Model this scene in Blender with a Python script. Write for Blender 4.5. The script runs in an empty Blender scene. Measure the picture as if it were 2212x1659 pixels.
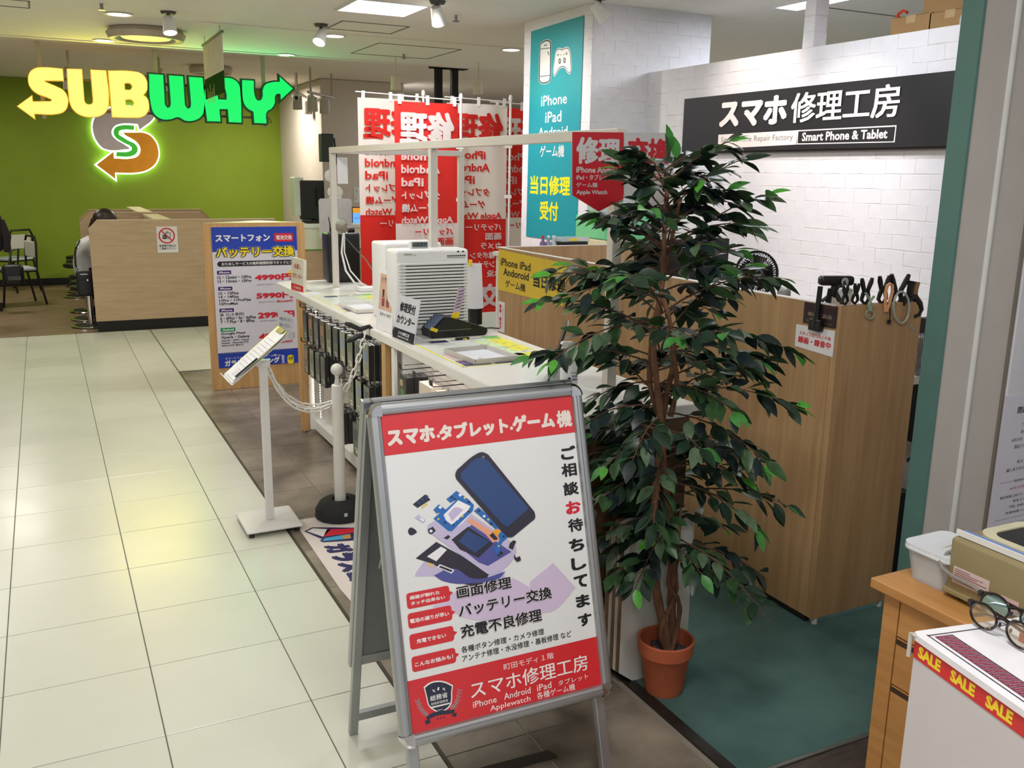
import bpy, bmesh, math, random
from mathutils import Vector, Matrix
random.seed(7)
C = bpy.context.scene.collection
SC = bpy.context.scene
PI = math.pi

# ------------------------------------------------------------------ camera
FPX, PITCH, ROLL, YAW = 1982.6, .224569, .0152034, .468775
CAM = Vector((0, 0, 1.716))
cp, sp, cr, sr, cy, sy = math.cos(PITCH), math.sin(PITCH), math.cos(ROLL), math.sin(ROLL), math.cos(YAW), math.sin(YAW)
FW = Vector((sy*cp, cy*cp, -sp)); R0 = Vector((cy, -sy, 0)); U0 = R0.cross(FW)
RT = cr*R0 + sr*U0; UP = -sr*R0 + cr*U0
cd = bpy.data.cameras.new('camera'); cam = bpy.data.objects.new('camera', cd); C.objects.link(cam)
cd.sensor_width = 36; cd.lens = FPX/2212*36; cd.clip_start = .05; cd.clip_end = 100
m = Matrix.Identity(4)
for i in range(3):
    m[i][0], m[i][1], m[i][2], m[i][3] = RT[i], UP[i], -FW[i], CAM[i]
cam.matrix_world = m; SC.camera = cam

# ------------------------------------------------------------------ world and lights
EXPOSURE = 0.14
SC.view_settings.view_transform = 'Standard'
SC.view_settings.look = 'None'
SC.view_settings.gamma = 1
SC.view_settings.use_curve_mapping = False
SC.view_settings.exposure = EXPOSURE
w = bpy.data.worlds.new('world'); SC.world = w; w.use_nodes = True
w.node_tree.nodes['Background'].inputs[0].default_value = (.93, .96, 1, 1)
w.node_tree.nodes['Background'].inputs[1].default_value = .5

def lamp(name, kind, loc, energy, color=(1, .975, .95), size=.3, size_y=None, target=None, spot=1.0, blend=.6, shape=None):
    l = bpy.data.lights.new(name, kind); l.energy = energy; l.color = color
    if kind == 'AREA':
        l.size = size
        if size_y: l.shape = 'RECTANGLE'; l.size_y = size_y
        elif shape: l.shape = shape
        l.spread = PI
    elif kind == 'SPOT': l.spot_size = spot; l.spot_blend = blend; l.shadow_soft_size = size
    else: l.shadow_soft_size = size
    o = bpy.data.objects.new(name, l); C.objects.link(o); o.location = loc
    if target is not None:
        o.rotation_euler = (Vector(target)-Vector(loc)).to_track_quat('-Z', 'Y').to_euler()
    return o
# added fill lights just under the ceiling; only one sits at a modelled panel
for (x, y, e) in [(-2.4, 3.2, 30), (-2.4, 7.2, 30), (.6, .9, 38), (.45, 4.6, 30), (2.45, 6.85, 26), (-1.2, 10.6, 22), (2.3, -1.6, 30), (-.9, -1.6, 26)]:
    lamp('ceiling_fill', 'AREA', (x, y, 2.86), e, (1, .985, .96), .6, .6)
lamp('booth_fill', 'AREA', (5.6, 4.9, 2.86), 70, (.86, .93, 1), 1.2, .12)  # back-room tube light, raised as fill
lamp('booth_fill', 'AREA', (7.0, 8.5, 2.86), 60, (.88, .94, 1), .8, .8)  # added to brighten the room over the brick wall
lamp('booth_fill', 'AREA', (3.1, 3.6, 2.86), 22, (.9, .95, 1), .5, .5)  # area fill over the plant and carpet
lamp('far_fill', 'AREA', (5.2, 13, 2.82), 45, (.95, .97, 1), .8, .8)  # area fill added to lift the region behind the flags
lamp('cafe_lamp', 'AREA', (2.8, 13.6, 2.88), 50, (1, .93, .82), .5, .5)
lamp('cafe_lamp', 'AREA', (-.6, 13.2, 2.88), 26, (1, .93, .82), .5, .5)
# two warm spots on the painted brick wall
lamp('wall_spot', 'SPOT', (3.15, 4.45, 2.8), 46, (1, .9, .8), .03, target=(4.07, 4.7, 2.2), spot=1.0, blend=.9)
lamp('wall_spot', 'SPOT', (3.0, 3.9, 2.8), 60, (1, .9, .8), .03, target=(4.07, 3.95, 1.72), spot=.95, blend=.9)
lamp('banner_spot', 'SPOT', (2.4, 6.3, 2.84), 40, (1, .93, .84), .04, target=(3.55, 6.2, 1.9), spot=1.3, blend=.8)
lamp('flag_spot', 'SPOT', (2.55, 6.5, 2.84), 18, (1, .96, .92), .05, target=(2.9, 7.3, 1.6), spot=1.3, blend=.8)

# ------------------------------------------------------------------ pixel (of the 2212 x 1659 photograph) to a point on a real plane
def ray(x, y): return FW + RT*((x-1106)/FPX) - UP*((y-829.5)/FPX)
def onz(x, y, Z): d = ray(x, y); return CAM + d*((Z-CAM.z)/d.z)
def onx(x, y, X): d = ray(x, y); return CAM + d*((X-CAM.x)/d.x)
def ony(x, y, Y): d = ray(x, y); return CAM + d*((Y-CAM.y)/d.y)

# ------------------------------------------------------------------ materials
def S(r, g, b, a=1):
    f = lambda c: (c/255/12.92 if c/255 <= .04045 else ((c/255+.055)/1.055)**2.4)
    return (f(r), f(g), f(b), a)
MATS = {}
def mat(name, rgb=None, rough=.5, metal=0, emit=None, strength=1, var=.06, scale=9, bump=0, bscale=200, trans=0, ior=1.45, alpha=1, coat=0, sheen=0, translucent=0, spec=None):
    if name in MATS: return MATS[name]
    m = bpy.data.materials.new(name); MATS[name] = m; m.use_nodes = True
    nt = m.node_tree; b = nt.nodes['Principled BSDF']
    c = S(*rgb)
    tc = nt.nodes.new('ShaderNodeTexCoord')
    if var:
        n = nt.nodes.new('ShaderNodeTexNoise'); n.inputs['Scale'].default_value = scale; n.inputs['Detail'].default_value = 4
        nt.links.new(tc.outputs['Object'], n.inputs['Vector'])
        r = nt.nodes.new('ShaderNodeValToRGB'); nt.links.new(n.outputs['Fac'], r.inputs['Fac'])
        r.color_ramp.elements[0].position = .3; r.color_ramp.elements[1].position = .7
        r.color_ramp.elements[0].color = tuple(v*(1-var) for v in c[:3])+(1,)
        r.color_ramp.elements[1].color = tuple(min(1, v*(1+var)) for v in c[:3])+(1,)
        nt.links.new(r.outputs['Color'], b.inputs['Base Color'])
    else: b.inputs['Base Color'].default_value = c
    b.inputs['Roughness'].default_value = rough; b.inputs['Metallic'].default_value = metal
    if emit: b.inputs['Emission Color'].default_value = S(*emit); b.inputs['Emission Strength'].default_value = strength
    if trans: b.inputs['Transmission Weight'].default_value = trans; b.inputs['IOR'].default_value = ior
    if alpha < 1: b.inputs['Alpha'].default_value = alpha
    if coat: b.inputs['Coat Weight'].default_value = coat; b.inputs['Coat Roughness'].default_value = .1
    if sheen: b.inputs['Sheen Weight'].default_value = sheen
    if spec is not None: b.inputs['Specular IOR Level'].default_value = spec
    if bump:
        n2 = nt.nodes.new('ShaderNodeTexNoise'); n2.inputs['Scale'].default_value = bscale; n2.inputs['Detail'].default_value = 3
        nt.links.new(tc.outputs['Object'], n2.inputs['Vector'])
        bp = nt.nodes.new('ShaderNodeBump'); bp.inputs['Strength'].default_value = bump; bp.inputs['Distance'].default_value = .002
        nt.links.new(n2.outputs['Fac'], bp.inputs['Height']); nt.links.new(bp.outputs['Normal'], b.inputs['Normal'])
    if translucent:
        t = nt.nodes.new('ShaderNodeBsdfTranslucent'); t.inputs['Color'].default_value = c
        mx = nt.nodes.new('ShaderNodeMixShader'); mx.inputs[0].default_value = translucent
        out = nt.nodes['Material Output']
        nt.links.new(b.outputs[0], mx.inputs[1]); nt.links.new(t.outputs[0], mx.inputs[2]); nt.links.new(mx.outputs[0], out.inputs[0])
    return m

def wood(name, light, dark, stretch=(14, 14, .9), rough=.45, amount=1, speckle=0, scale=3.0):
    if name in MATS: return MATS[name]
    m = bpy.data.materials.new(name); MATS[name] = m; m.use_nodes = True
    nt = m.node_tree; b = nt.nodes['Principled BSDF']
    tc = nt.nodes.new('ShaderNodeTexCoord'); mp = nt.nodes.new('ShaderNodeMapping')
    mp.inputs['Scale'].default_value = stretch
    nt.links.new(tc.outputs['Object'], mp.inputs['Vector'])
    n = nt.nodes.new('ShaderNodeTexNoise'); n.inputs['Scale'].default_value = scale; n.inputs['Detail'].default_value = 8; n.inputs['Roughness'].default_value = .62; n.inputs['Distortion'].default_value = .4
    nt.links.new(mp.outputs[0], n.inputs['Vector'])
    r = nt.nodes.new('ShaderNodeValToRGB'); nt.links.new(n.outputs['Fac'], r.inputs['Fac'])
    r.color_ramp.elements[0].position = .32; r.color_ramp.elements[1].position = .68
    r.color_ramp.elements[0].color = S(*dark); r.color_ramp.elements[1].color = S(*light)
    nt.links.new(r.outputs['Color'], b.inputs['Base Color'])
    b.inputs['Roughness'].default_value = rough
    bp = nt.nodes.new('ShaderNodeBump'); bp.inputs['Strength'].default_value = .15; bp.inputs['Distance'].default_value = .001
    nt.links.new(n.outputs['Fac'], bp.inputs['Height']); nt.links.new(bp.outputs['Normal'], b.inputs['Normal'])
    return m

def floor_mat(name, a, b_, scale=1.2, rough=.25, dirt=None, detail=6, bump=.1, bscale=60, objrand=.06, mid=(.35, .65)):
    if name in MATS: return MATS[name]
    m = bpy.data.materials.new(name); MATS[name] = m; m.use_nodes = True
    nt = m.node_tree; b = nt.nodes['Principled BSDF']
    g = nt.nodes.new('ShaderNodeNewGeometry')
    n = nt.nodes.new('ShaderNodeTexNoise'); n.inputs['Scale'].default_value = scale; n.inputs['Detail'].default_value = detail; n.inputs['Roughness'].default_value = .6
    nt.links.new(g.outputs['Position'], n.inputs['Vector'])
    r = nt.nodes.new('ShaderNodeValToRGB'); nt.links.new(n.outputs['Fac'], r.inputs['Fac'])
    r.color_ramp.elements[0].position = mid[0]; r.color_ramp.elements[1].position = mid[1]
    r.color_ramp.elements[0].color = S(*a); r.color_ramp.elements[1].color = S(*b_)
    oi = nt.nodes.new('ShaderNodeObjectInfo')
    mr = nt.nodes.new('ShaderNodeMapRange'); mr.inputs['To Min'].default_value = 1-objrand; mr.inputs['To Max'].default_value = 1+objrand
    nt.links.new(oi.outputs['Random'], mr.inputs['Value'])
    hs = nt.nodes.new('ShaderNodeHueSaturation'); nt.links.new(mr.outputs[0], hs.inputs['Value']); nt.links.new(r.outputs['Color'], hs.inputs['Color'])
    nt.links.new(hs.outputs['Color'], b.inputs['Base Color'])
    n3 = nt.nodes.new('ShaderNodeTexNoise'); n3.inputs['Scale'].default_value = 3; nt.links.new(g.outputs['Position'], n3.inputs['Vector'])
    m3 = nt.nodes.new('ShaderNodeMapRange'); m3.inputs['To Min'].default_value = rough*.75; m3.inputs['To Max'].default_value = rough*1.3
    nt.links.new(n3.outputs['Fac'], m3.inputs['Value']); nt.links.new(m3.outputs[0], b.inputs['Roughness'])
    if bump:
        n2 = nt.nodes.new('ShaderNodeTexNoise'); n2.inputs['Scale'].default_value = bscale; n2.inputs['Detail'].default_value = 3
        nt.links.new(g.outputs['Position'], n2.inputs['Vector'])
        bp = nt.nodes.new('ShaderNodeBump'); bp.inputs['Strength'].default_value = bump; bp.inputs['Distance'].default_value = .002
        nt.links.new(n2.outputs['Fac'], bp.inputs['Height']); nt.links.new(bp.outputs['Normal'], b.inputs['Normal'])
    return m

WHITE = mat('white_paint', (226, 224, 220), .45, var=.02)
WHITEP = mat('white_plastic', (232, 232, 230), .35, var=.02)
PAPER = mat('paper', (228, 226, 228), .7, var=.02)
BLACK = mat('black_plastic', (18, 18, 20), .35, var=.1)
BLACKM = mat('black_matte', (14, 14, 15), .7, var=.1)
CHROME = mat('chrome', (215, 215, 218), .12, 1, var=.02)
STEEL = mat('steel', (150, 150, 152), .3, 1, var=.03)
ALU = mat('aluminium', (176, 178, 182), .38, .85, var=.03)
REDP = mat('red_print', (205, 40, 46), .35, var=.02)
WHITEPRINT = mat('white_print', (232, 228, 228), .45, var=.01)
BLACKPRINT = mat('black_print', (24, 22, 28), .45, var=.02)
NAVY = mat('navy_print', (38, 34, 92), .45, var=.02)
BLUE = mat('blue_print', (30, 62, 170), .4, var=.02)
YELLOW = mat('yellow_print', (240, 212, 40), .45, var=.02)
GREYPRINT = mat('grey_print', (120, 120, 125), .5, var=.02)
REDTXT = mat('red_ink', (208, 30, 52), .5, var=.02)

# ------------------------------------------------------------------ mesh helpers
class MB:
    def __init__(s): s.bm = bmesh.new()
    def _t(s, vs, M):
        if M is not None: bmesh.ops.transform(s.bm, matrix=M, verts=vs)
    def box(s, a, b, M=None, bevel=0, seg=2):
        r = bmesh.ops.create_cube(s.bm, size=1); vs = r['verts']
        a = Vector(a); b = Vector(b); d = b-a; c = (a+b)/2
        bmesh.ops.transform(s.bm, matrix=Matrix.Translation(c) @ Matrix.Diagonal((abs(d.x), abs(d.y), abs(d.z), 1)), verts=vs)
        if bevel:
            es = list({e for v in vs for e in v.link_edges})
            rr = bmesh.ops.bevel(s.bm, geom=es, offset=bevel, segments=seg, profile=.5, affect='EDGES')
            vs = list({v for f in rr['faces'] for v in f.verts} | {v for v in vs if v.is_valid})
        s._t(vs, M); return s
    def prism(s, pts, z0, z1, M=None, axis='z'):
        # closed outline in a plane, given thickness
        def P(u, v, t):
            return {'z': (u, v, t), 'y': (u, t, v), 'x': (t, u, v)}[axis]
        lo = [s.bm.verts.new(P(u, v, z0)) for u, v in pts]; hi = [s.bm.verts.new(P(u, v, z1)) for u, v in pts]
        n = len(pts)
        s.bm.faces.new(lo[::-1]); s.bm.faces.new(hi)
        for i in range(n): s.bm.faces.new((lo[i], lo[(i+1) % n], hi[(i+1) % n], hi[i]))
        s._t(lo+hi, M); return s
    def quad(s, ps): s.bm.faces.new([s.bm.verts.new(p) for p in ps]); return s
    def slab(s, ps, nrm):
        nrm = Vector(nrm); a = [s.bm.verts.new(Vector(p)) for p in ps]; b = [s.bm.verts.new(Vector(p)+nrm) for p in ps]
        n = len(ps); s.bm.faces.new(a[::-1]); s.bm.faces.new(b)
        for i in range(n): s.bm.faces.new((a[i], a[(i+1) % n], b[(i+1) % n], b[i]))
        return s
    def tube(s, pts, r, seg=8, cap=True, closed=False):
        pts = [Vector(p) for p in pts]; n = len(pts); rings = []
        rs = r if isinstance(r, (list, tuple)) else [r]*n
        ref = None
        for i, p in enumerate(pts):
            if closed: t = pts[(i+1) % n]-pts[i-1]
            else: t = pts[min(i+1, n-1)]-pts[max(i-1, 0)]
            t.normalize()
            if ref is None:
                ref = Vector((0, 0, 1)) if abs(t.z) < .9 else Vector((1, 0, 0))
            a = (ref - t*ref.dot(t)).normalized(); ref = a; b = t.cross(a)
            rings.append([s.bm.verts.new(p + (a*math.cos(2*PI*k/seg)+b*math.sin(2*PI*k/seg))*rs[i]) for k in range(seg)])
        for i in range(n if closed else n-1):
            A, B = rings[i], rings[(i+1) % n]
            for k in range(seg): s.bm.faces.new((A[k], A[(k+1) % seg], B[(k+1) % seg], B[k]))
        if cap and not closed: s.bm.faces.new(rings[0][::-1]); s.bm.faces.new(rings[-1])
        return s
    def lathe(s, prof, c=(0, 0, 0), seg=24, M=None, a0=0, a1=2*PI):
        c = Vector(c); rings = []; vs = []
        full = abs(a1-a0-2*PI) < 1e-6; ns = seg if full else seg+1
        for r, z in prof:
            ring = [s.bm.verts.new(c+Vector((r*math.cos(a0+(a1-a0)*k/seg), r*math.sin(a0+(a1-a0)*k/seg), z))) for k in range(ns)]
            rings.append(ring); vs += ring
        for i in range(len(prof)-1):
            A, B = rings[i], rings[i+1]
            for k in range(seg):
                try: s.bm.faces.new((A[k], A[(k+1) % ns], B[(k+1) % ns], B[k]))
                except ValueError: pass
        s._t(vs, M); return s
    def ball(s, c, r, sc=(1, 1, 1), seg=16, M=None):
        rr = bmesh.ops.create_uvsphere(s.bm, u_segments=seg, v_segments=seg//2+2, radius=1)
        bmesh.ops.transform(s.bm, matrix=Matrix.Translation(Vector(c)) @ Matrix.Diagonal((r*sc[0], r*sc[1], r*sc[2], 1)), verts=rr['verts'])
        s._t(rr['verts'], M); return s

def link(name, me, m, parent=None, local=False, smooth=False, label=None):
    o = bpy.data.objects.new(name, me); C.objects.link(o)
    if m is not None:
        if isinstance(m, (list, tuple)):
            for q in m: me.materials.append(q)
        elif not me.materials: me.materials.append(m)
    if smooth:
        for p in me.polygons: p.use_smooth = True
        try: me.set_sharp_from_angle(angle=math.radians(38))
        except Exception: pass
    if parent is not None:
        o.parent = parent
        if not local: o.matrix_parent_inverse = Matrix.Identity(4); me.transform(WM[parent.name].inverted()) if me.users <= 1 else None
        WM[o.name] = WM[parent.name].copy()
    else: WM[o.name] = Matrix.Identity(4)
    if label: o['label'] = label
    return o
WM = {}
def obj(name, mb, m, parent=None, local=False, smooth=False, label=None):
    me = bpy.data.meshes.new(name); bmesh.ops.recalc_face_normals(mb.bm, faces=mb.bm.faces[:]); mb.bm.to_mesh(me); mb.bm.free()
    return link(name, me, m, parent, local, smooth, label)
def tag(o, label=None, cat=None, group=None, kind=None):
    if label: o['label'] = label
    if cat: o['category'] = cat
    if group: o['group'] = group
    if kind: o['kind'] = kind
    return o
def thing(name, label, cat, loc=(0, 0, 0), M=None, group=None, kind=None):
    o = bpy.data.objects.new(name, None); C.objects.link(o); o.empty_display_size = .05
    o.matrix_world = M if M is not None else Matrix.Translation(Vector(loc))
    WM[o.name] = o.matrix_world.copy() if M is None else M.copy()
    return tag(o, label, cat, group, kind)
def copy_tree(o, parent=None):
    c = o.copy(); C.objects.link(c)
    if parent is not None: c.parent = parent
    for ch in list(o.children): copy_tree(ch, c)
    return c

# flat frames: origin, u (right when read), v (up), n (towards the reader)
class Plane:
    def __init__(s, o, u, v):
        s.o = Vector(o); s.u = Vector(u).normalized(); s.v = Vector(v); s.v = (s.v - s.u*s.v.dot(s.u)).normalized(); s.n = s.u.cross(s.v)
        s.M = Matrix.Identity(4)
        for i in range(3): s.M[i][0], s.M[i][1], s.M[i][2], s.M[i][3] = s.u[i], s.v[i], s.n[i], s.o[i]
    def px(s, x, y):
        d = ray(x, y); t = (s.o-CAM).dot(s.n)/d.dot(s.n); p = CAM+d*t-s.o
        return (p.dot(s.u), p.dot(s.v))
    def w(s, u, v, n=0): return s.o+s.u*u+s.v*v+s.n*n
def pY(p, rev=False): return Plane(p, (1, 0, 0), (0, 0, 1))          # faces -Y
def pX(p): return Plane(p, (0, -1, 0), (0, 0, 1))                    # faces -X

TXT = {}
def glyphs(s, bold=0, shear=0, res=2, space=1, line=1, align='LEFT'):
    """outlines of the words, scaled to a unit box; heavy weights are five shifted copies (a plain offset would break dense signs)"""
    k = (s, bold, shear, space, line, align)
    if k in TXT: return TXT[k]
    cjk = any(ord(ch) > 0x2e80 for ch in s); lim = 0 if cjk else .05
    off = min(bold, lim); sh = max(0, bold-lim)
    cu = bpy.data.curves.new('lettering', 'FONT'); cu.body = s; cu.offset = off; cu.shear = shear; cu.resolution_u = res
    cu.space_character = space; cu.space_line = line; cu.align_x = align
    o = bpy.data.objects.new('lettering_source', cu); C.objects.link(o)
    dg = bpy.context.evaluated_depsgraph_get(); me = bpy.data.meshes.new_from_object(o.evaluated_get(dg))
    bpy.data.objects.remove(o); bpy.data.curves.remove(cu)
    vs = [(v.co.x, v.co.y) for v in me.vertices]; fs = [tuple(p.vertices) for p in me.polygons]; bpy.data.meshes.remove(me)
    if not vs: return None
    V = []; F = []
    for i, (dx, dy) in enumerate([(0, 0), (1, .6), (-1, .6), (-1, -.6), (1, -.6), (0, 1), (0, -1)][:7 if sh > .02 else 5] if sh else [(0, 0)]):
        n0 = len(V); V += [(x+dx*sh, y+dy*sh, i) for x, y in vs]; F += [tuple(q+n0 for q in f) for f in fs]
    x0, x1 = min(v[0] for v in V), max(v[0] for v in V); y0, y1 = min(v[1] for v in V), max(v[1] for v in V)
    if y1-y0 < .25: y0, y1 = y0-.3, y0+.5
    TXT[k] = ([((v[0]-x0)/(x1-x0), (v[1]-y0)/(y1-y0), v[2]) for v in V], F, (x1-x0)/max(1e-6, (y1-y0))); return TXT[k]
def text(parent, pl, s, a, b, m, z=.0012, bold=.01, mirror=False, name='lettering', px=True, shear=0, space=1, line=1, align='LEFT', slant=0, depth=0, h=None):
    """fit the words in the rectangle with opposite corners a (bottom left) and b (top right); with h, b is the bottom right and h the height"""
    g = glyphs(s, bold, shear, 2, space, line, align)
    if g is None: return
    (u0, v0), (u1, v1) = (pl.px(*a), pl.px(*b)) if px else (a, b)
    if h == 'mid':
        mx_, my_, hp = (a[0]+b[0])/2, (a[1]+b[1])/2, abs(a[1]-b[1])*.97
        vc0, vc1 = pl.px(mx_, my_+hp/2)[1], pl.px(mx_, my_-hp/2)[1]; v0, v1 = vc0, vc1
    elif h is not None:
        hh = (abs(pl.px(a[0], a[1]-h)[1]-v0)+abs(pl.px(b[0], b[1]-h)[1]-v1))/2 if px else h
        v0 = (v0+v1)/2; v1 = v0+hh
    if u1 < u0: u0, u1 = u1, u0
    if v1 < v0: v0, v1 = v1, v0
    me = bpy.data.meshes.new(name); co = []
    for x, y, i in g[0]:
        if mirror: x = 1-x
        co.append((u0+(u1-u0)*x, v0+(v1-v0)*(y+slant*x), z+i*.00002))
    me.from_pydata(co, [], g[1])
    if depth:
        bm = bmesh.new(); bm.from_mesh(me); r = bmesh.ops.extrude_face_region(bm, geom=bm.faces[:])
        bmesh.ops.translate(bm, verts=[e for e in r['geom'] if isinstance(e, bmesh.types.BMVert)], vec=(0, 0, depth)); bm.to_mesh(me); bm.free()
    return link(name, me, m, parent, local=True)
def flat(parent, pl, pts, m, z=.001, name='print', px=True, t=None, label=None, smoothpts=False):
    """a flat coloured shape of real (thin) thickness on a plane"""
    P = [pl.px(*p) for p in pts] if px else pts
    mb = MB()
    if t is None: mb.quad([(u, v, z) for u, v in P]) if len(P) <= 4 else mb.bm.faces.new([mb.bm.verts.new((u, v, z)) for u, v in P])
    else: mb.prism(P, z-t, z)
    bmesh.ops.triangulate(mb.bm, faces=[f for f in mb.bm.faces if len(f.verts) > 4])
    return obj(name, mb, m, parent, local=True, label=label)
def rect(a, b): return [(a[0], a[1]), (b[0], a[1]), (b[0], b[1]), (a[0], b[1])]
def prect(pl, a, b):
    (u0, v0), (u1, v1) = pl.px(*a), pl.px(*b); return rect((min(u0, u1), min(v0, v1)), (max(u0, u1), max(v0, v1)))
def rrect(p, r, n=4):
    (u0, v0), (u1, v1) = p[0], p[2]; r = min(r, (u1-u0)/2.01, (v1-v0)/2.01); out = []
    for cx, cy_, a in ((u1-r, v1-r, 0), (u0+r, v1-r, 90), (u0+r, v0+r, 180), (u1-r, v0+r, 270)):
        for k in range(n+1): t = math.radians(a+90*k/n); out.append((cx+r*math.cos(t), cy_+r*math.sin(t)))
    return out
def outline(name, splines, m, parent, pl, z0, z1, px=True, offset=0, smooth=True):
    """filled shape with holes cut out; splines of (x, y)"""
    cu = bpy.data.curves.new(name, 'CURVE'); cu.dimensions = '2D'; cu.fill_mode = 'BOTH'; cu.extrude = (z1-z0)/2; cu.offset = offset; cu.resolution_u = 5
    for pts in splines:
        P = [pl.px(*p) for p in pts] if px else pts
        sp_ = cu.splines.new('BEZIER'); sp_.bezier_points.add(len(P)-1); sp_.use_cyclic_u = True
        n = len(P)
        for i, (u, v) in enumerate(P):
            bp = sp_.bezier_points[i]; bp.co = (u, v, 0)
            a = Vector(P[i-1]); q = Vector(P[i]); c = Vector(P[(i+1) % n])
            turn = abs((q-a).angle(c-q, 0)); la, lc = (q-a).length, (c-q).length
            if smooth and turn < math.radians(58) and max(la, lc) < 4.5*min(la, lc):
                bp.handle_left_type = bp.handle_right_type = 'AUTO'
            else: bp.handle_left_type = bp.handle_right_type = 'VECTOR'
    o = bpy.data.objects.new('outline_source', cu); C.objects.link(o)
    dg = bpy.context.evaluated_depsgraph_get(); me = bpy.data.meshes.new_from_object(o.evaluated_get(dg))
    bpy.data.objects.remove(o); bpy.data.curves.remove(cu)
    me.transform(Matrix.Translation((0, 0, (z0+z1)/2))); me.materials.clear(); me.name = name
    return link(name, me, m, parent, local=True)
# ------------------------------------------------------------------ the setting
GROUT = mat('tile_grout', (96, 98, 84), .7, var=.1, scale=30)
TILE = floor_mat('pale_tile', (206, 206, 192), (213, 213, 200), .9, .24, objrand=.035, bump=.06)
STONE = floor_mat('stone_tile', (92, 84, 74), (150, 138, 124), 2.6, .33, objrand=.12, bump=.25, bscale=25, detail=9)
fl = obj('floor', MB().box((-6, -4, -.05), (9, 10.65, -.003)), GROUT); tag(fl, kind='structure')
def tiles(name, xs, ys, m, z=0, gap=.0035, parent=None):
    cache = {}
    for j in range(len(ys)-1):
        for i in range(len(xs)-1):
            a, b, c, d = xs[i]+gap/2, xs[i+1]-gap/2, ys[j]+gap/2, ys[j+1]-gap/2
            k = (round(b-a, 4), round(d-c, 4))
            if k not in cache:
                mb = MB(); w_, h_ = k
                mb.box((-w_/2, -h_/2, -.004), (w_/2, h_/2, 0), bevel=.0012, seg=1); me = bpy.data.meshes.new(name); mb.bm.to_mesh(me); me.materials.append(m); cache[k] = me
            o = bpy.data.objects.new(name, cache[k]); C.objects.link(o); o.parent = parent; o.location = ((a+b)/2, (c+d)/2, z)
GX = [.657-.4575*k for k in range(6, -1, -1)]+[.932]
GY = [4.099+.4533*k for k in range(-6, 9)]
tiles('tile', GX, GY+[8.0, 8.45, 8.9, 9.36, 9.81, 10.26, 10.64], TILE, 0, parent=fl)
tiles('tile', [.94, 1.4, 1.857, 2.31, 2.77], [8.26, 8.9, 9.36, 9.81, 10.26, 10.64], TILE, 0, parent=fl)
mb = MB()
for a, b in (((-6, -4, -.004), (-2.09, 10.64, 0)), ((-2.088, -4, -.004), (1.6, 1.377, 0)), ((2.775, 8.26, -.004), (9, 10.64, 0))): mb.box(a, b)
o = obj('tile_field', mb, TILE, fl); o['kind'] = 'stuff'
fs = obj('floor', MB().box((.938, 1.38, -.04), (3, 8.25, -.0025)), mat('stone_grout', (130, 122, 110), .7)); tag(fs, kind='structure')
SY = [8.25]
while SY[-1] > 1.6: SY.append(SY[-1]-.4275)
SY = SY[::-1]
tiles('stone_tile', [.942, 1.22, 1.64], [y for y in SY], STONE, .0005, gap=.005, parent=fs)
tiles('stone_tile', [1.64, 2.07, 2.5, 2.93], [y for y in SY if y > 5.2], STONE, .0005, gap=.005, parent=fs)
o = obj('stone_field', MB().box((2.95, 5.3, -.03), (9, 8.25, 0)), STONE, fs); o['kind'] = 'stuff'
tag(obj('trim_1', MB().box((.931, 1.38, -.01), (.941, 8.25, .0025), bevel=.001), mat('trim_bronze', (66, 56, 46), .4, .3)), kind='structure')
tag(obj('trim_2', MB().box((.93, 8.248, -.01), (9, 8.262, .0025)), mat('trim_bronze')), kind='structure')
# teal carpet of the booth
CARPET = floor_mat('teal_carpet', (48, 78, 76), (84, 116, 112), 1.6, .95, bump=.9, bscale=420, objrand=0, mid=(.3, .62))
cpt = obj('floor', MB().box((1.70, 1.80, -.01), (9, 5.32, .006)), CARPET); tag(cpt, kind='structure')
tag(obj('trim_3', MB().box((1.66, 1.80, -.01), (1.70, 5.32, .007), bevel=.002), mat('carpet_edge', (30, 24, 22), .5)), kind='structure')
DARKW = wood('dark_vinyl', (70, 56, 50), (46, 36, 34), (3, 30, 3), .35)
tag(obj('floor', MB().box((1.66, -4, -.01), (9, 1.785, .003)), DARKW), kind='structure')
tag(obj('trim_4', MB().box((1.66, 1.785, -.01), (9, 1.80, .008), bevel=.002), mat('metal_trim', (120, 122, 120), .35, .8)), kind='structure')
# plank floor of the cafe
PLANK = wood('plank_floor', (150, 128, 100), (104, 84, 62), (1.1, 16, 1), .4)
pf = obj('floor', MB().box((-6, 10.65, -.05), (9, 20, -.002)), mat('plank_gap', (84, 70, 54), .6)); tag(pf, kind='structure')
meshes = {}
y = 10.655; row = 0
while y < 15.3:
    x = -2.2 - (row % 3)*.4
    while x < 3.2:
        if 'p' not in meshes:
            q = MB(); q.box((0, 0, -.004), (1.197, .147, 0), bevel=.001, seg=1); me = bpy.data.meshes.new('plank'); q.bm.to_mesh(me); me.materials.append(PLANK); meshes['p'] = me
        o = bpy.data.objects.new('plank', meshes['p']); C.objects.link(o); o.parent = pf; o.location = (x, y, 0); x += 1.2
    y += .15; row += 1
o = obj('plank_field', MB().box((3.21, 10.66, -.03), (9, 20, -.001)).box((-6, 10.66, -.03), (-3.1, 20, -.001)), PLANK, pf); o['kind'] = 'stuff'

# ceilings
CEIL = mat('ceiling_paint', (232, 226, 216), .85, var=.02, bump=.15, bscale=120)
tag(obj('ceiling', MB().box((-6, -4, 2.9), (9.6, 10.15, 3.05)), CEIL), kind='structure')
tag(obj('ceiling', MB().box((-6, 10.16, 2.955), (9.6, 20, 3.1)), CEIL), kind='structure')
tag(obj('trim_5', MB().box((-6, 10.10, 2.892), (9.6, 10.17, 2.97)), CEIL), kind='structure')
tag(obj('trim_6', MB().box((1.29, 8.30, 2.893), (9.6, 8.36, 2.91)), CEIL), kind='structure')
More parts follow.
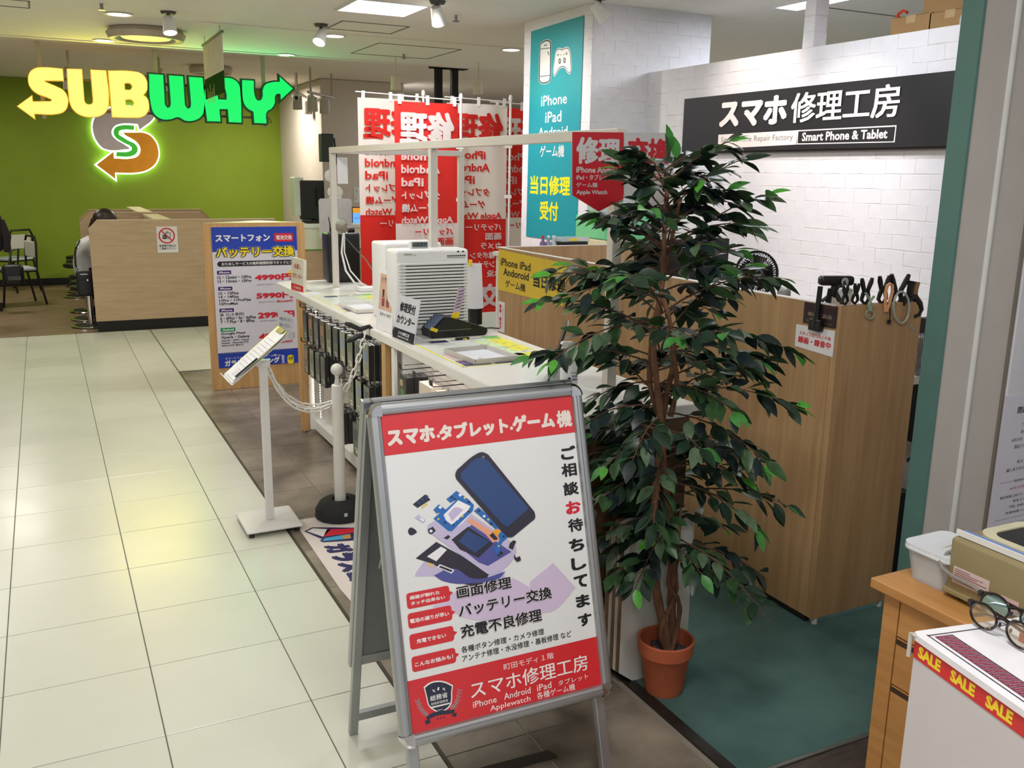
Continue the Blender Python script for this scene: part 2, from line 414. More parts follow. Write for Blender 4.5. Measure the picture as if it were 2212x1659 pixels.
# hatch outlines in the ceiling
def hatch(n, a, b, c, d):
    mb = MB(); k = .012; z0, z1 = 2.896, 2.9
    for p, q in (((a, b), (c, b+k)), ((a, d-k), (c, d)), ((a, b), (a+k, d)), ((c-k, b), (c, d))): mb.box((p[0], p[1], z0), (q[0], q[1], z1))
    tag(obj('trim_%d' % n, mb, mat('hatch_gap', (120, 112, 104), .7)), kind='structure')
hatch(7, 2.28, 7.62, 2.86, 8.1)
hatch(8, 4.75, 3.9, 6.1, 5.2)
hatch(9, 2.95, 8.7, 3.8, 9.6)
hatch(10, -.9, 8.0, .05, 8.35)

# green cafe wall
GREEN = mat('green_wall', (128, 152, 34), .75, var=.05, scale=2, bump=.1, bscale=300)
tag(obj('wall_back', MB().box((-6, 15.36, 0), (4.3, 15.5, 2.95)), GREEN), kind='structure')
tag(obj('baseboard_back', MB().box((-6, 15.33, 0), (4.3, 15.36, .1)), BLACKM), kind='structure')
BEIGE = mat('beige_wall', (206, 196, 184), .8, var=.02)
pA = ony(695, 300, 12.9); pB = ony(874, 300, 12.9)
tag(obj('wall_column', MB().box((pA.x, 12.9, 0), (pB.x, 15.6, 2.955), bevel=.02), BEIGE), kind='structure')
tag(obj('wall_far', MB().box((pA.x, 19.6, 0), (9.6, 19.8, 3.0)), mat('far_wall', (150, 158, 168), .8)), kind='structure')
tag(obj('wall_left', MB().box((-6.1, -4, 0), (-6, 20, 3.05)), BEIGE), kind='structure')

# painted brick: wall beside the shop sign, square column, little post
BRICK = mat('white_brick', (230, 227, 234), .75, var=.03, scale=14, bump=.35, bscale=70)
BRICKG = mat('brick_joint', (214, 208, 208), .85, var=.03)
def bricks(parent, pl, u0, u1, v0, v1, bw=.19, bh=.080, keep=None):
    rnd = random.Random(int(u0*100+v1*31)); protos = []
    for k in range(6):
        mb = MB(); j = lambda: rnd.uniform(-.0035, .0035); g = .0011
        P = [(-bw/2+g+j()*.6, -bh/2+g+j()), (0+j(), -bh/2+g+j()), (bw/2-g+j()*.6, -bh/2+g+j()), (bw/2-g+j()*.6, bh/2-g+j()*.5), (0+j(), bh/2-g+j()*.5), (-bw/2+g+j()*.6, bh/2-g+j()*.5)]
        Q = [(x*.985, y*.97) for x, y in P]
        lo = [mb.bm.verts.new((x, y, 0)) for x, y in P]; hi = [mb.bm.verts.new((x, y, .0014)) for x, y in Q]
        mb.bm.faces.new(hi)
        for i in range(6): mb.bm.faces.new((lo[i], lo[(i+1) % 6], hi[(i+1) % 6], hi[i]))
        bmesh.ops.recalc_face_normals(mb.bm, faces=mb.bm.faces[:]); me = bpy.data.meshes.new('brick'); mb.bm.to_mesh(me); mb.bm.free(); me.materials.append(BRICK); protos.append(me)
    rows = int(round((v1-v0)/bh)); bh_ = (v1-v0)/rows; inv = WM[parent.name].inverted(); rest = bmesh.new(); nrest = 0; made = 0
    for r in range(rows):
        v = v0+(r+.5)*bh_; u = u0 - (bw/2 if r % 2 else 0) - rnd.uniform(0, .03)
        while u < u1-.01:
            a, b = max(u, u0), min(u+bw, u1)
            if b-a > .02:
                M = inv @ pl.M @ Matrix.Translation(((a+b)/2, v, 0)) @ Matrix.Diagonal(((b-a)/bw, bh_/bh, 1, 1))
                if (keep is None or keep((a+b)/2, v)) and made < 298:
                    o = bpy.data.objects.new('brick', protos[rnd.randrange(6)]); C.objects.link(o); o.parent = parent; o.matrix_local = M; made += 1
                else:
                    n0 = len(rest.verts); rest.from_mesh(protos[rnd.randrange(6)]); rest.verts.ensure_lookup_table(); bmesh.ops.transform(rest, matrix=M, verts=rest.verts[n0:]); nrest += 1
            u += bw
    if nrest:
        me = bpy.data.meshes.new('brick_field'); rest.to_mesh(me); me.materials.append(BRICK); o = bpy.data.objects.new('brick_field', me); C.objects.link(o); o.parent = parent; o['kind'] = 'stuff'
    rest.free()
WX = 4.07; COLX, COLY = 3.58, 5.89
wr = obj('wall_right', MB().box((WX, 1.9, 0), (WX+.12, COLY, 2.46)), BRICKG); tag(wr, kind='structure')
bricks(wr, pX((WX, COLY, 0)), 0, COLY-1.9, 0, 2.46, keep=lambda u, v: u < 2.75 and v > .82)
wc = obj('wall_column', MB().box((COLX, COLY, 0), (4.62, COLY+1.05, 2.9)), BRICKG); tag(wc, kind='structure')
bricks(wc, pX((COLX, COLY+1.05, 0)), 0, 1.05, 0, 2.9, keep=lambda u, v: v > 1.2)
bricks(wc, pY((COLX, COLY, 0)), 0, 1.04, 0, 2.9, keep=lambda u, v: v > 1.2)
p1 = onx(1757, 80, WX); p2 = onx(1735, 80, WX)
wp = obj('wall_post', MB().box((WX, p1.y, 2.46), (WX+.1, p2.y, 2.9)), BRICKG); tag(wp, kind='structure')
bricks(wp, pX((WX, p2.y, 0)), 0, p2.y-p1.y, 2.46, 2.9); bricks(wp, pY((WX, p1.y, 0)), 0, .1, 2.46, 2.9)
# room seen over the brick wall
CREAM = mat('cream_wall', (196, 180, 150), .8)
w9 = obj('wall_right', MB().box((9.4, -1, 0), (9.55, 20, 3.0)), CREAM); tag(w9, kind='structure')
a = onx(1660, 95, 9.38); b = onx(1925, 50, 9.38)
tag(obj('trim_11', MB().box((9.3, 4, a.z-.02), (9.4, 12.5, a.z+.02)), mat('dark_rail', (60, 60, 58), .5)), kind='structure')
tag(obj('trim_12', MB().box((9.32, 4, a.z-.34), (9.4, 11, a.z-.02)), mat('shutter_green', (128, 134, 112), .6)), kind='structure')
a = onx(1585, 103, 9.3); b = onx(1632, 125, 9.3)
wn = obj('window_1', MB().box((9.34, b.y, b.z), (9.4, a.y, a.z)), mat('window_dark', (54, 48, 42), .2)); tag(wn, kind='structure')
obj('window_frame', MB().box((9.33, a.y-.03, b.z), (9.36, a.y, a.z)).box((9.33, b.y, b.z), (9.36, b.y+.03, a.z)).box((9.33, (a.y+b.y)/2-.02, b.z), (9.36, (a.y+b.y)/2+.02, a.z)), mat('cream_frame', (180, 168, 144), .6), wn)
a = onx(1645, 60, 7.6)
tag(obj('wall_post', MB().box((7.6, a.y-.12, 0), (7.8, a.y+.12, 2.9)), mat('far_post', (176, 182, 190), .7)), kind='structure')

# wall with the teal edge, nearest on the right
TEAL = mat('teal_paint', (84, 120, 114), .6, var=.03)
GREYW = mat('grey_wall', (188, 182, 176), .55, var=.03, bump=.2, bscale=160)
wn2 = obj('wall_front', MB().box((2.335, 1.803, 0), (5.5, 1.86, 2.9)), GREYW); tag(wn2, kind='structure')
obj('end_cap', MB().box((2.325, 1.798, 0), (2.336, 1.865, 2.9)), TEAL, wn2, label='teal painted end edge')
pl = pY((0, 1.803, 0))
r0 = pl.px(2092, 860)[0]
obj('corner_bead', MB().tube([(r0, 1.806, 0), (r0, 1.806, 2.9)], .012, 10), mat('bead_white', (206, 206, 204), .35), wn2, smooth=True)
q0 = pl.px(2165, 860)[0]
obj('wall_panel', MB().box((q0, 1.790, 0), (5.5, 1.803, 2.9), bevel=.004), mat('panel_white', (208, 208, 214), .4), wn2)
obj('panel_joint', MB().box((q0-.012, 1.795, 0), (q0-.002, 1.803, 2.9)), mat('joint_dark', (120, 112, 104), .6), wn2)

# ------------------------------------------------------------------ ceiling fittings
LAMP = mat('lamp_glow', (255, 250, 240), .4, emit=(255, 248, 236), strength=9, var=0)
def downlight(px_, py_, z=2.9, r=.085, lab=''):
    p = onz(px_, py_, z); t = thing('ceiling_light', lab, 'ceiling light', (p.x, p.y, z), group='round ceiling downlights')
    obj('trim_ring', MB().lathe([(r, 0), (r+.018, -.003), (r+.02, -.008), (r, -.008), (r-.003, -.002)], seg=28), WHITE, t, local=True, smooth=True)
    obj('diffuser', MB().lathe([(0, -.004), (r-.002, -.004)], seg=28), LAMP, t, local=True)
    l = lamp('downlight_bulb', 'SPOT', (p.x, p.y, z-.03), 9, (1, .96, .88), .06, target=(p.x, p.y, 0), spot=2.4, blend=.8); l.name = 'downlight_bulb'
for x, y, z, lb in [(257, 30, 2.9, 'round recessed downlight above the yellow letters, nearer one'), (225, 87, 2.9, 'round recessed downlight just over the yellow letter U'),
                 (617, 118, 2.9, 'round recessed downlight above the green arrow tip'), (722, 77, 2.9, 'round recessed downlight beside the ceiling spotlight near the grille'),
                 (1104, 107, 2.9, 'round recessed downlight left of the brick column'), (950, 146, 2.955, 'small round recessed downlight above the red flags')]:
    downlight(x, y, z, lab=lb)
def spotlight(px_, py_, lab, dirn, z=2.9, dark=False):
    p = onz(px_, py_, z); t = thing('ceiling_spotlight', lab, 'spotlight', (p.x, p.y, z), group='ceiling spotlights')
    obj('mount', MB().lathe([(0, -.02), (.05, -.02), (.06, 0)], seg=20).tube([(0, 0, -.02), (0, 0, -.06)], .012, 8), mat('fitting_dark', (70, 66, 62), .5), t, local=True, smooth=True)
    d = Vector(dirn).normalized(); M = Matrix.Translation((0, 0, -.09)) @ d.to_track_quat('Z', 'Y').to_matrix().to_4x4()
    obj('lamp_head', MB().lathe([(0, -.06), (.035, -.055), (.045, .0), (.055, .07), (.05, .072), (.045, .06)], seg=20, M=M), WHITEP, t, local=True, smooth=True)
    obj('bulb', MB().lathe([(0, .066), (.047, .066)], seg=20, M=M), LAMP, t, local=True)
spotlight(363, 25, 'small white ceiling spotlight pointing down beside the round diffuser', (.05, -.3, -1))
spotlight(693, 52, 'white ceiling spotlight tilted left near the square grille outline', (-.5, -.5, -1))
spotlight(945, 2, 'white ceiling spotlight at the top edge right of the bright panel', (.5, .5, -1))
spotlight(1296, -8, 'white ceiling spotlight in front of the brick column', (.8, -.3, -.9))
def diffuser(px_, py_, z, r, lab):
    p = onz(px_, py_, z); t = thing('air_diffuser', lab, 'air vent', (p.x, p.y, z), group='round ceiling air diffusers')
    obj('outer_ring', MB().lathe([(r*.9, -.002), (r, -.04), (r*.93, -.09), (r*.8, -.085), (r*.72, -.05)], seg=40), mat('diffuser_beige', (190, 176, 160), .5), t, local=True, smooth=True)
    obj('inner_plate', MB().lathe([(0, -.07), (r*.6, -.075), (r*.66, -.06)], seg=40), mat('diffuser_plate', (200, 198, 188), .4, .2), t, local=True, smooth=True)
    mb = MB()
    for k in range(3): a = k*2.1; mb.tube([(0, 0, -.025), (r*.8*math.cos(a), r*.8*math.sin(a), -.03)], .01, 6)
    obj('bracket', mb, mat('fitting_dark'), t, local=True)
diffuser(315, 64, 2.9, .33, 'large round air diffuser hanging above the yellow letters')
diffuser(455, 143, 2.955, .26, 'round air diffuser farther back behind the hanging banner')
# bright square panel and tubes
def panel_light(x0, y0, x1, y1, lab, z=2.9, s=9):
    t = thing('panel_light', lab, 'ceiling light', ((x0+x1)/2, (y0+y1)/2, z)); w_, d_ = (x1-x0)/2, (y1-y0)/2
    mb = MB()
    for a, b in (((-w_-.02, -d_-.02), (w_+.02, -d_)), ((-w_-.02, d_), (w_+.02, d_+.02)), ((-w_-.02, -d_), (-w_, d_)), ((w_, -d_), (w_+.02, d_))): mb.box((a[0], a[1], -.012), (b[0], b[1], 0))
    obj('frame', mb, WHITE, t, local=True)
    obj('diffuser', MB().box((-w_, -d_, -.008), (w_, d_, -.002)), mat('panel_glow', (255, 255, 255), .4, emit=(252, 252, 255), strength=s, var=0), t, local=True)
panel_light(2.1, 6.62, 2.62, 7.12, 'bright square recessed ceiling panel light, top of the picture')
panel_light(4.75, 4.1, 4.95, 5.35, 'long white ceiling light over the back room behind the sign wall')
for i, (x, y, lb) in enumerate([(1095, 208, 'far oval ceiling light between flags and column'), (968, 200, 'far oval ceiling light above the red flag')]):
    p = ony(x, y, 15.0); t = thing('pendant_light', lb, 'ceiling light', p, group='far oval ceiling lights')
    obj('shade', MB().ball((0, 0, 0), .16, (1.5, .6, .5), 16), mat('panel_glow'), t, local=True, smooth=True)
    obj('cord', MB().tube([(0, 0, .07), (0, 0, 2.955-p.z)], .01, 6), BLACK, t, local=True)
# black stems and pendants of the far room
for x, y, h, lb in [(947, 208, .5, 'narrow black ceiling stem behind the red flag'), (981, 205, .45, 'wide black ceiling stem behind the red flag')]:
    p = ony(x, y, 10.6); t = thing('ceiling_mount', lb, 'ceiling mount', (p.x, p.y, 2.955))
    wd = .05 if x < 960 else .085
    obj('plate', MB().box((-wd*1.8, -.08, -.03), (wd*1.8, .08, 0)), BLACKM, t, local=True)
    obj('stem', MB().box((-.04, -.04, -h), (.04, .04, -.03), bevel=.006), BLACKM, t, local=True)
for x, y, lb in [(855, 180, 'cream cylinder track spotlight over the white and red flags'), (1033, 190, 'cream cylinder pendant spotlight left of the column')]:
    p = ony(x, y, 9.6); t = thing('track_spotlight', lb, 'spotlight', (p.x, p.y, p.z), group='cream cylinder spotlights')
    obj('lamp_head', MB().lathe([(0, .07), (.05, .07), (.055, -.07), (.045, -.07), (.04, -.05), (0, -.05)], seg=20), mat('cream_metal', (206, 192, 170), .45), t, local=True, smooth=True)
    obj('stem', MB().tube([(0, 0, .07), (0, 0, 2.9-p.z)], .006, 6), mat('cream_metal'), t, local=True)
for x, y, lb in [(985, 33, 'small sprinkler head right of the bright panel'), (872, 117, 'small sprinkler head right of the hatch outline'), (219, 8, 'small sprinkler head above the yellow letters')]:
    p = onz(x, y, 2.9); t = thing('sprinkler', lb, 'sprinkler', (p.x, p.y, 2.9), group='ceiling sprinkler heads')
    obj('stem', MB().tube([(0, 0, 0), (0, 0, -.04)], .012, 8), STEEL, t, local=True)
    obj('deflector', MB().lathe([(0, -.045), (.025, -.045), (.028, -.04)], seg=14), STEEL, t, local=True)
# track lights of the cafe
def track(pts, z, heads, lab):
    (x0, y0), (x1, y1) = pts; c = ((x0+x1)/2, (y0+y1)/2, z); t = thing('track_light', lab, 'track light', c, group='cafe track lights')
    obj('rail', MB().tube([(x0, y0, z), (x1, y1, z)], .018, 6), mat('track_grey', (176, 168, 158), .5), t)
    for f in (.1, .9):
        x, y = x0+(x1-x0)*f, y0+(y1-y0)*f; obj('hanger', MB().tube([(x, y, z), (x, y, 2.955)], .014, 6), mat('track_grey'), t)
    for f in heads:
        x, y = x0+(x1-x0)*f, y0+(y1-y0)*f
        obj('lamp_head', MB().lathe([(0, 0), (.06, 0), (.065, -.17), (.05, -.17), (.045, -.15), (0, -.15)], c=(x, y, z-.05), seg=16).tube([(x, y, z), (x, y, z-.05)], .01, 6), mat('track_grey'), t, smooth=True)
track(((.38, 11.3), (.42, 13.6)), 2.78, (.2,), 'pale track light rail left, above the yellow S')
track(((1.32, 11.4), (1.42, 14.2)), 2.8, (.05, .4), 'pale track light rail between yellow and green letters')
track(((3.0, 12.2), (3.9, 14.4)), 2.72, (.1, .5), 'pale track light rail behind the green Y')
track(((3.02, 11.6), (3.55, 12.3)), 2.66, (.15, .6), 'pale track light rail with three heads right of the arrow')
for x, y, lb in ((640, 210, 'small white dome camera left of the beige column'), (672, 213, 'small white dome camera beside the beige column')):
    p = ony(x, y, 12.4); t = thing('security_camera', lb, 'camera', p, group='cafe dome cameras')
    obj('housing', MB().ball((0, 0, 0), .055, (1, 1, 1), 14).tube([(0, 0, .05), (0, 0, 2.95-p.z)], .012, 6), WHITEP, t, local=True, smooth=True)
    obj('lens', MB().ball((-.01, -.04, -.01), .028, (1, 1, 1), 10), BLACK, t, local=True, smooth=True)
# ------------------------------------------------------------------ a-frame sign in front
def a_board():
    yaw = -.00934; lean = .27; c0 = Vector((.70526, 2.22375, CAM.z-.58559))
    a = Vector((math.cos(yaw), math.sin(yaw), 0)); n = Vector((-math.sin(yaw), math.cos(yaw), 0))
    up = Vector((0, 0, 1))*math.cos(lean)+n*math.sin(lean)
    pl = Plane(c0, a, up); W, H = .637, .894; aa, nn = a.copy(), n.copy()
    t = thing('sandwich_board', 'big silver snap-frame pavement sign with red and white phone repair poster', 'sign', M=pl.M)
    fw = .034
    def frame(tt, x0, y0, W, H, back=False):
        for nm, A, B in (('frame_rail', (.03, -fw), (W-.03, 0)), ('frame_rail', (.03, -H), (W-.03, -H+fw)), ('frame_stile', (0, -H+.03), (fw, -.03)), ('frame_stile', (W-fw, -H+.03), (W, -.03))):
            mb = MB()
            hor = (B[0]-A[0]) > (B[1]-A[1])
            # rounded snap profile with a groove
            prof = [(0, -.012), (0, .004), (.004, .010), (.012, .013), (.020, .012), (.0205, .009), (.023, .009), (.0235, .0115), (.030, .010), (.034, .004), (.034, -.012)]
            e0, e1 = (A[0], B[0]) if hor else (A[1], B[1])
            outer_low = (A[1] > -.1 if hor else A[0] > .1)
            L = []
            for e in (e0, e1):
                L.append([mb.bm.verts.new(((e, (B[1]-p) if outer_low else (A[1]+p), q) if hor else (((B[0]-p) if outer_low else (A[0]+p)), e, q))) for p, q in prof])
            for i in range(len(prof)-1): mb.bm.faces.new((L[0][i], L[0][i+1], L[1][i+1], L[1][i]))
            mb.bm.faces.new(L[0]); mb.bm.faces.new(L[1][::-1]); mb.bm.faces.new((L[0][0], L[1][0], L[1][-1], L[0][-1]))
            obj(nm, mb, ALU, tt, local=True, smooth=True)
        for cx, cy_, a0 in ((.034, -.034, 90), (W-.034, -.034, 0), (.034, -H+.034, 180), (W-.034, -H+.034, 270)):
            mb = MB(); R = .036
            fan = [(cx+R*math.cos(math.radians(a0+90*k/8)), cy_+R*math.sin(math.radians(a0+90*k/8))) for k in range(9)]
            sx = -1 if a0 in (90, 180) else 1; sy_ = 1 if a0 in (0, 90) else -1
            lo = [mb.bm.verts.new((x, y, -.012)) for x, y in fan]; mid = [mb.bm.verts.new((x, y, .008)) for x, y in fan]
            q = [(cx+(R-.008)*math.cos(math.radians(a0+90*k/8)), cy_+(R-.008)*math.sin(math.radians(a0+90*k/8))) for k in range(9)]
            hi = [mb.bm.verts.new((x, y, .0145)) for x, y in q]; c_ = mb.bm.verts.new((cx-sx*.002, cy_-sy_*.002, .0115)); c2 = mb.bm.verts.new((cx, cy_, -.012))
            for k in range(8):
                mb.bm.faces.new((lo[k], lo[k+1], mid[k+1], mid[k])); mb.bm.faces.new((mid[k], mid[k+1], hi[k+1], hi[k])); mb.bm.faces.new((hi[k], hi[k+1], c_)); mb.bm.faces.new((lo[k+1], lo[k], c2))
            obj('corner_cap', mb, CHROME, tt, local=True)
    frame(t, 0, 0, W, H)
    po = obj('poster', MB().box((.026, -H+.026, -.004), (W-.026, -.026, .0015)), mat('poster_white', (222, 222, 224), .22, var=.02, scale=3, coat=.4), t, local=True)
    Z = .0022
    RP = mat('poster_red', (206, 44, 52), .25, var=.02, coat=.3)
    def P(pts, m, z=Z, **k): return flat(po, pl, pts, m, z, **k)
    # red bands run the full poster width
    u0, u1 = .030, W-.030
    vt = pl.px(830, 985)[1]; vb = pl.px(870, 1474)[1]
    flat(po, pl, rect((u0, vt), (u1, -.030)), RP, Z, px=False, name='red_band')
    flat(po, pl, rect((u0, -H+.030), (u1, vb)), RP, Z, px=False, name='red_band')
    def c4(x, y): return (800+x/3.95, 840+y/3.95)
    def c5(x, y): return (800+x/3.614, 1200+y/3.614)
    def c6(x, y): return (820+x/4.337, 1240+y/4.337)
    T = lambda s, a, b, m, **k: text(po, pl, s, a, b, m, z=k.pop('z', Z+.0004), **k)
    CREAMTX = mat('poster_cream', (226, 214, 208), .4, var=.01)
    T('スマホ', c4(148, 490), c4(555, 452), CREAMTX, bold=.06, h=3.1*12); T('・', c4(566, 420), c4(592, 417), CREAMTX, bold=.06, h=8); T('タブレット', c4(590, 440), c4(1180, 385), CREAMTX, bold=.06, h=3.0*12)
    T('・', c4(1190, 352), c4(1216, 350), CREAMTX, bold=.06, h=8); T('ゲーム', c4(1215, 372), c4(1575, 330), CREAMTX, bold=.06, h=3.0*12); T('機', c4(1593, 332), c4(1722, 322), CREAMTX, bold=.035, h=3.1*12)
    # vertical call
    for ch, cx, cyy, m in (('ご', 1685, 545, BLACKPRINT), ('相', 1692, 690, BLACKPRINT), ('談', 1708, 850, BLACKPRINT), ('お', 1728, 1010, REDTXT), ('待', 1748, 1160, BLACKPRINT), ('ち', 1757, 1330, BLACKPRINT), ('し', 1775, 1490, BLACKPRINT)):
        T(ch, c4(cx-58, cyy+66), c4(cx+58, cyy-66), m, bold=.045 if ch in 'ごおちし' else .03)
    for ch, cx, cyy in (('て', 1640, 200), ('ま', 1655, 352), ('す', 1672, 500)):
        T(ch, c5(cx-48, cyy+60), c5(cx+48, cyy-60), BLACKPRINT, bold=.04)
    # lilac splash
    LIL = mat('poster_lilac', (203, 186, 214), .3, var=.03, coat=.3)
    outline('splash_print', [[c5(*q) for q in [(480, 400), (620, 300), (700, 270), (760, 200), (950, 190), (1100, 175), (1160, 200), (1240, 250), (1245, 205), (1425, 58), (1600, 250), (1430, 430), (1340, 450), (1330, 500), (1200, 500), (900, 510), (720, 480), (640, 440)]]], LIL, po, pl, Z-.0003, Z)
    # exploded telephone
    DK = mat('art_dark', (44, 42, 58), .3, var=.02, coat=.3); SC_ = mat('art_screen', (44, 70, 122), .25, var=.06, scale=6, coat=.4)
    LV = mat('art_lavender', (190, 180, 212), .3, var=.02, coat=.3); PB = mat('art_board_blue', (40, 104, 180), .3, var=.04, coat=.3)
    IN = mat('art_indigo', (78, 82, 150), .3, var=.03, coat=.3); OR = mat('art_orange', (228, 160, 130), .3, var=.02, coat=.3); GD = mat('art_gold', (220, 190, 90), .3, coat=.3); WP = mat('art_white', (232, 230, 236), .3, coat=.3)
    def art(pts, m, z, name='print', **k): return outline(name, [[c4(*q) for q in pts]], m, po, pl, z-.0002, z, **k)
    art([(380, 1600), (385, 1570), (560, 1330), (600, 1330), (900, 1560), (1150, 1550), (1140, 1610), (1000, 1650), (800, 1655), (560, 1600)], LV, Z+.0002)
    art([(385, 1445), (560, 1305), (900, 1500), (1010, 1580), (960, 1655), (770, 1655), (560, 1510)], DK, Z+.0004)
    art([(540, 1590), (700, 1530), (880, 1620), (1145, 1560), (1100, 1612), (900, 1655), (620, 1640)], IN, Z+.0005)
    art([(480, 1430), (600, 1345), (650, 1372), (560, 1470)], WP, Z+.0006, smooth=False)
    art([(565, 1520), (590, 1495), (715, 1545), (690, 1575)], WP, Z+.0006, smooth=False); art([(580, 1520), (595, 1507), (700, 1548), (686, 1563)], DK, Z+.0008, smooth=False)
    for k in range(6): art([(485+22*(k % 3), 1478+18*(k//3)+6*(k % 3)), (500+22*(k % 3), 1482+18*(k//3)+6*(k % 3)), (494+22*(k % 3), 1494+18*(k//3)+6*(k % 3)), (480+22*(k % 3), 1490+18*(k//3)+6*(k % 3))], GD, Z+.0006, smooth=False)
    art([(480, 1200), (490, 1160), (740, 1005), (780, 1015), (1235, 1330), (1240, 1400), (1060, 1575), (1000, 1580), (560, 1270)], LV, Z+.0008)
    art([(690, 1290), (860, 1160), (1200, 1390), (1000, 1510), (920, 1480)], IN, Z+.001, smooth=False)
    art([(600, 1110), (690, 1030), (760, 1015), (850, 1070), (720, 1180), (640, 1150)], WP, Z+.001)
    art([(690, 1285), (830, 1175), (1045, 1320), (920, 1440), (760, 1370)], DK, Z+.0012, smooth=False)
    art([(748, 1300), (830, 1210), (1010, 1305), (890, 1398)], SC_, Z+.0014, smooth=False)
    art([(640, 1260), (660, 1245), (680, 1262), (650, 1285), (620, 1270)], DK, Z+.0014)
    art([(490, 1195), (530, 1175), (555, 1210), (520, 1240), (492, 1225)], DK, Z+.0012); art([(498, 1210), (515, 1198), (530, 1212), (512, 1228)], WP, Z+.0014)
    art([(820, 1130), (850, 1100), (1090, 1250), (1100, 1290), (1040, 1310), (960, 1220)], OR, Z+.0014, smooth=False)
    # blue circuit board ring
    art([(645, 940), (690, 905), (730, 870), (830, 940), (880, 990), (870, 1040), (690, 1215), (660, 1210), (535, 1105), (600, 1050), (560, 1060), (535, 1030), (580, 985), (640, 1030), (745, 935), (680, 970)], PB, Z+.0016, smooth=False)
    art([(620, 1075), (745, 950), (850, 1000), (830, 1035), (690, 1160), (640, 1120)], WP, Z+.0018, smooth=False)
    art([(660, 1065), (720, 1010), (790, 1030), (690, 1130)], LV, Z+.0019)
    art([(880, 1040), (920, 1010), (1100, 1170), (1165, 1270), (1120, 1310), (1075, 1420), (1045, 1360), (1100, 1290), (1060, 1190)], PB, Z+.0016, smooth=False)
    for k, (x, y, s) in enumerate([(690, 925, 22), (760, 905, 26), (800, 930, 20), (835, 965, 22), (715, 940, 18), (590, 1010, 26), (575, 1110, 18), (630, 1140, 20), (700, 1160, 18), (740, 1110, 16), (780, 1085, 18), (830, 1045, 18), (920, 1040, 20), (965, 1085, 22), (1000, 1115, 20), (1025, 1150, 24), (1130, 1260, 20), (1190, 1340, 26), (1090, 1340, 16), (1110, 1400, 30), (1090, 1420, 18)]):
        art([(x-s*.6, y), (x, y-s*.6), (x+s*.7, y), (x+s*.1, y+s*.6)], [DK, WP, GD, DK][k % 4], Z+.0021, smooth=False)
    art([(1030, 1220), (1080, 1190), (1110, 1210), (1080, 1260)], mat('art_amber', (230, 160, 60), .3), Z+.0021, smooth=False)
    art([(1010, 1250), (1040, 1225), (1085, 1280), (1055, 1290)], DK, Z+.0022, smooth=False)
    # front glass
    art([(720, 730), (735, 690), (905, 553), (950, 540), (1000, 560), (1395, 1050), (1400, 1100), (1370, 1130), (1210, 1262), (1170, 1265), (1140, 1240), (730, 770)], DK, Z+.0024)
    art([(765, 720), (930, 585), (985, 600), (1345, 1020), (1165, 1175), (1120, 1150), (765, 760)], SC_, Z+.0026)
    art([(945, 580), (958, 568), (970, 580), (958, 594)], GREYPRINT, Z+.0028)
    # small parts
    art([(360, 985), (465, 900), (510, 945), (400, 1015)], DK, Z+.0006, smooth=False)
    for x, y in ((410, 972), (442, 945), (478, 918)): art([(x-16, y), (x, y-16), (x+16, y), (x, y+16)], SC_, Z+.001)
    art([(430, 1010), (480, 972), (488, 985), (440, 1018)], GD, Z+.0005, smooth=False)
    art([(375, 1100), (415, 1070), (420, 1085), (470, 1120), (450, 1145), (400, 1115)], LV, Z+.0006, smooth=False); art([(420, 1108), (430, 1098), (458, 1120), (448, 1132)], WP, Z+.0008, smooth=False)
    art([(322, 1200), (345, 1180), (385, 1205), (395, 1225), (345, 1248), (325, 1235)], DK, Z+.0006)
    art([(1220, 1410), (1240, 1440), (1270, 1425), (1280, 1460), (1250, 1475), (1225, 1450)], DK, Z+.0026)
    art([(1185, 1320), (1215, 1290), (1240, 1300), (1225, 1330), (1210, 1370), (1175, 1355)], DK, Z+.0024)
    # repair list with white edges
    for s, a, b, h in (('画面修理', (672, 333), (1098, 252), 26), ('バッテリー交換', (688, 480), (1412, 330), 27), ('充電不良修理', (705, 645), (1335, 505), 28)):
        T(s, c5(*a), c5(*b), WHITEPRINT, z=Z+.0030, bold=.055, h=h); T(s, c5(*a), c5(*b), BLACKPRINT, z=Z+.0034, bold=.026, h=h)
    T('各種ボタン修理・カメラ修理', c5(710, 757), c5(1355, 619), BLACKPRINT, bold=.01, h=14); T('アンテナ修理・水没修理・基板修理 など', c5(716, 822), c5(1570, 640), BLACKPRINT, bold=.01, h=14)
    # speech bubbles
    for i, (A, B, L) in enumerate([((288, 420), (610, 232), [('画面が割れた', (308, 345), (540, 300), 8.5), ('タッチ出来ない', (314, 388), (582, 340), 8.5)]), ((298, 573), (628, 385), [('電池の減りが早い', (308, 528), (613, 472), 10)]),
                                 ((312, 738), (643, 545), [('充電できない', (360, 683), (590, 642), 10)]), ((328, 912), (658, 716), [('こんなお悩みも！', (346, 865), (645, 806), 10)])]):
        (x0, y0), (x1, y1) = pl.px(*c5(*A)), pl.px(*c5(*B))
        bub = flat(po, pl, rrect(rect((x0, y0), (x1, y1)), .008), RP, Z+.0003, px=False, name='speech_bubble')
        ym = (y0+y1)/2; flat(po, pl, [(x1-.001, ym-.008), (x1+.010, ym), (x1-.001, ym+.006)], RP, Z+.0003, px=False, name='bubble_tip')
        for s, a, b, h in L: T(s, c5(*a), c5(*b), WHITEPRINT, bold=.03, z=Z+.0008, h=h)
    T('町田モディ１階', c5(1040, 890), c5(1430, 805), WHITEPRINT, bold=0, h=14); T('スマホ修理工房', c5(785, 1110), c5(1700, 900), WHITEPRINT, bold=.008, h=36)
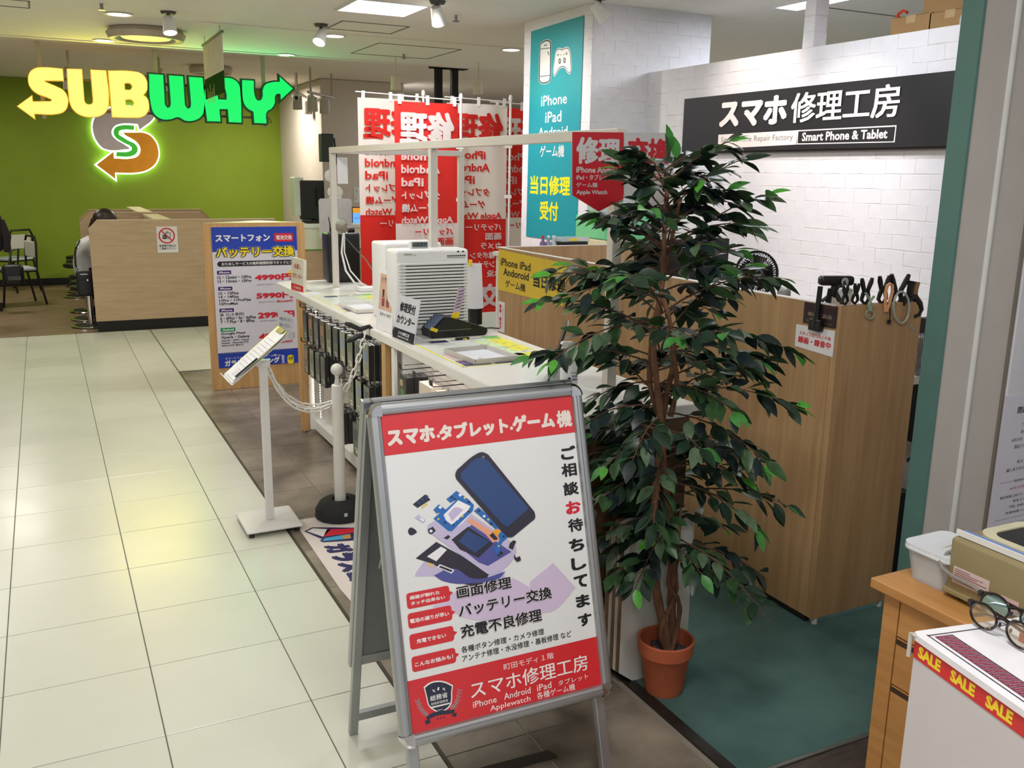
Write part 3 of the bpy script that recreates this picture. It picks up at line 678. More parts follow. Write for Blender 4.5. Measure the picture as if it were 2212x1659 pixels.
    T('iPhone', c5(800, 1188), c5(985, 1145), WHITEPRINT, bold=.004, h=14); T('Android', c5(1042, 1122), c5(1250, 1075), WHITEPRINT, bold=.004, h=14); T('iPad', c5(1300, 1058), c5(1412, 1032), WHITEPRINT, bold=.004, h=14); T('タブレット', c5(1465, 1015), c5(1700, 962), WHITEPRINT, bold=0, h=12)
    T('Applewatch', c5(935, 1222), c5(1250, 1148), WHITEPRINT, bold=.004, h=15); T('各種ゲーム機', c5(1300, 1120), c5(1597, 1050), WHITEPRINT, bold=.004, h=15)
    # crest
    NV = mat('crest_navy', (36, 44, 66), .35, coat=.2)
    sh = [(425, 1100), (415, 1060), (470, 1020), (540, 1003), (610, 1012), (680, 1045), (672, 1100), (672, 1160), (655, 1230), (560, 1300), (460, 1230), (440, 1160)]
    def sc(pts, k, cx=548, cy_=1150): return [c6(cx+(x-cx)*k, cy_+(y-cy_)*k) for x, y in pts]
    outline('crest_border', [sc(sh, 1.04)], WHITEPRINT, po, pl, Z, Z+.0004); outline('crest_field', [sc(sh, .95)], NV, po, pl, Z+.0005, Z+.0007)
    T('総務省', c6(472, 1188), c6(635, 1155), WHITEPRINT, z=Z+.0012, bold=.012, h=12); T('登録修理業者', c6(478, 1228), c6(638, 1194), WHITEPRINT, z=Z+.0012, bold=.0, h=6)
    flat(po, pl, [c6(465, 1245), c6(655, 1200), c6(652, 1214), c6(472, 1258)], WHITEPRINT, Z+.0011); T('2017', c6(540, 1280), c6(586, 1258), WHITEPRINT, z=Z+.0012, bold=.02)
    for k in range(2):
        x = 490+k*95; y = 1092-k*16
        flat(po, pl, [c6(x, y+12), c6(x+6, y+8), c6(x+26, y-12), c6(x+20, y-14)], WHITEPRINT, Z+.0011); flat(po, pl, [c6(x-2, y-10), c6(x+4, y-14), c6(x+28, y+10), c6(x+22, y+14)], WHITEPRINT, Z+.0011)
    flat(po, pl, [c6(535, 1088), c6(540, 1060), c6(556, 1056), c6(552, 1085)], WHITEPRINT, Z+.0011)
    outline('crest_ribbon', [[c6(*q) for q in [(435, 1335), (480, 1305), (560, 1280), (640, 1272), (700, 1268), (695, 1300), (640, 1308), (560, 1318), (490, 1340), (445, 1372)]]], NV, po, pl, Z+.0008, Z+.0012)
    for pts in ([(420, 1375), (455, 1360), (480, 1385), (432, 1410)], [(665, 1325), (700, 1300), (720, 1300), (712, 1335)]): flat(po, pl, [c6(*q) for q in pts], NV, Z+.001)
    for k in range(3): x, y = 543+28*k, 1355-8*k; flat(po, pl, [c6(x+(13 if j % 2 == 0 else 5)*math.cos(PI/2+j*PI/5), y-(13 if j % 2 == 0 else 5)*math.sin(PI/2+j*PI/5)) for j in range(10)], NV, Z+.0006, name='crest_star')
    for side in (0, 1):
        stem = [(355, 1195), (375, 1250), (410, 1295), (450, 1325)] if side == 0 else [(745, 1100), (730, 1180), (705, 1230), (670, 1262)]
        for i in range(9):
            f = i/8*3; k = min(2, int(f)); f -= k; x = stem[k][0]+(stem[k+1][0]-stem[k][0])*f; y = stem[k][1]+(stem[k+1][1]-stem[k][1])*f
            tx, ty = stem[k+1][0]-stem[k][0], stem[k+1][1]-stem[k][1]; l = math.hypot(tx, ty); tx /= -l; ty /= -l
            for s_ in (-1, 1):
                dx, dy = tx*.8+s_*ty*.7, ty*.8-s_*tx*.7
                for kk, mm, zz in ((1.35, WHITEPRINT, Z+.0003), (1.0, NV, Z+.0008)):
                    L_, Wd = 25*kk, 9*kk
                    cx, cy_ = x+dx*14, y+dy*14
                    flat(po, pl, [c6(cx-dx*L_*.5, cy_-dy*L_*.5), c6(cx-dy*Wd*.5, cy_+dx*Wd*.5), c6(cx+dx*L_*.5, cy_+dy*L_*.5), c6(cx+dy*Wd*.5, cy_-dx*Wd*.5)], mm, zz, name='laurel_leaf')
    obj('backing', MB().box((.01, -H+.01, -.012), (W-.01, -.01, -.006)), mat('backing_grey', (150, 152, 154), .5), t, local=True)
    # front legs continue below the panel in the same plane
    Lf = c0.z/math.cos(lean)
    for u in (.02, W-.05): obj('leg', MB().box((u, -Lf+.004, -.034), (u+.03, -.05, -.0125), bevel=.002), ALU, t, local=True)
    # rear half: mirrored, hinged at the top
    hinge = .028
    rl = math.atan((c0.z)/(2.511-c0.y-hinge-.01)); 
    upr = (Vector((0, 0, 1))*math.sin(rl) - nn*math.cos(rl)).normalized()
    o2 = c0 + nn*(hinge+.022) + aa*W
    pr = Plane(o2, -aa, upr); M2 = pl.M.inverted() @ pr.M
    rb = bpy.data.objects.new('rear_panel', None)
    rear = MB().box((.03, -H+.02, -.006), (W-.03, -.02, .0)); bmesh.ops.transform(rear.bm, matrix=M2, verts=rear.bm.verts[:])
    rp = obj('rear_panel', rear, mat('rear_grey', (128, 130, 132), .45, var=.05), t, local=True)
    for A, B in (((.02, -.034, -.012), (W-.02, 0, .01)), ((.02, -H, -.012), (W-.02, -H+.034, .01)), ((0, -H, -.012), (.034, 0, .01)), ((W-.034, -H, -.012), (W, 0, .01))):
        mb = MB().box(A, B, bevel=.004); bmesh.ops.transform(mb.bm, matrix=M2, verts=mb.bm.verts[:]); obj('rear_frame', mb, ALU, t, local=True)
    Lr = o2.z/upr.z
    for u in (.005, W-.032):
        mb = MB().box((u, -Lr+.004, -.032), (u+.027, -.03, -.0125), bevel=.002); bmesh.ops.transform(mb.bm, matrix=M2, verts=mb.bm.verts[:]); obj('leg', mb, ALU, t, local=True)
    mb = MB().box((.03, -Lr+.06, -.03), (W-.03, -Lr+.09, -.014)); bmesh.ops.transform(mb.bm, matrix=M2, verts=mb.bm.verts[:]); obj('cross_bar', mb, ALU, t, local=True)
    mb = MB().tube([(.02, -.42, -.02), (.02, -.40, -.06), (.02, -.44, -.10)], .003, 6); obj('stay', mb, STEEL, t, local=True)
    return t
a_board()

# ------------------------------------------------------------------ orange-wood board with the battery poster
WOODL = wood('light_oak', (206, 164, 110), (182, 138, 88), (9, 9, .8), .4)
OAK = wood('booth_oak', (186, 150, 108), (160, 124, 84), (8, 8, .55), .42)
def battery_board():
    Y = 7.40; pl = pY((0, Y, 0))
    x0, z1 = ony(437, 482, Y).x, ony(437, 482, Y).z; x1 = ony(657, 486, Y).x; x0b = ony(459, 841, Y).x; x0 = (x0+x0b)/2
    apex = onz(557, 476, z1)
    t = thing('display_board', 'three-sided oak-veneer display pillar with blue and white battery price poster', 'display', (x0, Y, 0))
    mb = MB().prism([(x0, Y), (x1, Y), (apex.x, apex.y)], 0.004, z1); obj('body', mb, WOODL, t)
    obj('plinth', MB().prism([(x0+.02, Y+.01), (x1-.02, Y+.01), (apex.x, apex.y-.03)], 0, .004), BLACKM, t)
    tl = pl.px(454, 490.8); u0 = pl.px(474, 795)[0]; u1 = pl.px(640, 492)[0]; u0 = (tl[0]+u0)/2; v0 = pl.px(475, 795.6)[1]; v1 = tl[1]
    pp = thing_plane = Plane((u0, Y-.001, v0), (1, 0, 0), (0, 0, 1)); W, H = u1-u0, v1-v0
    po = link('poster', bpy.data.meshes.new('poster'), None, t)
    bm = MB(); bm.box((u0, Y-.004, v0), (u1, Y, v1)); bpy.data.objects.remove(po)
    po = obj('poster', bm, mat('price_poster', (216, 212, 222), .35, var=.02), t)
    # local plane relative to the thing
    lp = Plane((0, Y-.004, 0), (1, 0, 0), (0, 0, 1)); inv = WM[t.name].inverted()
    ref = thing_ref(t, lp)
    c = lambda x, y: (440+x/4.148, 450+y/4.148)
    def F(a, b, m, z=.0008, r=0, **k):
        (ax, ay), (bx_, by_) = c(*a), c(*b); xm, hh = (ax+bx_)/2, abs(ay-by_)/2; ym = (ay+by_)/2
        q = rect((lp.px(ax, ay)[0], lp.px(xm, ym+hh)[1]), (lp.px(bx_, by_)[0], lp.px(xm, ym-hh)[1])); q = rrect(q, r) if r else q; f = flat(ref[0], lp, q, m, z, px=False, **k); ref[1](f); return f
    def T(s, a, b, m, **k):
        o = text(ref[0], lp, s, c(*a), c(*b), m, z=k.pop('z', .0016), h='mid', **k)
        if o: ref[1](o)
    q = rect((u0, lp.px(*c(80, 392))[1]), (u1, v1)); f = flat(ref[0], lp, q, BLUE, .0008, px=False, name='blue_band'); ref[1](f)
    q = rect((u0, v0), (u1, lp.px(*c(135, 1300))[1])); f = flat(ref[0], lp, q, BLUE, .0008, px=False, name='blue_band'); ref[1](f)
    T('スマートフォン', (105, 300), (592, 232), WHITEPRINT, bold=.04)
    F((632, 298), (800, 222), REDTXT, z=.0014, r=.012, name='badge'); T('電池交換', (650, 282), (788, 238), WHITEPRINT, bold=.02, z=.002)
    for b_, m_, z_ in ((.14, WHITEPRINT, .0018), (.11, BLACKPRINT, .0022), (.035, YELLOW, .0026)):
        e = b_*110; T('バッテリー交換', (118-e*1.1, 435+e*.8), (805+e*1.1, 342-e*.8), m_, bold=b_, z=z_)
    F((122, 514), (802, 468), BLACKPRINT, z=.0014, r=.03, name='caption_bar'); T('おためしサービスの無料期間利用でオトクに！', (160, 506), (778, 476), WHITEPRINT, bold=.02, z=.002)
    PUR = mat('tag_purple', (72, 30, 110), .4); GRN = mat('tag_green', (40, 150, 90), .4)
    for s, a, b, m_ in (('iPhone', (120, 592), (245, 558), PUR), ('iPhone', (130, 736), (256, 703), PUR), ('iPhone', (142, 930), (270, 897), PUR), ('Android', (152, 1105), (283, 1070), GRN)):
        F(a, b, m_, z=.0014, r=.004, name='tag'); T(s, (a[0]+18, a[1]-8), (b[0]-14, b[1]+8), WHITEPRINT, bold=.03, z=.002)
    for s, a, b in (('12・12mini・12Pro', (122, 630), (425, 602)), ('13・13mini・13Pro', (126, 664), (428, 638)), ('15・15Plus', (135, 774), (312, 748)), ('14・14Plus', (137, 805), (313, 780)), ('11Pro・11ProMax', (139, 834), (425, 809)), ('12ProMax', (142, 866), (310, 842)),
                    ('SE（1~3 世代）', (146, 966), (360, 934)), ('6・6Plus・6s・6sPlus', (148, 994), (468, 966)), ('7・7 Plus・8・8Plus', (152, 1026), (455, 998)), ('Google Pixel', (155, 1135), (372, 1108)), ('Xperia・Galaxy', (157, 1168), (412, 1138)), ('AQUOS・OPPO・Xiaomi', (160, 1190), (405, 1172)), ('Huawei・Motorola ZTE', (161, 1210), (400, 1194)), ('ASUS FCNT 京セラ', (162, 1236), (355, 1216))):
        T(s, a, b, BLACKPRINT, bold=.025)
    for s, a, b in (('4990円', (458, 645), (800, 585)), ('5990円', (472, 808), (806, 748)), ('2990円', (486, 985), (812, 920)), ('4990円', (495, 1178), (812, 1108))): T(s, a, b, REDTXT, bold=.05)
    for s, a, b in (('税込5489円', (660, 692), (780, 672)), ('税込6589円', (655, 842), (795, 818)), ('税込3289円', (670, 1018), (795, 995)), ('税込5489円', (670, 1205), (795, 1180))): T(s, a, b, REDTXT, bold=.03)
    for a, b in (((475, 690), (635, 676)), ((490, 846), (646, 832)), ((504, 1014), (655, 1000))): T('通常価格の費用(税込)', a, b, GREYPRINT, bold=0)
    F((760, 605), (805, 553), YELLOW, z=.0014, r=.02, name='badge')
    T('※お客様負担の金額です。詳しくはスタッフまでお問い合わせください', (148, 1290), (800, 1272), GREYPRINT, bold=0)
    T('スマートフォン・タブレット・ゲーム機 etc', (192, 1340), (690, 1318), WHITEPRINT, bold=.01); T('ガラスコーティング', (190, 1402), (680, 1345), WHITEPRINT, bold=.05); T('PRO', (702, 1390), (722, 1310), WHITEPRINT, bold=.03)
    F((752, 1392), (805, 1312), YELLOW, z=.0014, r=.02, name='badge'); T('大好評', (758, 1360), (800, 1325), BLACKPRINT, z=.002, bold=.02)
def thing_ref(t, lp):
    """prints are laid out on plane lp; they become children of part `poster` of thing t"""
    po = [c for c in t.children if c.name.startswith(('poster', 'panel', 'cloth', 'board', 'sheet', 'face'))][-1]
    inv = WM[po.name].inverted() @ lp.M
    def fix(o): o.data.transform(inv)
    return po, fix
battery_board()
# ------------------------------------------------------------------ long counter, two units
LAM = mat('white_laminate', (232, 230, 224), .3, var=.02, coat=.2)
PEG = mat('pegboard_white', (222, 214, 208), .5, var=.02)
def pegmat():
    m = MATS['pegboard_white']; nt = m.node_tree; b = nt.nodes['Principled BSDF']
    g = nt.nodes.new('ShaderNodeNewGeometry'); sep = nt.nodes.new('ShaderNodeSeparateXYZ'); nt.links.new(g.outputs['Position'], sep.inputs[0])
    outs = []
    for ax in ('Y', 'Z'):
        a = nt.nodes.new('ShaderNodeMath'); a.operation = 'PINGPONG'; a.inputs[1].default_value = .0125; nt.links.new(sep.outputs[ax], a.inputs[0])
        p = nt.nodes.new('ShaderNodeMath'); p.operation = 'POWER'; p.inputs[1].default_value = 2; nt.links.new(a.outputs[0], p.inputs[0]); outs.append(p)
    s = nt.nodes.new('ShaderNodeMath'); s.operation = 'ADD'; nt.links.new(outs[0].outputs[0], s.inputs[0]); nt.links.new(outs[1].outputs[0], s.inputs[1])
    l = nt.nodes.new('ShaderNodeMath'); l.operation = 'LESS_THAN'; l.inputs[1].default_value = .0035**2; nt.links.new(s.outputs[0], l.inputs[0])
    mx = nt.nodes.new('ShaderNodeMixRGB'); nt.links.new(l.outputs[0], mx.inputs[0])
    mx.inputs[1].default_value = S(222, 214, 208); mx.inputs[2].default_value = S(90, 84, 80); nt.links.new(mx.outputs[0], b.inputs['Base Color'])
pegmat()
X0, X1, ZT = 1.43, 1.985, .945
def counter(lab, y0, y1, leg_y, round_far=False, peg=(0, 0)):
    t = thing('service_counter', lab, 'counter', ((X0+X1)/2, (y0+y1)/2, 0), group='white reception counters')
    r = .09; pts = [(X0, y0), (X1, y0), (X1, y1)]
    pts += [(X0+r-r*math.sin(k*PI/10), y1-r+r*math.cos(k*PI/10)) for k in range(6)] if round_far else [(X0, y1)]
    mb = MB().prism(pts, ZT-.042, ZT); bmesh.ops.bevel(mb.bm, geom=[e for e in mb.bm.edges if abs(e.verts[0].co.z-e.verts[1].co.z) < 1e-5], offset=.003, segments=2, affect='EDGES')
    obj('countertop', mb, LAM, t)
    for ly in leg_y:
        obj('leg', MB().box((X0+.005, ly-.03, .012), (X0+.05, ly+.03, ZT-.042), bevel=.002), WOODL, t, label='oak-veneer front leg')
        obj('foot', MB().lathe([(0, 0), (.014, 0), (.012, .012), (0, .012)], c=(X0+.027, ly, 0), seg=12), STEEL, t)
    px_ = 1.56; a, b = peg
    pb = obj('pegboard', MB().box((px_, a, .09), (px_+.012, b, ZT-.042)), PEG, t)
    obj('plinth', MB().box((1.50, a-.02, .035), (px_+.05, b, .10), bevel=.003), WHITE, t)
    for q in (a-.02, b-.02): obj('side_panel', MB().box((1.475, q-.012, .035), (X1-.03, q+.012, ZT-.042), bevel=.002), WHITE, t)
    obj('back_panel', MB().box((X1-.03, a, .035), (X1-.015, b, ZT-.042)), WHITE, t)
    return t, pb
cA, pbA = counter('far unit of the long white counter with rounded end and hanging phone cases below', 4.30, 6.60, [5.96], True, (4.38, 5.90))
cB, pbB = counter('near unit of the long white counter with white cable boxes below', 2.48, 4.297, [4.24], False, (2.72, 4.10))
obj('side_panel', MB().box((X0+.01, 2.50, .03), (X1-.02, 2.53, ZT-.042)), wood('walnut_side', (104, 76, 52), (76, 54, 36), (9, 9, .8)), cB, label='darker brown end panel')
obj('end_leg', MB().box((X0+.005, 4.08, .03), (X0+.02, 4.12, .9)), WHITE, cB)
# led strips at the far end
for i, (x, z0, z1) in enumerate([(1.535, .62, .84), (1.50, .15, .46), (1.50, .15, .44)]):
    y = 5.86 if i < 2 else 5.70
    t = thing('led_strip', ['short upright strip of light dots at the far end of the pegboard', 'upright strip of light dots low on the pegboard, left one', 'upright strip of light dots low on the pegboard, right one'][i], 'light strip', (x, y, z0), group='dotted light strips under the counter')
    obj('strip', MB().box((x, y-.005, z0), (x+.004, y+.005, z1)), WHITE, t)
    mb = MB()
    for k in range(int((z1-z0)/.018)): mb.box((x-.003, y-.004, z0+.006+k*.018), (x, y+.004, z0+.014+k*.018))
    o = obj('led', mb, mat('led_glow', (255, 244, 228), .4, emit=(255, 238, 214), strength=5, var=0), t); o['kind'] = 'stuff'

lamp('led_strip_lamp', 'AREA', (1.47, 5.15, .895), 1.0, (1, .96, .9), 1.3, .02).rotation_euler = (0, 0, PI/2)
lamp('led_strip_lamp', 'AREA', (1.47, 3.4, .895), .8, (1, .96, .9), 1.2, .02).rotation_euler = (0, 0, PI/2)
# hanging packs: one kind with its parts, then copies
DKP = [mat('pack_dark_%d' % i, c, .3, var=.08, coat=.4) for i, c in enumerate([(30, 30, 34), (48, 46, 50), (64, 50, 40)])]
OLP = [mat('pack_olive_%d' % i, c, .35, var=.08, coat=.3) for i, c in enumerate([(120, 122, 104), (146, 146, 126), (100, 108, 98)])]
PROTO = {}
def pack_proto(kind):
    w_, h_, d_ = .095, .185, .026
    body = {'dark': DKP[0], 'charcoal': DKP[1], 'brown': DKP[2], 'olive': OLP[0], 'cream': OLP[1], 'grey': OLP[2]}[kind]
    light = kind in ('olive', 'cream', 'grey')
    t = thing('phone_case_pack', 'x', 'phone case box', (0, 0, 0))
    # front faces -X, hangs from its top middle at the origin
    obj('box', MB().box((0, -w_/2, -h_-.02), (d_, w_/2, -.02), bevel=.002), DKP[0] if light else body, t, local=True)
    f = obj('front_card', MB().box((-.001, -w_/2+.001, -h_-.019), (.0002, w_/2-.001, -.021)), body, t, local=True)
    pm = mat('pack_print_l', (206, 200, 176), .4) if light else mat('pack_print_d', (150, 150, 154), .4)
    obj('print', MB().box((-.0016, -.03, -.11), (-.001, .03, -.05)), mat('phone_art_'+kind, {'dark': (60, 62, 72), 'charcoal': (90, 92, 98), 'brown': (150, 104, 76), 'olive': (86, 98, 70), 'cream': (120, 140, 168), 'grey': (70, 74, 80)}[kind], .3), f, local=True)
    obj('print', MB().box((-.0016, -.035, -.185), (-.001, .0, -.17)).box((-.0016, -.035, -.165), (-.001, .02, -.158)), pm, f, local=True)
    obj('hang_tab', MB().box((d_/2-.0008, -.02, -.022), (d_/2, .02, .012)), mat('clear_tab', (200, 204, 204), .2, alpha=.5), t, local=True)
    return t
kinds = ['dark', 'charcoal', 'brown', 'olive', 'cream', 'grey']
used = set()
def pack(kind, x, y, z, lab, dy=0):
    global PROTO
    if kind not in PROTO: PROTO[kind] = pack_proto(kind); o = PROTO[kind]
    else: o = copy_tree(PROTO[kind])
    o.location = (x, y, z); o.rotation_euler = (0, 0, dy); o['label'] = lab; o['group'] = 'phone case packs hanging under the counter'; return o
HOOKM = mat('hook_dark', (46, 44, 44), .5, .2)
def hook(pb, y, z, L=.15):
    obj('hook', MB().tube([(1.56, y, z), (1.56-L, y, z), (1.56-L-.008, y, z+.012)], .0028, 6).tube([(1.56, y, z+.02), (1.56-L+.01, y, z+.02)], .002, 5).box((1.56-L-.012, y-.016, z+.006), (1.56-L-.009, y+.016, z+.03)), HOOKM, pb, smooth=True)
order = ['leftmost', 'second', 'third', 'fourth', 'fifth', 'sixth', 'seventh', 'eighth', 'ninth', 'tenth', 'eleventh', 'last']
rows = [(.875, 'top row', [(5.74, 'dark', 2), (5.60, 'brown', 1), (5.47, 'charcoal', 3), (5.33, 'brown', 2), (5.19, 'olive', 2), (5.05, 'dark', 2), (4.91, 'cream', 2), (4.77, 'olive', 3), (4.63, 'grey', 2), (4.49, 'cream', 3)]),
        (.655, 'second row', [(5.74, 'brown', 2), (5.60, 'olive', 1), (5.46, 'dark', 3), (5.34, 'dark', 3), (4.77, 'olive', 1), (4.63, 'cream', 2), (4.49, 'grey', 3)]),
        (.435, 'third row', [(4.80, 'grey', 0), (4.63, 'olive', 2), (4.49, 'grey', 2)]), (.40, 'lowest row', [(4.98, 'charcoal', 3), (4.70, 'grey', 1)])]
for z, rn, its in rows:
    for i, (y, k, n) in enumerate(its):
        hook(pbA, y, z, .15)
        for j in range(n):
            x = 1.425+j*.031; dep = ['front', 'middle', 'rear'][j] if n > 1 else 'single'
            pack(k, x+.0, y, z-.004, '%s phone case pack, %s on %s hook from far end, %s' % ({'dark': 'black', 'charcoal': 'charcoal', 'brown': 'brownish', 'olive': 'olive-grey', 'cream': 'pale blue-grey', 'grey': 'dark grey'}[k], dep, {'leftmost': 'first'}.get(order[i], order[i]), rn))
for y, z in ((5.2, .655), (5.06, .655), (4.92, .655), (5.2, .50), (4.92, .41)): hook(pbA, y, z, .13)
# near unit: green-black accessory stack and white boxes with a cable drawing
def cable_box(y, z, lab, w_=.15, h_=.22, d_=.05, x=1.45):
    t = thing('cable_box', lab, 'box', (x, y, z), group='white cable boxes under the near counter')
    pl = pX((x-.0002, y+w_/2, z-h_))
    obj('box', MB().box((x, y-w_/2, z-h_), (x+d_, y+w_/2, z), bevel=.002), mat('box_cream', (222, 208, 192), .5, var=.03), t)
    c = [c for c in t.children][0]; inv = WM[t.name].inverted() @ pl.M
    for (u, v, r) in ((.04, .075, .03),):
        o = obj('cable_drawing', MB().tube([(u+r*math.cos(a*PI/12), v+r*math.sin(a*PI/12), .0006) for a in range(24)], .0018, 4, closed=True).tube([(u-.012, v-.02, .0006), (u-.014, v+.005, .0006), (u-.006, v+.014, .0006), (u+.002, v+.003, .0006), (u+.004, v-.012, .0006), (u+.012, v-.014, .0006), (u+.013, v+.012, .0006)], .0016, 4), BLACKPRINT, c, local=True); o.data.transform(inv)
    o = text(c, pl, 'cable', (.085, .17), (.12, .18), GREYPRINT, px=False, z=.0006) if False else None
    mb = MB()
    for k in range(5): mb.box((.085, .12+.014*k, .0002), (.085+[.04, .05, .03, .045, .035][k], .124+.014*k, .0008))
    o = obj('small_print', mb, GREYPRINT, c, local=True); o.data.transform(inv)
    obj('tab', MB().box((x+d_/2-.001, y-.02, z), (x+d_/2, y+.02, z+.03)), mat('clear_tab'), t)
cable_box(3.72, .80, 'white cable box with round coil drawing, nearest the green pack')
cable_box(3.52, .80, 'white cable box with round coil drawing, second from the green pack')
cable_box(3.32, .80, 'white cable box just above the sandwich board, third along')
cable_box(3.12, .80, 'white cable box nearest the camera, partly hidden by the sandwich board')
for y in (3.9, 3.72, 3.52, 3.32, 3.12): hook(pbB, y, .835, .15)
for j in range(3):
    t = thing('charger_pack', ['front black and green charger pack hanging under near counter', 'middle black charger pack behind the front green one', 'rear black charger pack against the near pegboard'][j], 'charger box', (1.42+j*.04, 3.92, .83), group='green and black charger packs')
    x = 1.42+j*.04
    obj('box', MB().box((x, 3.875, .58), (x+.036, 3.965, .80), bevel=.002), DKP[0], t)
    obj('front_card', MB().box((x-.001, 3.877, .582), (x, 3.963, .798)), mat('charger_card', (44, 56, 44), .35), t)
    obj('picture', MB().box((x-.0016, 3.905, .64), (x-.001, 3.95, .74)), mat('charger_green', (86, 126, 62), .35), t)
    obj('print', MB().box((x-.0016, 3.92, .75), (x-.001, 3.958, .78)), mat('charger_tan', (176, 160, 120), .35), t)

# ------------------------------------------------------------------ white square-tube frame over the counter
FX = 1.752; FZ = 1.853; PY3 = onx(1322, 650, 1.752).y
t = thing('display_gantry', 'white square-tube rail structure standing on the long counter', 'gantry', (FX, 4.6, ZT))
FWm = mat('frame_white', (214, 208, 200), .4, var=.02)
s = .019
obj('top_rail', MB().box((FX-s, PY3-s, FZ-s), (FX+s, 6.17, FZ+s), bevel=.003), FWm, t)
for y in (6.15, 4.366, PY3): obj('post', MB().box((FX-s, y-s, ZT), (FX+s, y+s, FZ-s), bevel=.003), FWm, t)
obj('rear_rail', MB().box((FX+s, 6.15-s, FZ-s), (2.70, 6.15+s, FZ+s), bevel=.003), FWm, t)
obj('rear_post', MB().box((2.66, 6.15-s, 0), (2.70, 6.15+s, FZ-s), bevel=.003), FWm, t)
a = ony(737, 340, 6.13); b = ony(749, 397, 6.13)
t = thing('paper_sheet', 'blank white paper hanging from the far corner of the counter frame', 'paper', (a.x+.03, 6.125, b.z))
obj('sheet', MB().box((FX+.022, 6.122, b.z), (ony(752, 397, 6.12).x, 6.124, a.z)), PAPER, t)

# red and white pentagon signs hung at the near end of the top rail
def pent(px0, px1, ytop, ybot, tip, y, lab, cm, tm, words):
    pl = pY((0, y, 0)); t = thing('hanging_sign', lab, 'sign', (pl.px(px0, ytop)[0], y, pl.px(px0, ytop)[1]), group='pentagon signs at the end of the frame')
    pts = [pl.px(px0, ytop), pl.px(px1, ytop+1), pl.px(px1, ybot+7), pl.px(*tip), pl.px(px0, ybot)]
    mb = MB().prism([(u, v) for u, v in pts], y, y+.006, axis='y'); obj('panel', mb, cm, t)
    ref = thing_ref(t, pl)
    for s, a, b, bo in words:
        o = text(ref[0], pl, s, a, b, tm, z=.001, bold=bo)
        if o: ref[1](o)
k = 4.254
q = lambda x, y: (1180+x/k, 260+y/k)
SR = mat('sign_red', (190, 28, 42), .35, var=.02); SG = mat('sign_white', (200, 196, 198), .4)
pent(1238, 1347, 285, 422, (1294, 457), PY3-.03, 'red pentagon sign with white repair characters left of the plant top', SR, SG,
     [('修理', q(270, 400), q(682, 162), .04), ('iPhone Android', q(273, 480), q(680, 432), .03), ('iPad・タブレット', q(273, 548), q(605, 500), .02), ('ゲーム機', q(273, 615), q(470, 572), .02), ('Apple Watch', q(273, 690), q(560, 640), .03)])
pent(1348, 1454, 286, 420, (1400, 455), PY3-.028, 'white pentagon sign with red exchange characters behind the plant top', SG, SR,
     [('交換', q(740, 400), q(1135, 168), .04), ('バッテリー', q(740, 475), q(950, 432), .02), ('ボタン', q(965, 545), q(1100, 495), .02)])

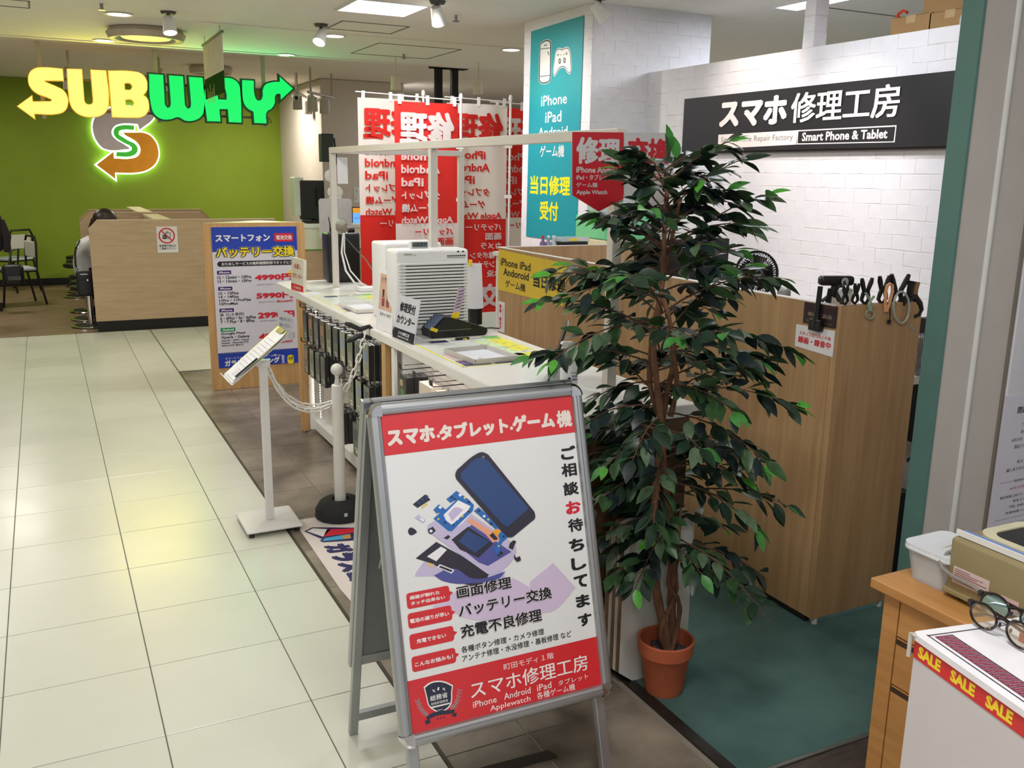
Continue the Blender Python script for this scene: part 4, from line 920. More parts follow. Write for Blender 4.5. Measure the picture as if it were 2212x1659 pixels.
# ------------------------------------------------------------------ tall flags behind the counter
FLW = mat('flag_white', (232, 222, 220), .8, var=.03, translucent=.35); FLR = mat('flag_red', (214, 38, 30), .75, var=.04, translucent=.3)
FLP = mat('flag_pink', (226, 180, 180), .8, var=.03, translucent=.35)
def flag(x0, y0, ang, ztop, lab, red_top, seed, w_=.56, h_=1.8, words=True, pole=True, light=None):
    ca, sa = math.cos(ang), math.sin(ang); pl = Plane((x0, y0, ztop-h_), (ca, sa, 0), (0, 0, 1))
    t = thing('promotional_flag', lab, 'flag', (x0+ca*w_, y0+sa*w_, 0), group='red and white repair flags')
    rnd = random.Random(seed); ph = rnd.uniform(0, 6); amp = .011
    def wave(u, v): return amp*math.sin(u*13+ph+v*.8)*(1-.25*v/h_) + .005*math.sin(u*27+v*2.2+ph*2)
    white, red = FLW, FLR
    def cloth(v0, v1, m, z=0, u0=0, u1=w_, nu=26, nv=10, name='cloth'):
        mb = MB(); g = []
        for j in range(nv+1):
            v = v0+(v1-v0)*j/nv; g.append([mb.bm.verts.new(pl.w(u0+(u1-u0)*i/nu, v, wave(u0+(u1-u0)*i/nu, v)+z)) for i in range(nu+1)])
        for j in range(nv):
            for i in range(nu): mb.bm.faces.new((g[j][i], g[j][i+1], g[j+1][i+1], g[j+1][i]))
        return obj(name, mb, m, t, smooth=True)
    split = h_*.46
    top_m, bot_m = (red, white) if red_top else (white, red)
    top = cloth(split, h_, top_m); bot = cloth(0, split, bot_m)
    if not red_top: pass
    def W(s, u0, v0, u1, v1, m, par, bold=.03):
        g = glyphs(s, bold)
        if not g: return
        me = bpy.data.meshes.new('lettering'); co = []
        for x, y, i in g[0]:
            u = u0+(u1-u0)*(1-x); v = v0+(v1-v0)*y; co.append(WM[t.name].inverted() @ pl.w(u, v, wave(u, v)+.010+i*.0003))
        me.from_pydata(co, [], g[1]); link('lettering', me, m, par, local=True)
    tm, bm_ = (white, red) if red_top else (red, white)
    W('修理', .04, h_-.34, w_-.04, h_-.07, tm, top, .04)
    for k, s in enumerate(['iPhone', 'Android', 'iPad', 'タブレット', 'ゲーム機', 'Apple Watch']):
        wd = [.30, .34, .2, .34, .3, .46][k]; W(s, .05 if k < 5 else .05, h_-.46-.105*k, .05+wd, h_-.39-.105*k, tm, top, .03)
    for k, s in enumerate(['バッテリー', '画面', 'カメラ', '各種ボタン', 'アンテナ', '水没', 'データ']):
        wd = [.34, .16, .2, .3, .24, .14, .18][k]; v = split-.10-.082*k
        if v > .26: W(s, w_-.05-wd, v, w_-.05, v+.06, bm_, bot, .03)
    W('交換', .05, .04, w_-.05, .26, bm_, bot, .04)
    pm = mat('pole_white', (226, 224, 222), .35)
    P = pl.w(w_+.025, 0, 0); T_ = pl.w(w_+.025, h_+.06, 0)
    if pole:
        obj('pole', MB().tube([(P.x, P.y, .02), (T_.x, T_.y, T_.z)], .011, 10), pm, t, smooth=True)
        obj('finial', MB().lathe([(0, 0), (.016, 0), (.018, .02), (.012, .045), (0, .05)], c=(T_.x, T_.y, T_.z-.02), seg=12), pm, t, smooth=True)
        obj('cross_rod', MB().tube([pl.w(w_+.025, h_+.03, 0), pl.w(-.02, h_+.045, 0)], .005, 8), pm, t, smooth=True)
        obj('base', MB().lathe([(0, 0), (.15, 0), (.15, .02), (.03, .05), (.02, .1), (0, .1)], c=(P.x, P.y, 0), seg=20), WHITEP, t, smooth=True)
    for i in range(3):
        u = .03+(w_-.08)*i/2; v = h_
        o = obj('loop', MB().slab([pl.w(u, v-.02, wave(u, v)+.004), pl.w(u+.03, v-.02, wave(u, v)+.004), pl.w(u+.03, v+.055, .008), pl.w(u, v+.055, .008)], pl.n*.002), pm, t)
    for v in (h_*.8, h_*.56, h_*.3):
        obj('side_loop', MB().slab([pl.w(w_-.02, v, wave(w_, v)+.006), pl.w(w_+.04, v, .014), pl.w(w_+.04, v+.03, .014), pl.w(w_-.02, v+.03, wave(w_, v)+.006)], pl.n*.002), pm, t)
def fp(px_, py_, y): return ony(px_, py_, y)
f2 = fp(851, 218, 7.3); flag(f2.x, 7.3, 0, f2.z, 'red-topped repair flag with white mirrored lettering, second from the left', True, 3)
f1 = fp(773, 210, 7.75); flag(f1.x, 7.75, 0, f1.z, 'white-topped repair flag with red mirrored lettering, leftmost of the flags', False, 5)
f3 = fp(968, 222, 7.5); flag(f3.x-.02, 7.48, -.06, f3.z, 'white-topped repair flag, third from the left, pole at its right', False, 9)
f4 = fp(1060, 232, 7.75); flag(f4.x, 7.72, -.1, f4.z, 'red-topped repair flag half hidden by the brick column', True, 14)
# ------------------------------------------------------------------ things on the counter
# air purifier with louvred front
def purifier():
    yb = 4.16; a = ony(838, 700, yb+.13); b = ony(1012, 700, yb); x0, x1 = a.x, b.x; zt = ony(930, 539, yb).z; z0 = ZT
    t = thing('air_purifier', 'white air purifier with louvred front facing the camera on the counter', 'air purifier', ((x0+x1)/2, yb+.07, z0))
    obj('foot', MB().box((x0+.02, yb-.012, z0), (x1-.02, yb+.16, z0+.02), bevel=.005), mat('foot_grey', (190, 192, 186), .5), t)
    obj('body', MB().box((x0, yb, z0+.015), (x1, yb+.15, zt), bevel=.016, seg=3), WHITEP, t, smooth=True)
    fp_ = obj('front_cover', MB().box((x0+.006, yb-.008, z0+.03), (x1-.006, yb+.002, zt-.065), bevel=.004), WHITEP, t)
    n = 19; zz0, zz1 = z0+.055, zt-.075
    for k in range(n):
        z = zz0+(zz1-zz0)*k/(n-1)
        obj('louvre', MB().box((x0+.012, yb-.016, z+.002), (x1-.012, yb-.007, z+.0125), bevel=.002), WHITEP, t)
        obj('slot', MB().box((x0+.045, yb-.0085, z-.0035), (x1-.03, yb-.0078, z+.002)), mat('slot_dark', (40, 44, 44), .6), t)
    pl = pY((0, yb-.0005, 0)); ref = t
    for s, A, B in (('ZOJIRUSHI', (872, 553), (890, 548)), ('PA-HB16', (892, 552), (899, 550))):
        o = text(t, pl, s, A, B, GREYPRINT, z=.0005, bold=.02); o.data.transform(WM[t.name].inverted() @ pl.M)
    mb = MB()
    for k in range(9): mb.box((x1-.115+.011*k, yb-.001, zt-.036), (x1-.107+.011*k, yb, zt-.030))
    mb.box((x1-.115, yb-.001, zt-.043), (x1-.02, yb, zt-.0415)); mb.box((x1-.062, yb-.001, zt-.016), (x1-.052, yb, zt-.009)); mb.box((x1-.036, yb-.001, zt-.016), (x1-.026, yb, zt-.009))
    obj('control_marks', mb, BLACKPRINT, t)
    return x0, x1, yb, zt
PX0, PX1, PYB, PZT = purifier()
# a second, taller white machine behind, with rounded step
yb = 4.62; a = ony(806, 640, yb+.2); b = ony(955, 640, yb); zt = ony(860, 525, yb).z
t = thing('air_purifier', 'larger plain white purifier standing behind the louvred one', 'air purifier', ((a.x+b.x)/2, yb+.1, ZT))
obj('body', MB().box((a.x, yb, ZT), (b.x, yb+.22, zt), bevel=.014, seg=3), WHITEP, t, smooth=True)
obj('shoulder', MB().box((a.x+.03, yb-.03, ZT), (a.x+.2, yb+.01, ony(815, 555, yb).z), bevel=.016, seg=3), WHITEP, t, smooth=True)
obj('switch', MB().box((a.x+.006, yb-.004, ZT+.06), (a.x+.014, yb+.001, ZT+.085)), BLACK, t)
# small digital clock on it
a = ony(887, 523, 4.235); b = ony(926, 538, 4.235); zt = PZT
t = thing('digital_clock', 'small digital clock standing on top of the louvred purifier', 'clock', ((a.x+b.x)/2, 4.25, zt))
obj('case', MB().box((a.x, 4.24, zt), (b.x+.005, 4.27, a.z+.004), bevel=.006), WHITEP, t)
f = obj('face', MB().box((a.x+.010, 4.238, zt+.006), (b.x-.004, 4.24, a.z-.001)), mat('lcd', (98, 110, 108), .2), t)
pl = pY((0, 4.2378, 0)); o = text(f, pl, '10:57', (a.x+.02, zt+.010), (b.x-.012, a.z-.006), BLACKPRINT, z=.0004, px=False); o.data.transform(WM[t.name].inverted() @ pl.M)

# leaflet stand with pink flyer in front of the tall machine
yb = 4.33; a = ony(812, 745, yb)
def stand_card(lab, cat, name, corners_px, y0, tilt, cm, prints, th=.004, yaw=0, group=None, base=.06):
    """upright card: bottom-left pixel on the counter, bottom-right pixel, top height from pixel"""
    (bl, br, top) = corners_px; A = onz(bl[0], bl[1], ZT+.001); B = onz(br[0], br[1], ZT+.001)
    u = (B-A).normalized(); n = Vector((u.y, -u.x, 0)); up = (Vector((0, 0, 1))*math.cos(tilt)-n*math.sin(tilt)).normalized()
    pl = Plane(A, u, up); W = (B-A).length; H = pl.px(*top)[1]
    t = thing(name, lab, cat, A, group=group)
    c = MB(); c.slab([pl.w(0, 0, 0), pl.w(W, 0, 0), pl.w(W, H, 0), pl.w(0, H, 0)], -pl.n*th); obj('panel', c, cm, t)
    if base: obj('base', MB().slab([A+Vector((0, 0, 0)), B, B-n*base, A-n*base], (0, 0, .003)), mat('clear_acrylic', (228, 230, 232), .1, alpha=.5, var=0), t)
    ref = thing_ref(t, pl)
    for kind, *r in prints:
        if kind == 'rect': a0, b0, m = r; f_ = flat(ref[0], pl, rect((a0[0]*W, a0[1]*H), (b0[0]*W, b0[1]*H)), m, .0006, px=False); ref[1](f_)
        else:
            s, a0, b0, m, bo = r; o = text(ref[0], pl, s, (a0[0]*W, a0[1]*H), (b0[0]*W, b0[1]*H), m, z=.0012, px=False, bold=bo)
            if o: ref[1](o)
    return t, pl, W, H
SKIN = mat('flyer_peach', (214, 176, 152), .5)
stand_card('clear leaflet stand with peach flyer of two cartoon children', 'leaflet stand', 'leaflet_stand', ((812, 708), (846, 722), (812, 578)), 4.3, .08, PAPER,
    [('rect', (.1, .34), (.92, .93), SKIN), ('text', 'お気軽に\nどうぞ', (.2, .78), (.85, .88), GREYPRINT, .01), ('rect', (.3, .55), (.42, .68), mat('cartoon_dark', (70, 44, 44), .5)), ('rect', (.58, .52), (.7, .64), mat('cartoon_dark')),
     ('rect', (.28, .40), (.46, .54), mat('cartoon_pink', (196, 92, 110), .5)), ('rect', (.55, .40), (.74, .52), mat('cartoon_pink')), ('text', 'スタッフまで', (.2, .24), (.9, .30), BLACKPRINT, .01)])
# hidden part card on counter stand: repair reception
BLK = mat('card_black', (34, 32, 44), .4)
stand_card('white tilted counter card reading repair reception in black', 'counter sign', 'counter_sign', ((848, 727), (893, 745), (865, 637)), 4.1, .18, mat('card_white', (206, 206, 214), .35),
    [('text', '修理受付', (.14, .64), (.86, .86), BLACKPRINT, .03), ('text', 'カウンター', (.08, .36), (.92, .56), BLACKPRINT, .03), ('rect', (0, 0), (1, .24), BLK), ('text', 'スマホ修理工房', (.24, .11), (.76, .19), WHITEPRINT, .02), ('text', 'Smart Phone & Tablet', (.24, .045), (.76, .09), WHITEPRINT, .01)], base=.09)
stand_card('small cream counter card with red lettering at the far counter end', 'counter sign', 'counter_sign', ((629, 624), (655, 633), (640, 558)), 6.2, .05, mat('card_cream', (214, 208, 190), .4),
    [('text', 'お渡し', (.25, .68), (.8, .84), mat('ink_rust', (176, 64, 44), .5), .02), ('text', 'カウンター', (.12, .38), (.92, .54), mat('ink_rust'), .02), ('rect', (0, 0), (1, .2), REDP), ('text', 'スマホ修理工房', (.2, .06), (.8, .14), WHITEPRINT, .01)], th=.02, base=.08)

# black payment terminal with its tilted card holder
def terminal():
    A = onz(930, 722, ZT); B = onz(1050, 735, ZT); y0 = (A.y+B.y)/2; x0, x1 = ony(932, 725, y0).x, ony(1054, 725, y0).x
    t = thing('payment_terminal', 'black wedge-shaped payment terminal on the counter before the louvred purifier', 'payment terminal', ((x0+x1)/2, y0+.05, ZT))
    d = .15
    mb = MB().prism([(x0, ZT+.002), (x1-.01, ZT+.002), (x1, ZT+.02), (x1-.005, ZT+.035), (x0+.10, ZT+.098), (x0+.07, ZT+.098), (x0, ZT+.035)], y0, y0+d, axis='y')
    bmesh.ops.bevel(mb.bm, geom=mb.bm.edges[:], offset=.003, segments=2, affect='EDGES'); obj('body', mb, BLACK, t, smooth=True)
    obj('edge_line', MB().box((x0+.035, y0-.001, ZT+.036), (x1-.09, y0, ZT+.038)), STEEL, t)
    obj('port', MB().box((x1-.085, y0-.002, ZT+.032), (x1-.058, y0, ZT+.05)), BLACKM, t)
    obj('screen', MB().slab([(x0+.002, y0+.01, ZT+.040), (x0+.002, y0+.12, ZT+.040), (x0+.068, y0+.12, ZT+.1), (x0+.068, y0+.01, ZT+.1)], (-.002, 0, .003)), mat('screen_blue', (66, 82, 110), .15), t)
    a = ony(975, 690, y0+.03); b = ony(1007, 620, y0+.03)
    o = obj('guide_card', MB().slab([(a.x, y0+.03, a.z), (a.x+.04, y0+.03, a.z+.006), (b.x+.0, y0+.04, b.z-.003), (b.x-.035, y0+.04, b.z)], (0, .002, 0)), mat('guide_lilac', (190, 176, 196), .45), t)
    o = obj('guide_label', MB().slab([(a.x-.004, y0+.027, a.z-.002), (a.x+.036, y0+.027, a.z+.004), (a.x+.044, y0+.028, a.z+.036), (a.x+.004, y0+.028, a.z+.03)], (0, .002, 0)), YELLOW, t)
    mb = MB()
    for k in range(6):
        f = .35+.1*k; p = Vector((a.x, y0+.0295, a.z)).lerp(Vector((b.x-.035, y0+.0395, b.z)), f); mb.slab([p+Vector((.006, -.001, 0)), p+Vector((.033, -.001, .004)), p+Vector((.034, -.001, .008)), p+Vector((.007, -.001, .004))], (0, .0008, 0))
    obj('guide_print', mb, mat('guide_ink', (120, 70, 96), .5), t)
    obj('yellow_label', MB().slab([(x0-.008, y0+.0, ZT+.043), (x0+.028, y0-.002, ZT+.03), (x0+.034, y0-.002, ZT+.045), (x0+.0, y0, ZT+.058)], (0, .002, 0)), YELLOW, t)
    obj('cable', MB().tube([(x1-.01, y0+.1, ZT+.03), (x1+.04, y0+.14, ZT+.01), (x1+.1, y0+.17, ZT+.004), (x1+.13, y0+.14, ZT+.003)], .003, 6), BLACK, t, smooth=True)
terminal()
t = thing('usb_stick', 'small black stick lying in front of the payment terminal', 'usb stick', onz(1000, 733, ZT))
p = onz(1000, 734, ZT); obj('body', MB().box((p.x-.04, p.y-.012, ZT), (p.x+.03, p.y+.004, ZT+.012), bevel=.002), BLACK, t); obj('label', MB().box((p.x-.005, p.y-.0125, ZT+.003), (p.x+.015, p.y-.011, ZT+.009)), YELLOW, t)

# price mats lying on the counter
PALEG = mat('mat_green', (206, 226, 170), .45); PALEY = mat('mat_yellow', (236, 228, 60), .4); MATW = mat('mat_white', (226, 228, 222), .35, coat=.3)
def price_mat(x0, x1, y0, y1, lab, seed):
    z = ZT+.0015; t = thing('price_mat', lab, 'price list', ((x0+x1)/2, (y0+y1)/2, ZT), group='printed price mats on the counter')
    obj('sheet', MB().box((x0, y0, ZT), (x1, y1, z)), MATW, t)
    sh = t.children[0]; W, L = x1-x0, y1-y0
    def Rr(a, b, c, d, m, name='print', zz=.0003):
        return obj(name, MB().box((x0+a*W, y1-b*L, z-.0004), (x0+c*W, y1-d*L, z+zz)), m, sh)
    for a, b, c, d in ((0, 0, .02, 1), (.98, 0, 1, 1), (0, 0, 1, .012), (0, .988, 1, 1)): Rr(a, b, c, d, PALEY, 'border')
    Rr(.16, .03, .38, .12, NAVY, 'title_block'); Rr(.42, .03, .58, .1, mat('mat_greyprint', (150, 156, 168), .5)); Rr(.66, .02, .8, .07, mat('mat_greyprint'))
    Rr(.80, .0, .98, .1, mat('mat_leaf', (110, 190, 90), .5)); Rr(.62, .12, .80, .78, PALEG, 'table'); Rr(.80, .12, .97, .62, PALEY, 'table'); Rr(.50, .55, .62, .86, PALEY, 'table'); Rr(.62, .70, .97, .82, PALEY, 'table')
    rnd = random.Random(seed); mb = MB()
    for i in range(70):
        u, v = rnd.uniform(.6, .93), rnd.uniform(.12, .9); mb.box((x0+u*W, y1-v*L, z), (x0+(u+.04)*W, y1-(v-.006)*L, z+.0006))
    o = obj('small_print', mb, mat('mat_ink', (120, 140, 150), .5), sh); o['kind'] = 'stuff'
    mb = MB()
    for i in range(10): mb.box((x0+.06*W+i*.035*W, y1-.86*L, z), (x0+.06*W+i*.035*W+.003, y1-.55*L, z+.0005))
    o = obj('ruled_lines', mb, mat('mat_red_ink', (208, 96, 110), .5), sh)
    Rr(.04, .90, .30, .985, NAVY, 'block'); Rr(.04, .80, .28, .89, mat('mat_indigo', (64, 60, 110), .4), 'block'); Rr(.34, .90, .6, .985, NAVY, 'block')
price_mat(1.475, 1.93, 3.36, 3.98, 'yellow-edged price list mat under the grey tray on the near counter', 1)
price_mat(1.475, 1.86, 5.0, 5.72, 'yellow-edged price list mat under the white tray on the far counter', 2)
def tray(pts_px, lab, h=.022, inner=None, col=None):
    P = [onz(x, y, ZT+.003) for x, y in pts_px]
    c = sum(P, Vector())/4; u = ((P[1]-P[0])+(P[2]-P[3])).normalized(); v = Vector((-u.y, u.x, 0))
    a = abs((P[1]-P[0]).dot(u)+(P[2]-P[3]).dot(u))/4; b = abs((P[3]-P[0]).dot(v)+(P[2]-P[1]).dot(v))/4
    M = Matrix.Identity(4); M[0][0], M[1][0] = u.x, u.y; M[0][1], M[1][1] = v.x, v.y; M.translation = Vector((c.x, c.y, ZT+.0025))
    t = thing('tray', lab, 'tray', M=M, group='shallow trays on the counter')
    g = col or mat('tray_grey', (196, 192, 184), .4)
    obj('bottom', MB().box((-a, -b, 0), (a, b, .003)), inner or mat('tray_inner', (220, 222, 230), .5), t, local=True)
    k = .005
    for A, B in (((-a, -b, 0), (a, -b+k, h)), ((-a, b-k, 0), (a, b, h)), ((-a, -b, 0), (-a+k, b, h)), ((a-k, -b, 0), (a, b, h))): obj('rim', MB().box(A, B, bevel=.001), g, t, local=True)
tray([(962, 765), (1030, 788), (1118, 778), (1048, 752)], 'shallow grey tray on the near counter lined with white')
tray([(735, 662), (775, 678), (835, 672), (795, 655)], 'shallow white tray on the far counter', col=mat('tray_white', (222, 220, 214), .4))
t = thing('slip_of_paper', 'folded grey paper slip in the grey tray', 'paper', onz(1040, 778, ZT+.006)); p = onz(1035, 780, ZT+.007)
obj('sheet', MB().slab([p, p+Vector((.06, .01, 0)), p+Vector((.02, .05, .003))], (0, 0, .001)), mat('slip_grey', (170, 168, 166), .6), t)
t = thing('leaflets', 'white leaflets lying beside the cream counter card', 'leaflets', onz(668, 630, ZT)); p = onz(672, 632, ZT)
obj('sheet', MB().box((p.x-.09, p.y-.1, ZT), (p.x+.03, p.y+.05, ZT+.004)), PAPER, t); obj('print', MB().box((p.x-.07, p.y-.08, ZT+.004), (p.x-.02, p.y-.05, ZT+.0045)), PALEY, t)
p = onz(925, 745, ZT)
t = thing('paper_sheet', 'white sheet lying behind the repair reception card', 'paper', p); obj('sheet', MB().box((p.x-.04, p.y-.06, ZT), (p.x+.07, p.y+.08, ZT+.0012)), mat('sheet_lilac', (222, 220, 232), .5), t)

# black router box with antenna and white puck
a = onz(700, 607, ZT); b = onz(778, 610, ZT)
yr = 6.38; x0 = ony(700, 600, yr+.15).x+.045; x1 = ony(780, 600, yr).x; z1 = ony(740, 503, yr).z
t = thing('router', 'tall black box with antenna at the far end of the counter', 'router', ((x0+x1)/2, yr+.09, ZT))
obj('case', MB().box((x0-.05, yr, ZT+.006), (x1, yr+.17, z1), bevel=.018, seg=3), BLACK, t, smooth=True)
obj('lid', MB().box((x0+.0, yr+.02, z1-.002), (x1-.03, yr+.15, z1+.03), bevel=.01), BLACK, t, smooth=True)
obj('antenna', MB().tube([(x0-.02, yr+.02, z1), (x0-.035, yr+.02, z1+.11)], [.005, .003], 8), BLACKM, t)
for xx in (x0-.02, x1-.03): obj('foot', MB().box((xx, yr+.02, ZT), (xx+.03, yr+.15, ZT+.006)), BLACKM, t)
a = ony(739, 490, 6.1)
t = thing('rimmed_disc', 'small round silver-rimmed disc on the far frame post', 'clock', (a.x, 6.1, a.z))  # plain rimmed disc fixed to the post
M = Matrix.Translation((a.x, 6.10, a.z)) @ Matrix.Rotation(PI/2, 4, 'X') @ Matrix.Rotation(-.9, 4, 'Y')
obj('rim', MB().lathe([(.0, -.01), (.05, -.01), (.055, 0), (.05, .01), (.044, .008), (.0, .004)], seg=24, M=M), CHROME, t, smooth=True)
for i, (dx, lb, mm) in enumerate([(0, 'thick white cable drooping from the far frame post to the counter', mat('cable_white', (222, 222, 220), .4)), (.012, 'second white cable drooping beside the frame post', mat('cable_white')), (.02, 'thin black cable drooping from the frame post behind the purifier', BLACK)]):
    pts = [ony(742+i*2, 500, 6.1), ony(738+i*6, 545, 6.08), ony(747+i*10, 585, 6.0), ony(765+i*14, 610, 5.9)]
    e = onz(792+i*10, 622-8*(i == 2), ZT+.008) if i < 2 else ony(806, 586, 5.2)
    if i == 2: pts = [ony(745, 512, 6.1), ony(765, 535, 6.0), ony(790, 560, 5.6), e]
    else: pts.append(e)
    t = thing('cable', lb, 'cable', pts[0], group='cables at the far frame post'); obj('cord', MB().tube(pts, [.007, .005, .004][i], 8), mm, t, smooth=True)
p = onz(800, 628, ZT)
t = thing('charging_pad', 'small white power strip lying where the cables end', 'power strip', p); obj('body', MB().box((p.x-.09, p.y-.06, ZT), (p.x+.10, p.y+.04, ZT+.03), bevel=.008), WHITEP, t, smooth=True)
# white paper cone roll and black cylinder right of the purifier
p = ony(1026, 700, 4.36)
t = thing('speaker_cylinder', 'black cylinder standing right of the louvred purifier', 'cylinder', (p.x, 4.36, ZT)); r = .038
zt = ony(1026, 660, 4.36).z; obj('body', MB().lathe([(0, 0), (r, 0), (r, zt-ZT), (0, zt-ZT)], c=(p.x, 4.36, ZT), seg=24), BLACK, t, smooth=True)
obj('paper_sleeve', MB().lathe([(r+.016, zt-ZT-.01), (r+.004, ony(1022, 570, 4.36).z-ZT), (r+.002, ony(1022, 570, 4.36).z-ZT), (r+.014, zt-ZT-.01)], c=(p.x-.01, 4.36, ZT), seg=20), PAPER, t, smooth=True)
obj('tape', MB().box((p.x-.055, 4.31, ony(1013, 575, 4.3).z), (p.x-.04, 4.325, ony(1013, 562, 4.3).z)), YELLOW, t)
# black desktop rack + white card + spray bottle near the end of the counter
p = onz(1228, 842, ZT); 
t = thing('spray_bottle', 'white hand spray bottle with printed label at the near counter end', 'spray bottle', p)
cx, cy_ = p.x, p.y
hh = lambda y: ony(1228, y, cy_).z-ZT
obj('bottle', MB().lathe([(0, 0), (.030, 0), (.033, .006), (.033, hh(790)), (.028, hh(778)), (.014, hh(768)), (.013, hh(760)), (0, hh(760))], c=(cx, cy_, ZT), seg=24), mat('bottle_clear', (222, 226, 228), .25, var=.02), t, smooth=True)
obj('collar', MB().lathe([(0, hh(772)), (.017, hh(772)), (.017, hh(758)), (0, hh(757))], c=(cx, cy_, ZT), seg=20), WHITEP, t, smooth=True)
zc = ZT+hh(756)
mb = MB().prism([(cx-.018, zc), (cx+.014, zc), (cx+.018, zc+.018), (cx+.012, zc+.03), (cx-.03, zc+.034), (cx-.038, zc+.024), (cx-.018, zc+.016)], cy_-.009, cy_+.009, axis='y'); bmesh.ops.bevel(mb.bm, geom=mb.bm.edges[:], offset=.002, segments=2, affect='EDGES'); obj('trigger_head', mb, WHITEP, t, smooth=True)
obj('trigger', MB().tube([(cx-.022, cy_, zc+.018), (cx-.032, cy_, zc+.004), (cx-.03, cy_, zc-.012)], .004, 8), WHITEP, t, smooth=True)
lb = obj('label', MB().lathe([(.0335, hh(826)), (.0335, hh(800))], c=(cx, cy_, ZT), seg=16, a0=-2.7, a1=-.5), mat('label_white', (226, 228, 234), .4), t, smooth=True)
mb = MB(); 
pl = pY((0, cy_-.0345, 0))
for s_, A, B in (('じかん', (1234, 808), (1246, 803)), ('手指', (1235, 816), (1247, 810)), ('消毒', (1235, 823), (1247, 817))):
    o = text(t, pl, s_, A, B, NAVY, z=0, bold=.02); o.data.transform(WM[t.name].inverted() @ pl.M)
o = obj('picture', MB().ball((cx-.016, cy_-.031, ZT+hh(816)), .009, (1, .2, 1), 10), NAVY, t)
# black card stand seen edge-on
A = onz(1180, 832, ZT); t = thing('tablet_stand', 'thin black-edged panel leaning on a small grey stand beside the spray bottle', 'panel', A)
B = ony(1216, 708, A.y+.02)
obj('panel', MB().slab([A, A+Vector((.10, .17, 0)), Vector((B.x+.10, A.y+.17, B.z)), Vector((B.x, A.y, B.z))], (.008, 0, 0)), BLACK, t)
obj('back_face', MB().slab([A+Vector((.009, .002, 0)), A+Vector((.109, .17, 0)), Vector((B.x+.109, A.y+.17, B.z)), Vector((B.x+.009, A.y+.002, B.z))], (.003, 0, 0)), mat('panel_grey', (176, 178, 182), .4), t)
obj('easel', MB().slab([A+Vector((-.02, 0, 0)), A+Vector((.07, 0, 0)), A+Vector((.075, .0, .05)), A+Vector((.045, .0, .075))], (0, .02, 0)), mat('panel_grey'), t)

# black spring clamp on the counter edge, end of the chain
def clamp(p, ax, up, sc, lab, tipcol=BLACK, openk=1.0, cat='clamp', hcol=BLACK, group='spring clamps'):
    """p: point gripped, up: direction of handles, ax: opening axis"""
    up = Vector(up).normalized(); ax = Vector(ax).normalized(); n = up.cross(ax)
    M = Matrix.Identity(4)
    for i in range(3): M[i][0], M[i][1], M[i][2], M[i][3] = ax[i], n[i], up[i], p[i]
    t = thing('spring_clamp', lab, cat, M=M, group=group)
    for s_ in (-1, 1):
        h = [(s_*.006*sc, 0, -.005*sc), (s_*.022*sc, 0, .012*sc), (s_*.016*sc, 0, .032*sc), (s_*.012*sc*openk, 0, .05*sc), (s_*.028*sc*openk, 0, .085*sc), (s_*.034*sc*openk, 0, .105*sc)]
        obj('handle', MB().tube(h, [.006*sc, .008*sc, .009*sc, .009*sc, .0105*sc, .007*sc], 8), hcol if s_ > 0 or hcol is BLACK else BLACK, t, local=True, smooth=True)
        obj('jaw_pad', MB().box((s_*.002*sc-.005*sc, -.009*sc, -.010*sc), (s_*.002*sc+.005*sc, .009*sc, .002*sc), bevel=.002*sc), tipcol, t, local=True)
    obj('spring', MB().tube([(-.014*sc, 0, .036*sc), (0, .008*sc, .046*sc), (.014*sc, 0, .036*sc)], .003*sc, 6), STEEL, t, local=True)
    return t
pc = onx(800, 712, X0)
clamp((X0+.012, pc.y, ZT-.02), (0, 0, 1), (-.8, .6, -.1), 1.35, 'black spring clamp with orange tips gripping the counter edge above the chain', mat('clamp_orange', (226, 84, 40), .5), 1.0)

# ------------------------------------------------------------------ queue stand, barrier post, chain
t = thing('clipboard_stand', 'white floor stand with square base holding a tilted clipboard', 'stand', (.87, 4.36, 0))
SW = mat('stand_white', (222, 220, 218), .35, var=.03)
c1_, c2_, c3_ = onz(508, 1118, .03), onz(533, 1162, .03), onz(652, 1142, .03)
mb = MB().box((.735, 4.215, .022), (1.005, 4.515, .034), bevel=.008, seg=3); obj('base', mb, SW, t, smooth=True)
for x in (.76, .98):
    for y in (4.24, 4.49): obj('foot', MB().lathe([(0, 0), (.014, 0), (.012, .022), (0, .022)], c=(x, y, 0), seg=12), BLACK, t)
pz_ = ony(573, 790, 4.36).z; pxx = ony(573, 790, 4.36).x; px2 = ony(579, 1130, 4.36).x; pxx = (pxx+px2)/2
obj('pole', MB().box((pxx-.019, 4.345, .034), (pxx+.019, 4.375, pz_+.02), bevel=.003), SW, t)
lo1, hi1 = ony(504, 839, 4.25), ony(624, 727, 4.25); lo2, hi2 = ony(480, 809, 4.47), ony(598, 710, 4.47)
lo = Vector(((lo1.x+lo2.x)/2, 0, (lo1.z+lo2.z)/2)); hi = Vector(((hi1.x+hi2.x)/2, 0, (hi1.z+hi2.z)/2)); dv = (hi-lo).normalized(); nv = Vector((-dv.z, 0, dv.x))
Y1, Y2 = 4.25, 4.47; Vy = lambda p, y: Vector((p.x, y, p.z))
obj('tray', MB().slab([Vy(lo, Y1), Vy(hi, Y1), Vy(hi, Y2), Vy(lo, Y2)], nv*.004), SW, t)
obj('lip', MB().slab([Vy(lo, Y1), Vy(lo, Y2), Vy(lo+nv*.025, Y2), Vy(lo+nv*.025, Y1)], dv*.003), SW, t)
obj('bracket', MB().box((pxx-.03, 4.34, pz_-.0), (pxx+.03, 4.38, pz_+.03)), SW, t)
tt = thing('clipboard', 'clipboard with a printed form and pen string on the white floor stand', 'clipboard', lo+Vector((0, 4.36, 0)))
b0 = lo+nv*.006+dv*.01; b1 = hi+nv*.006+dv*.012
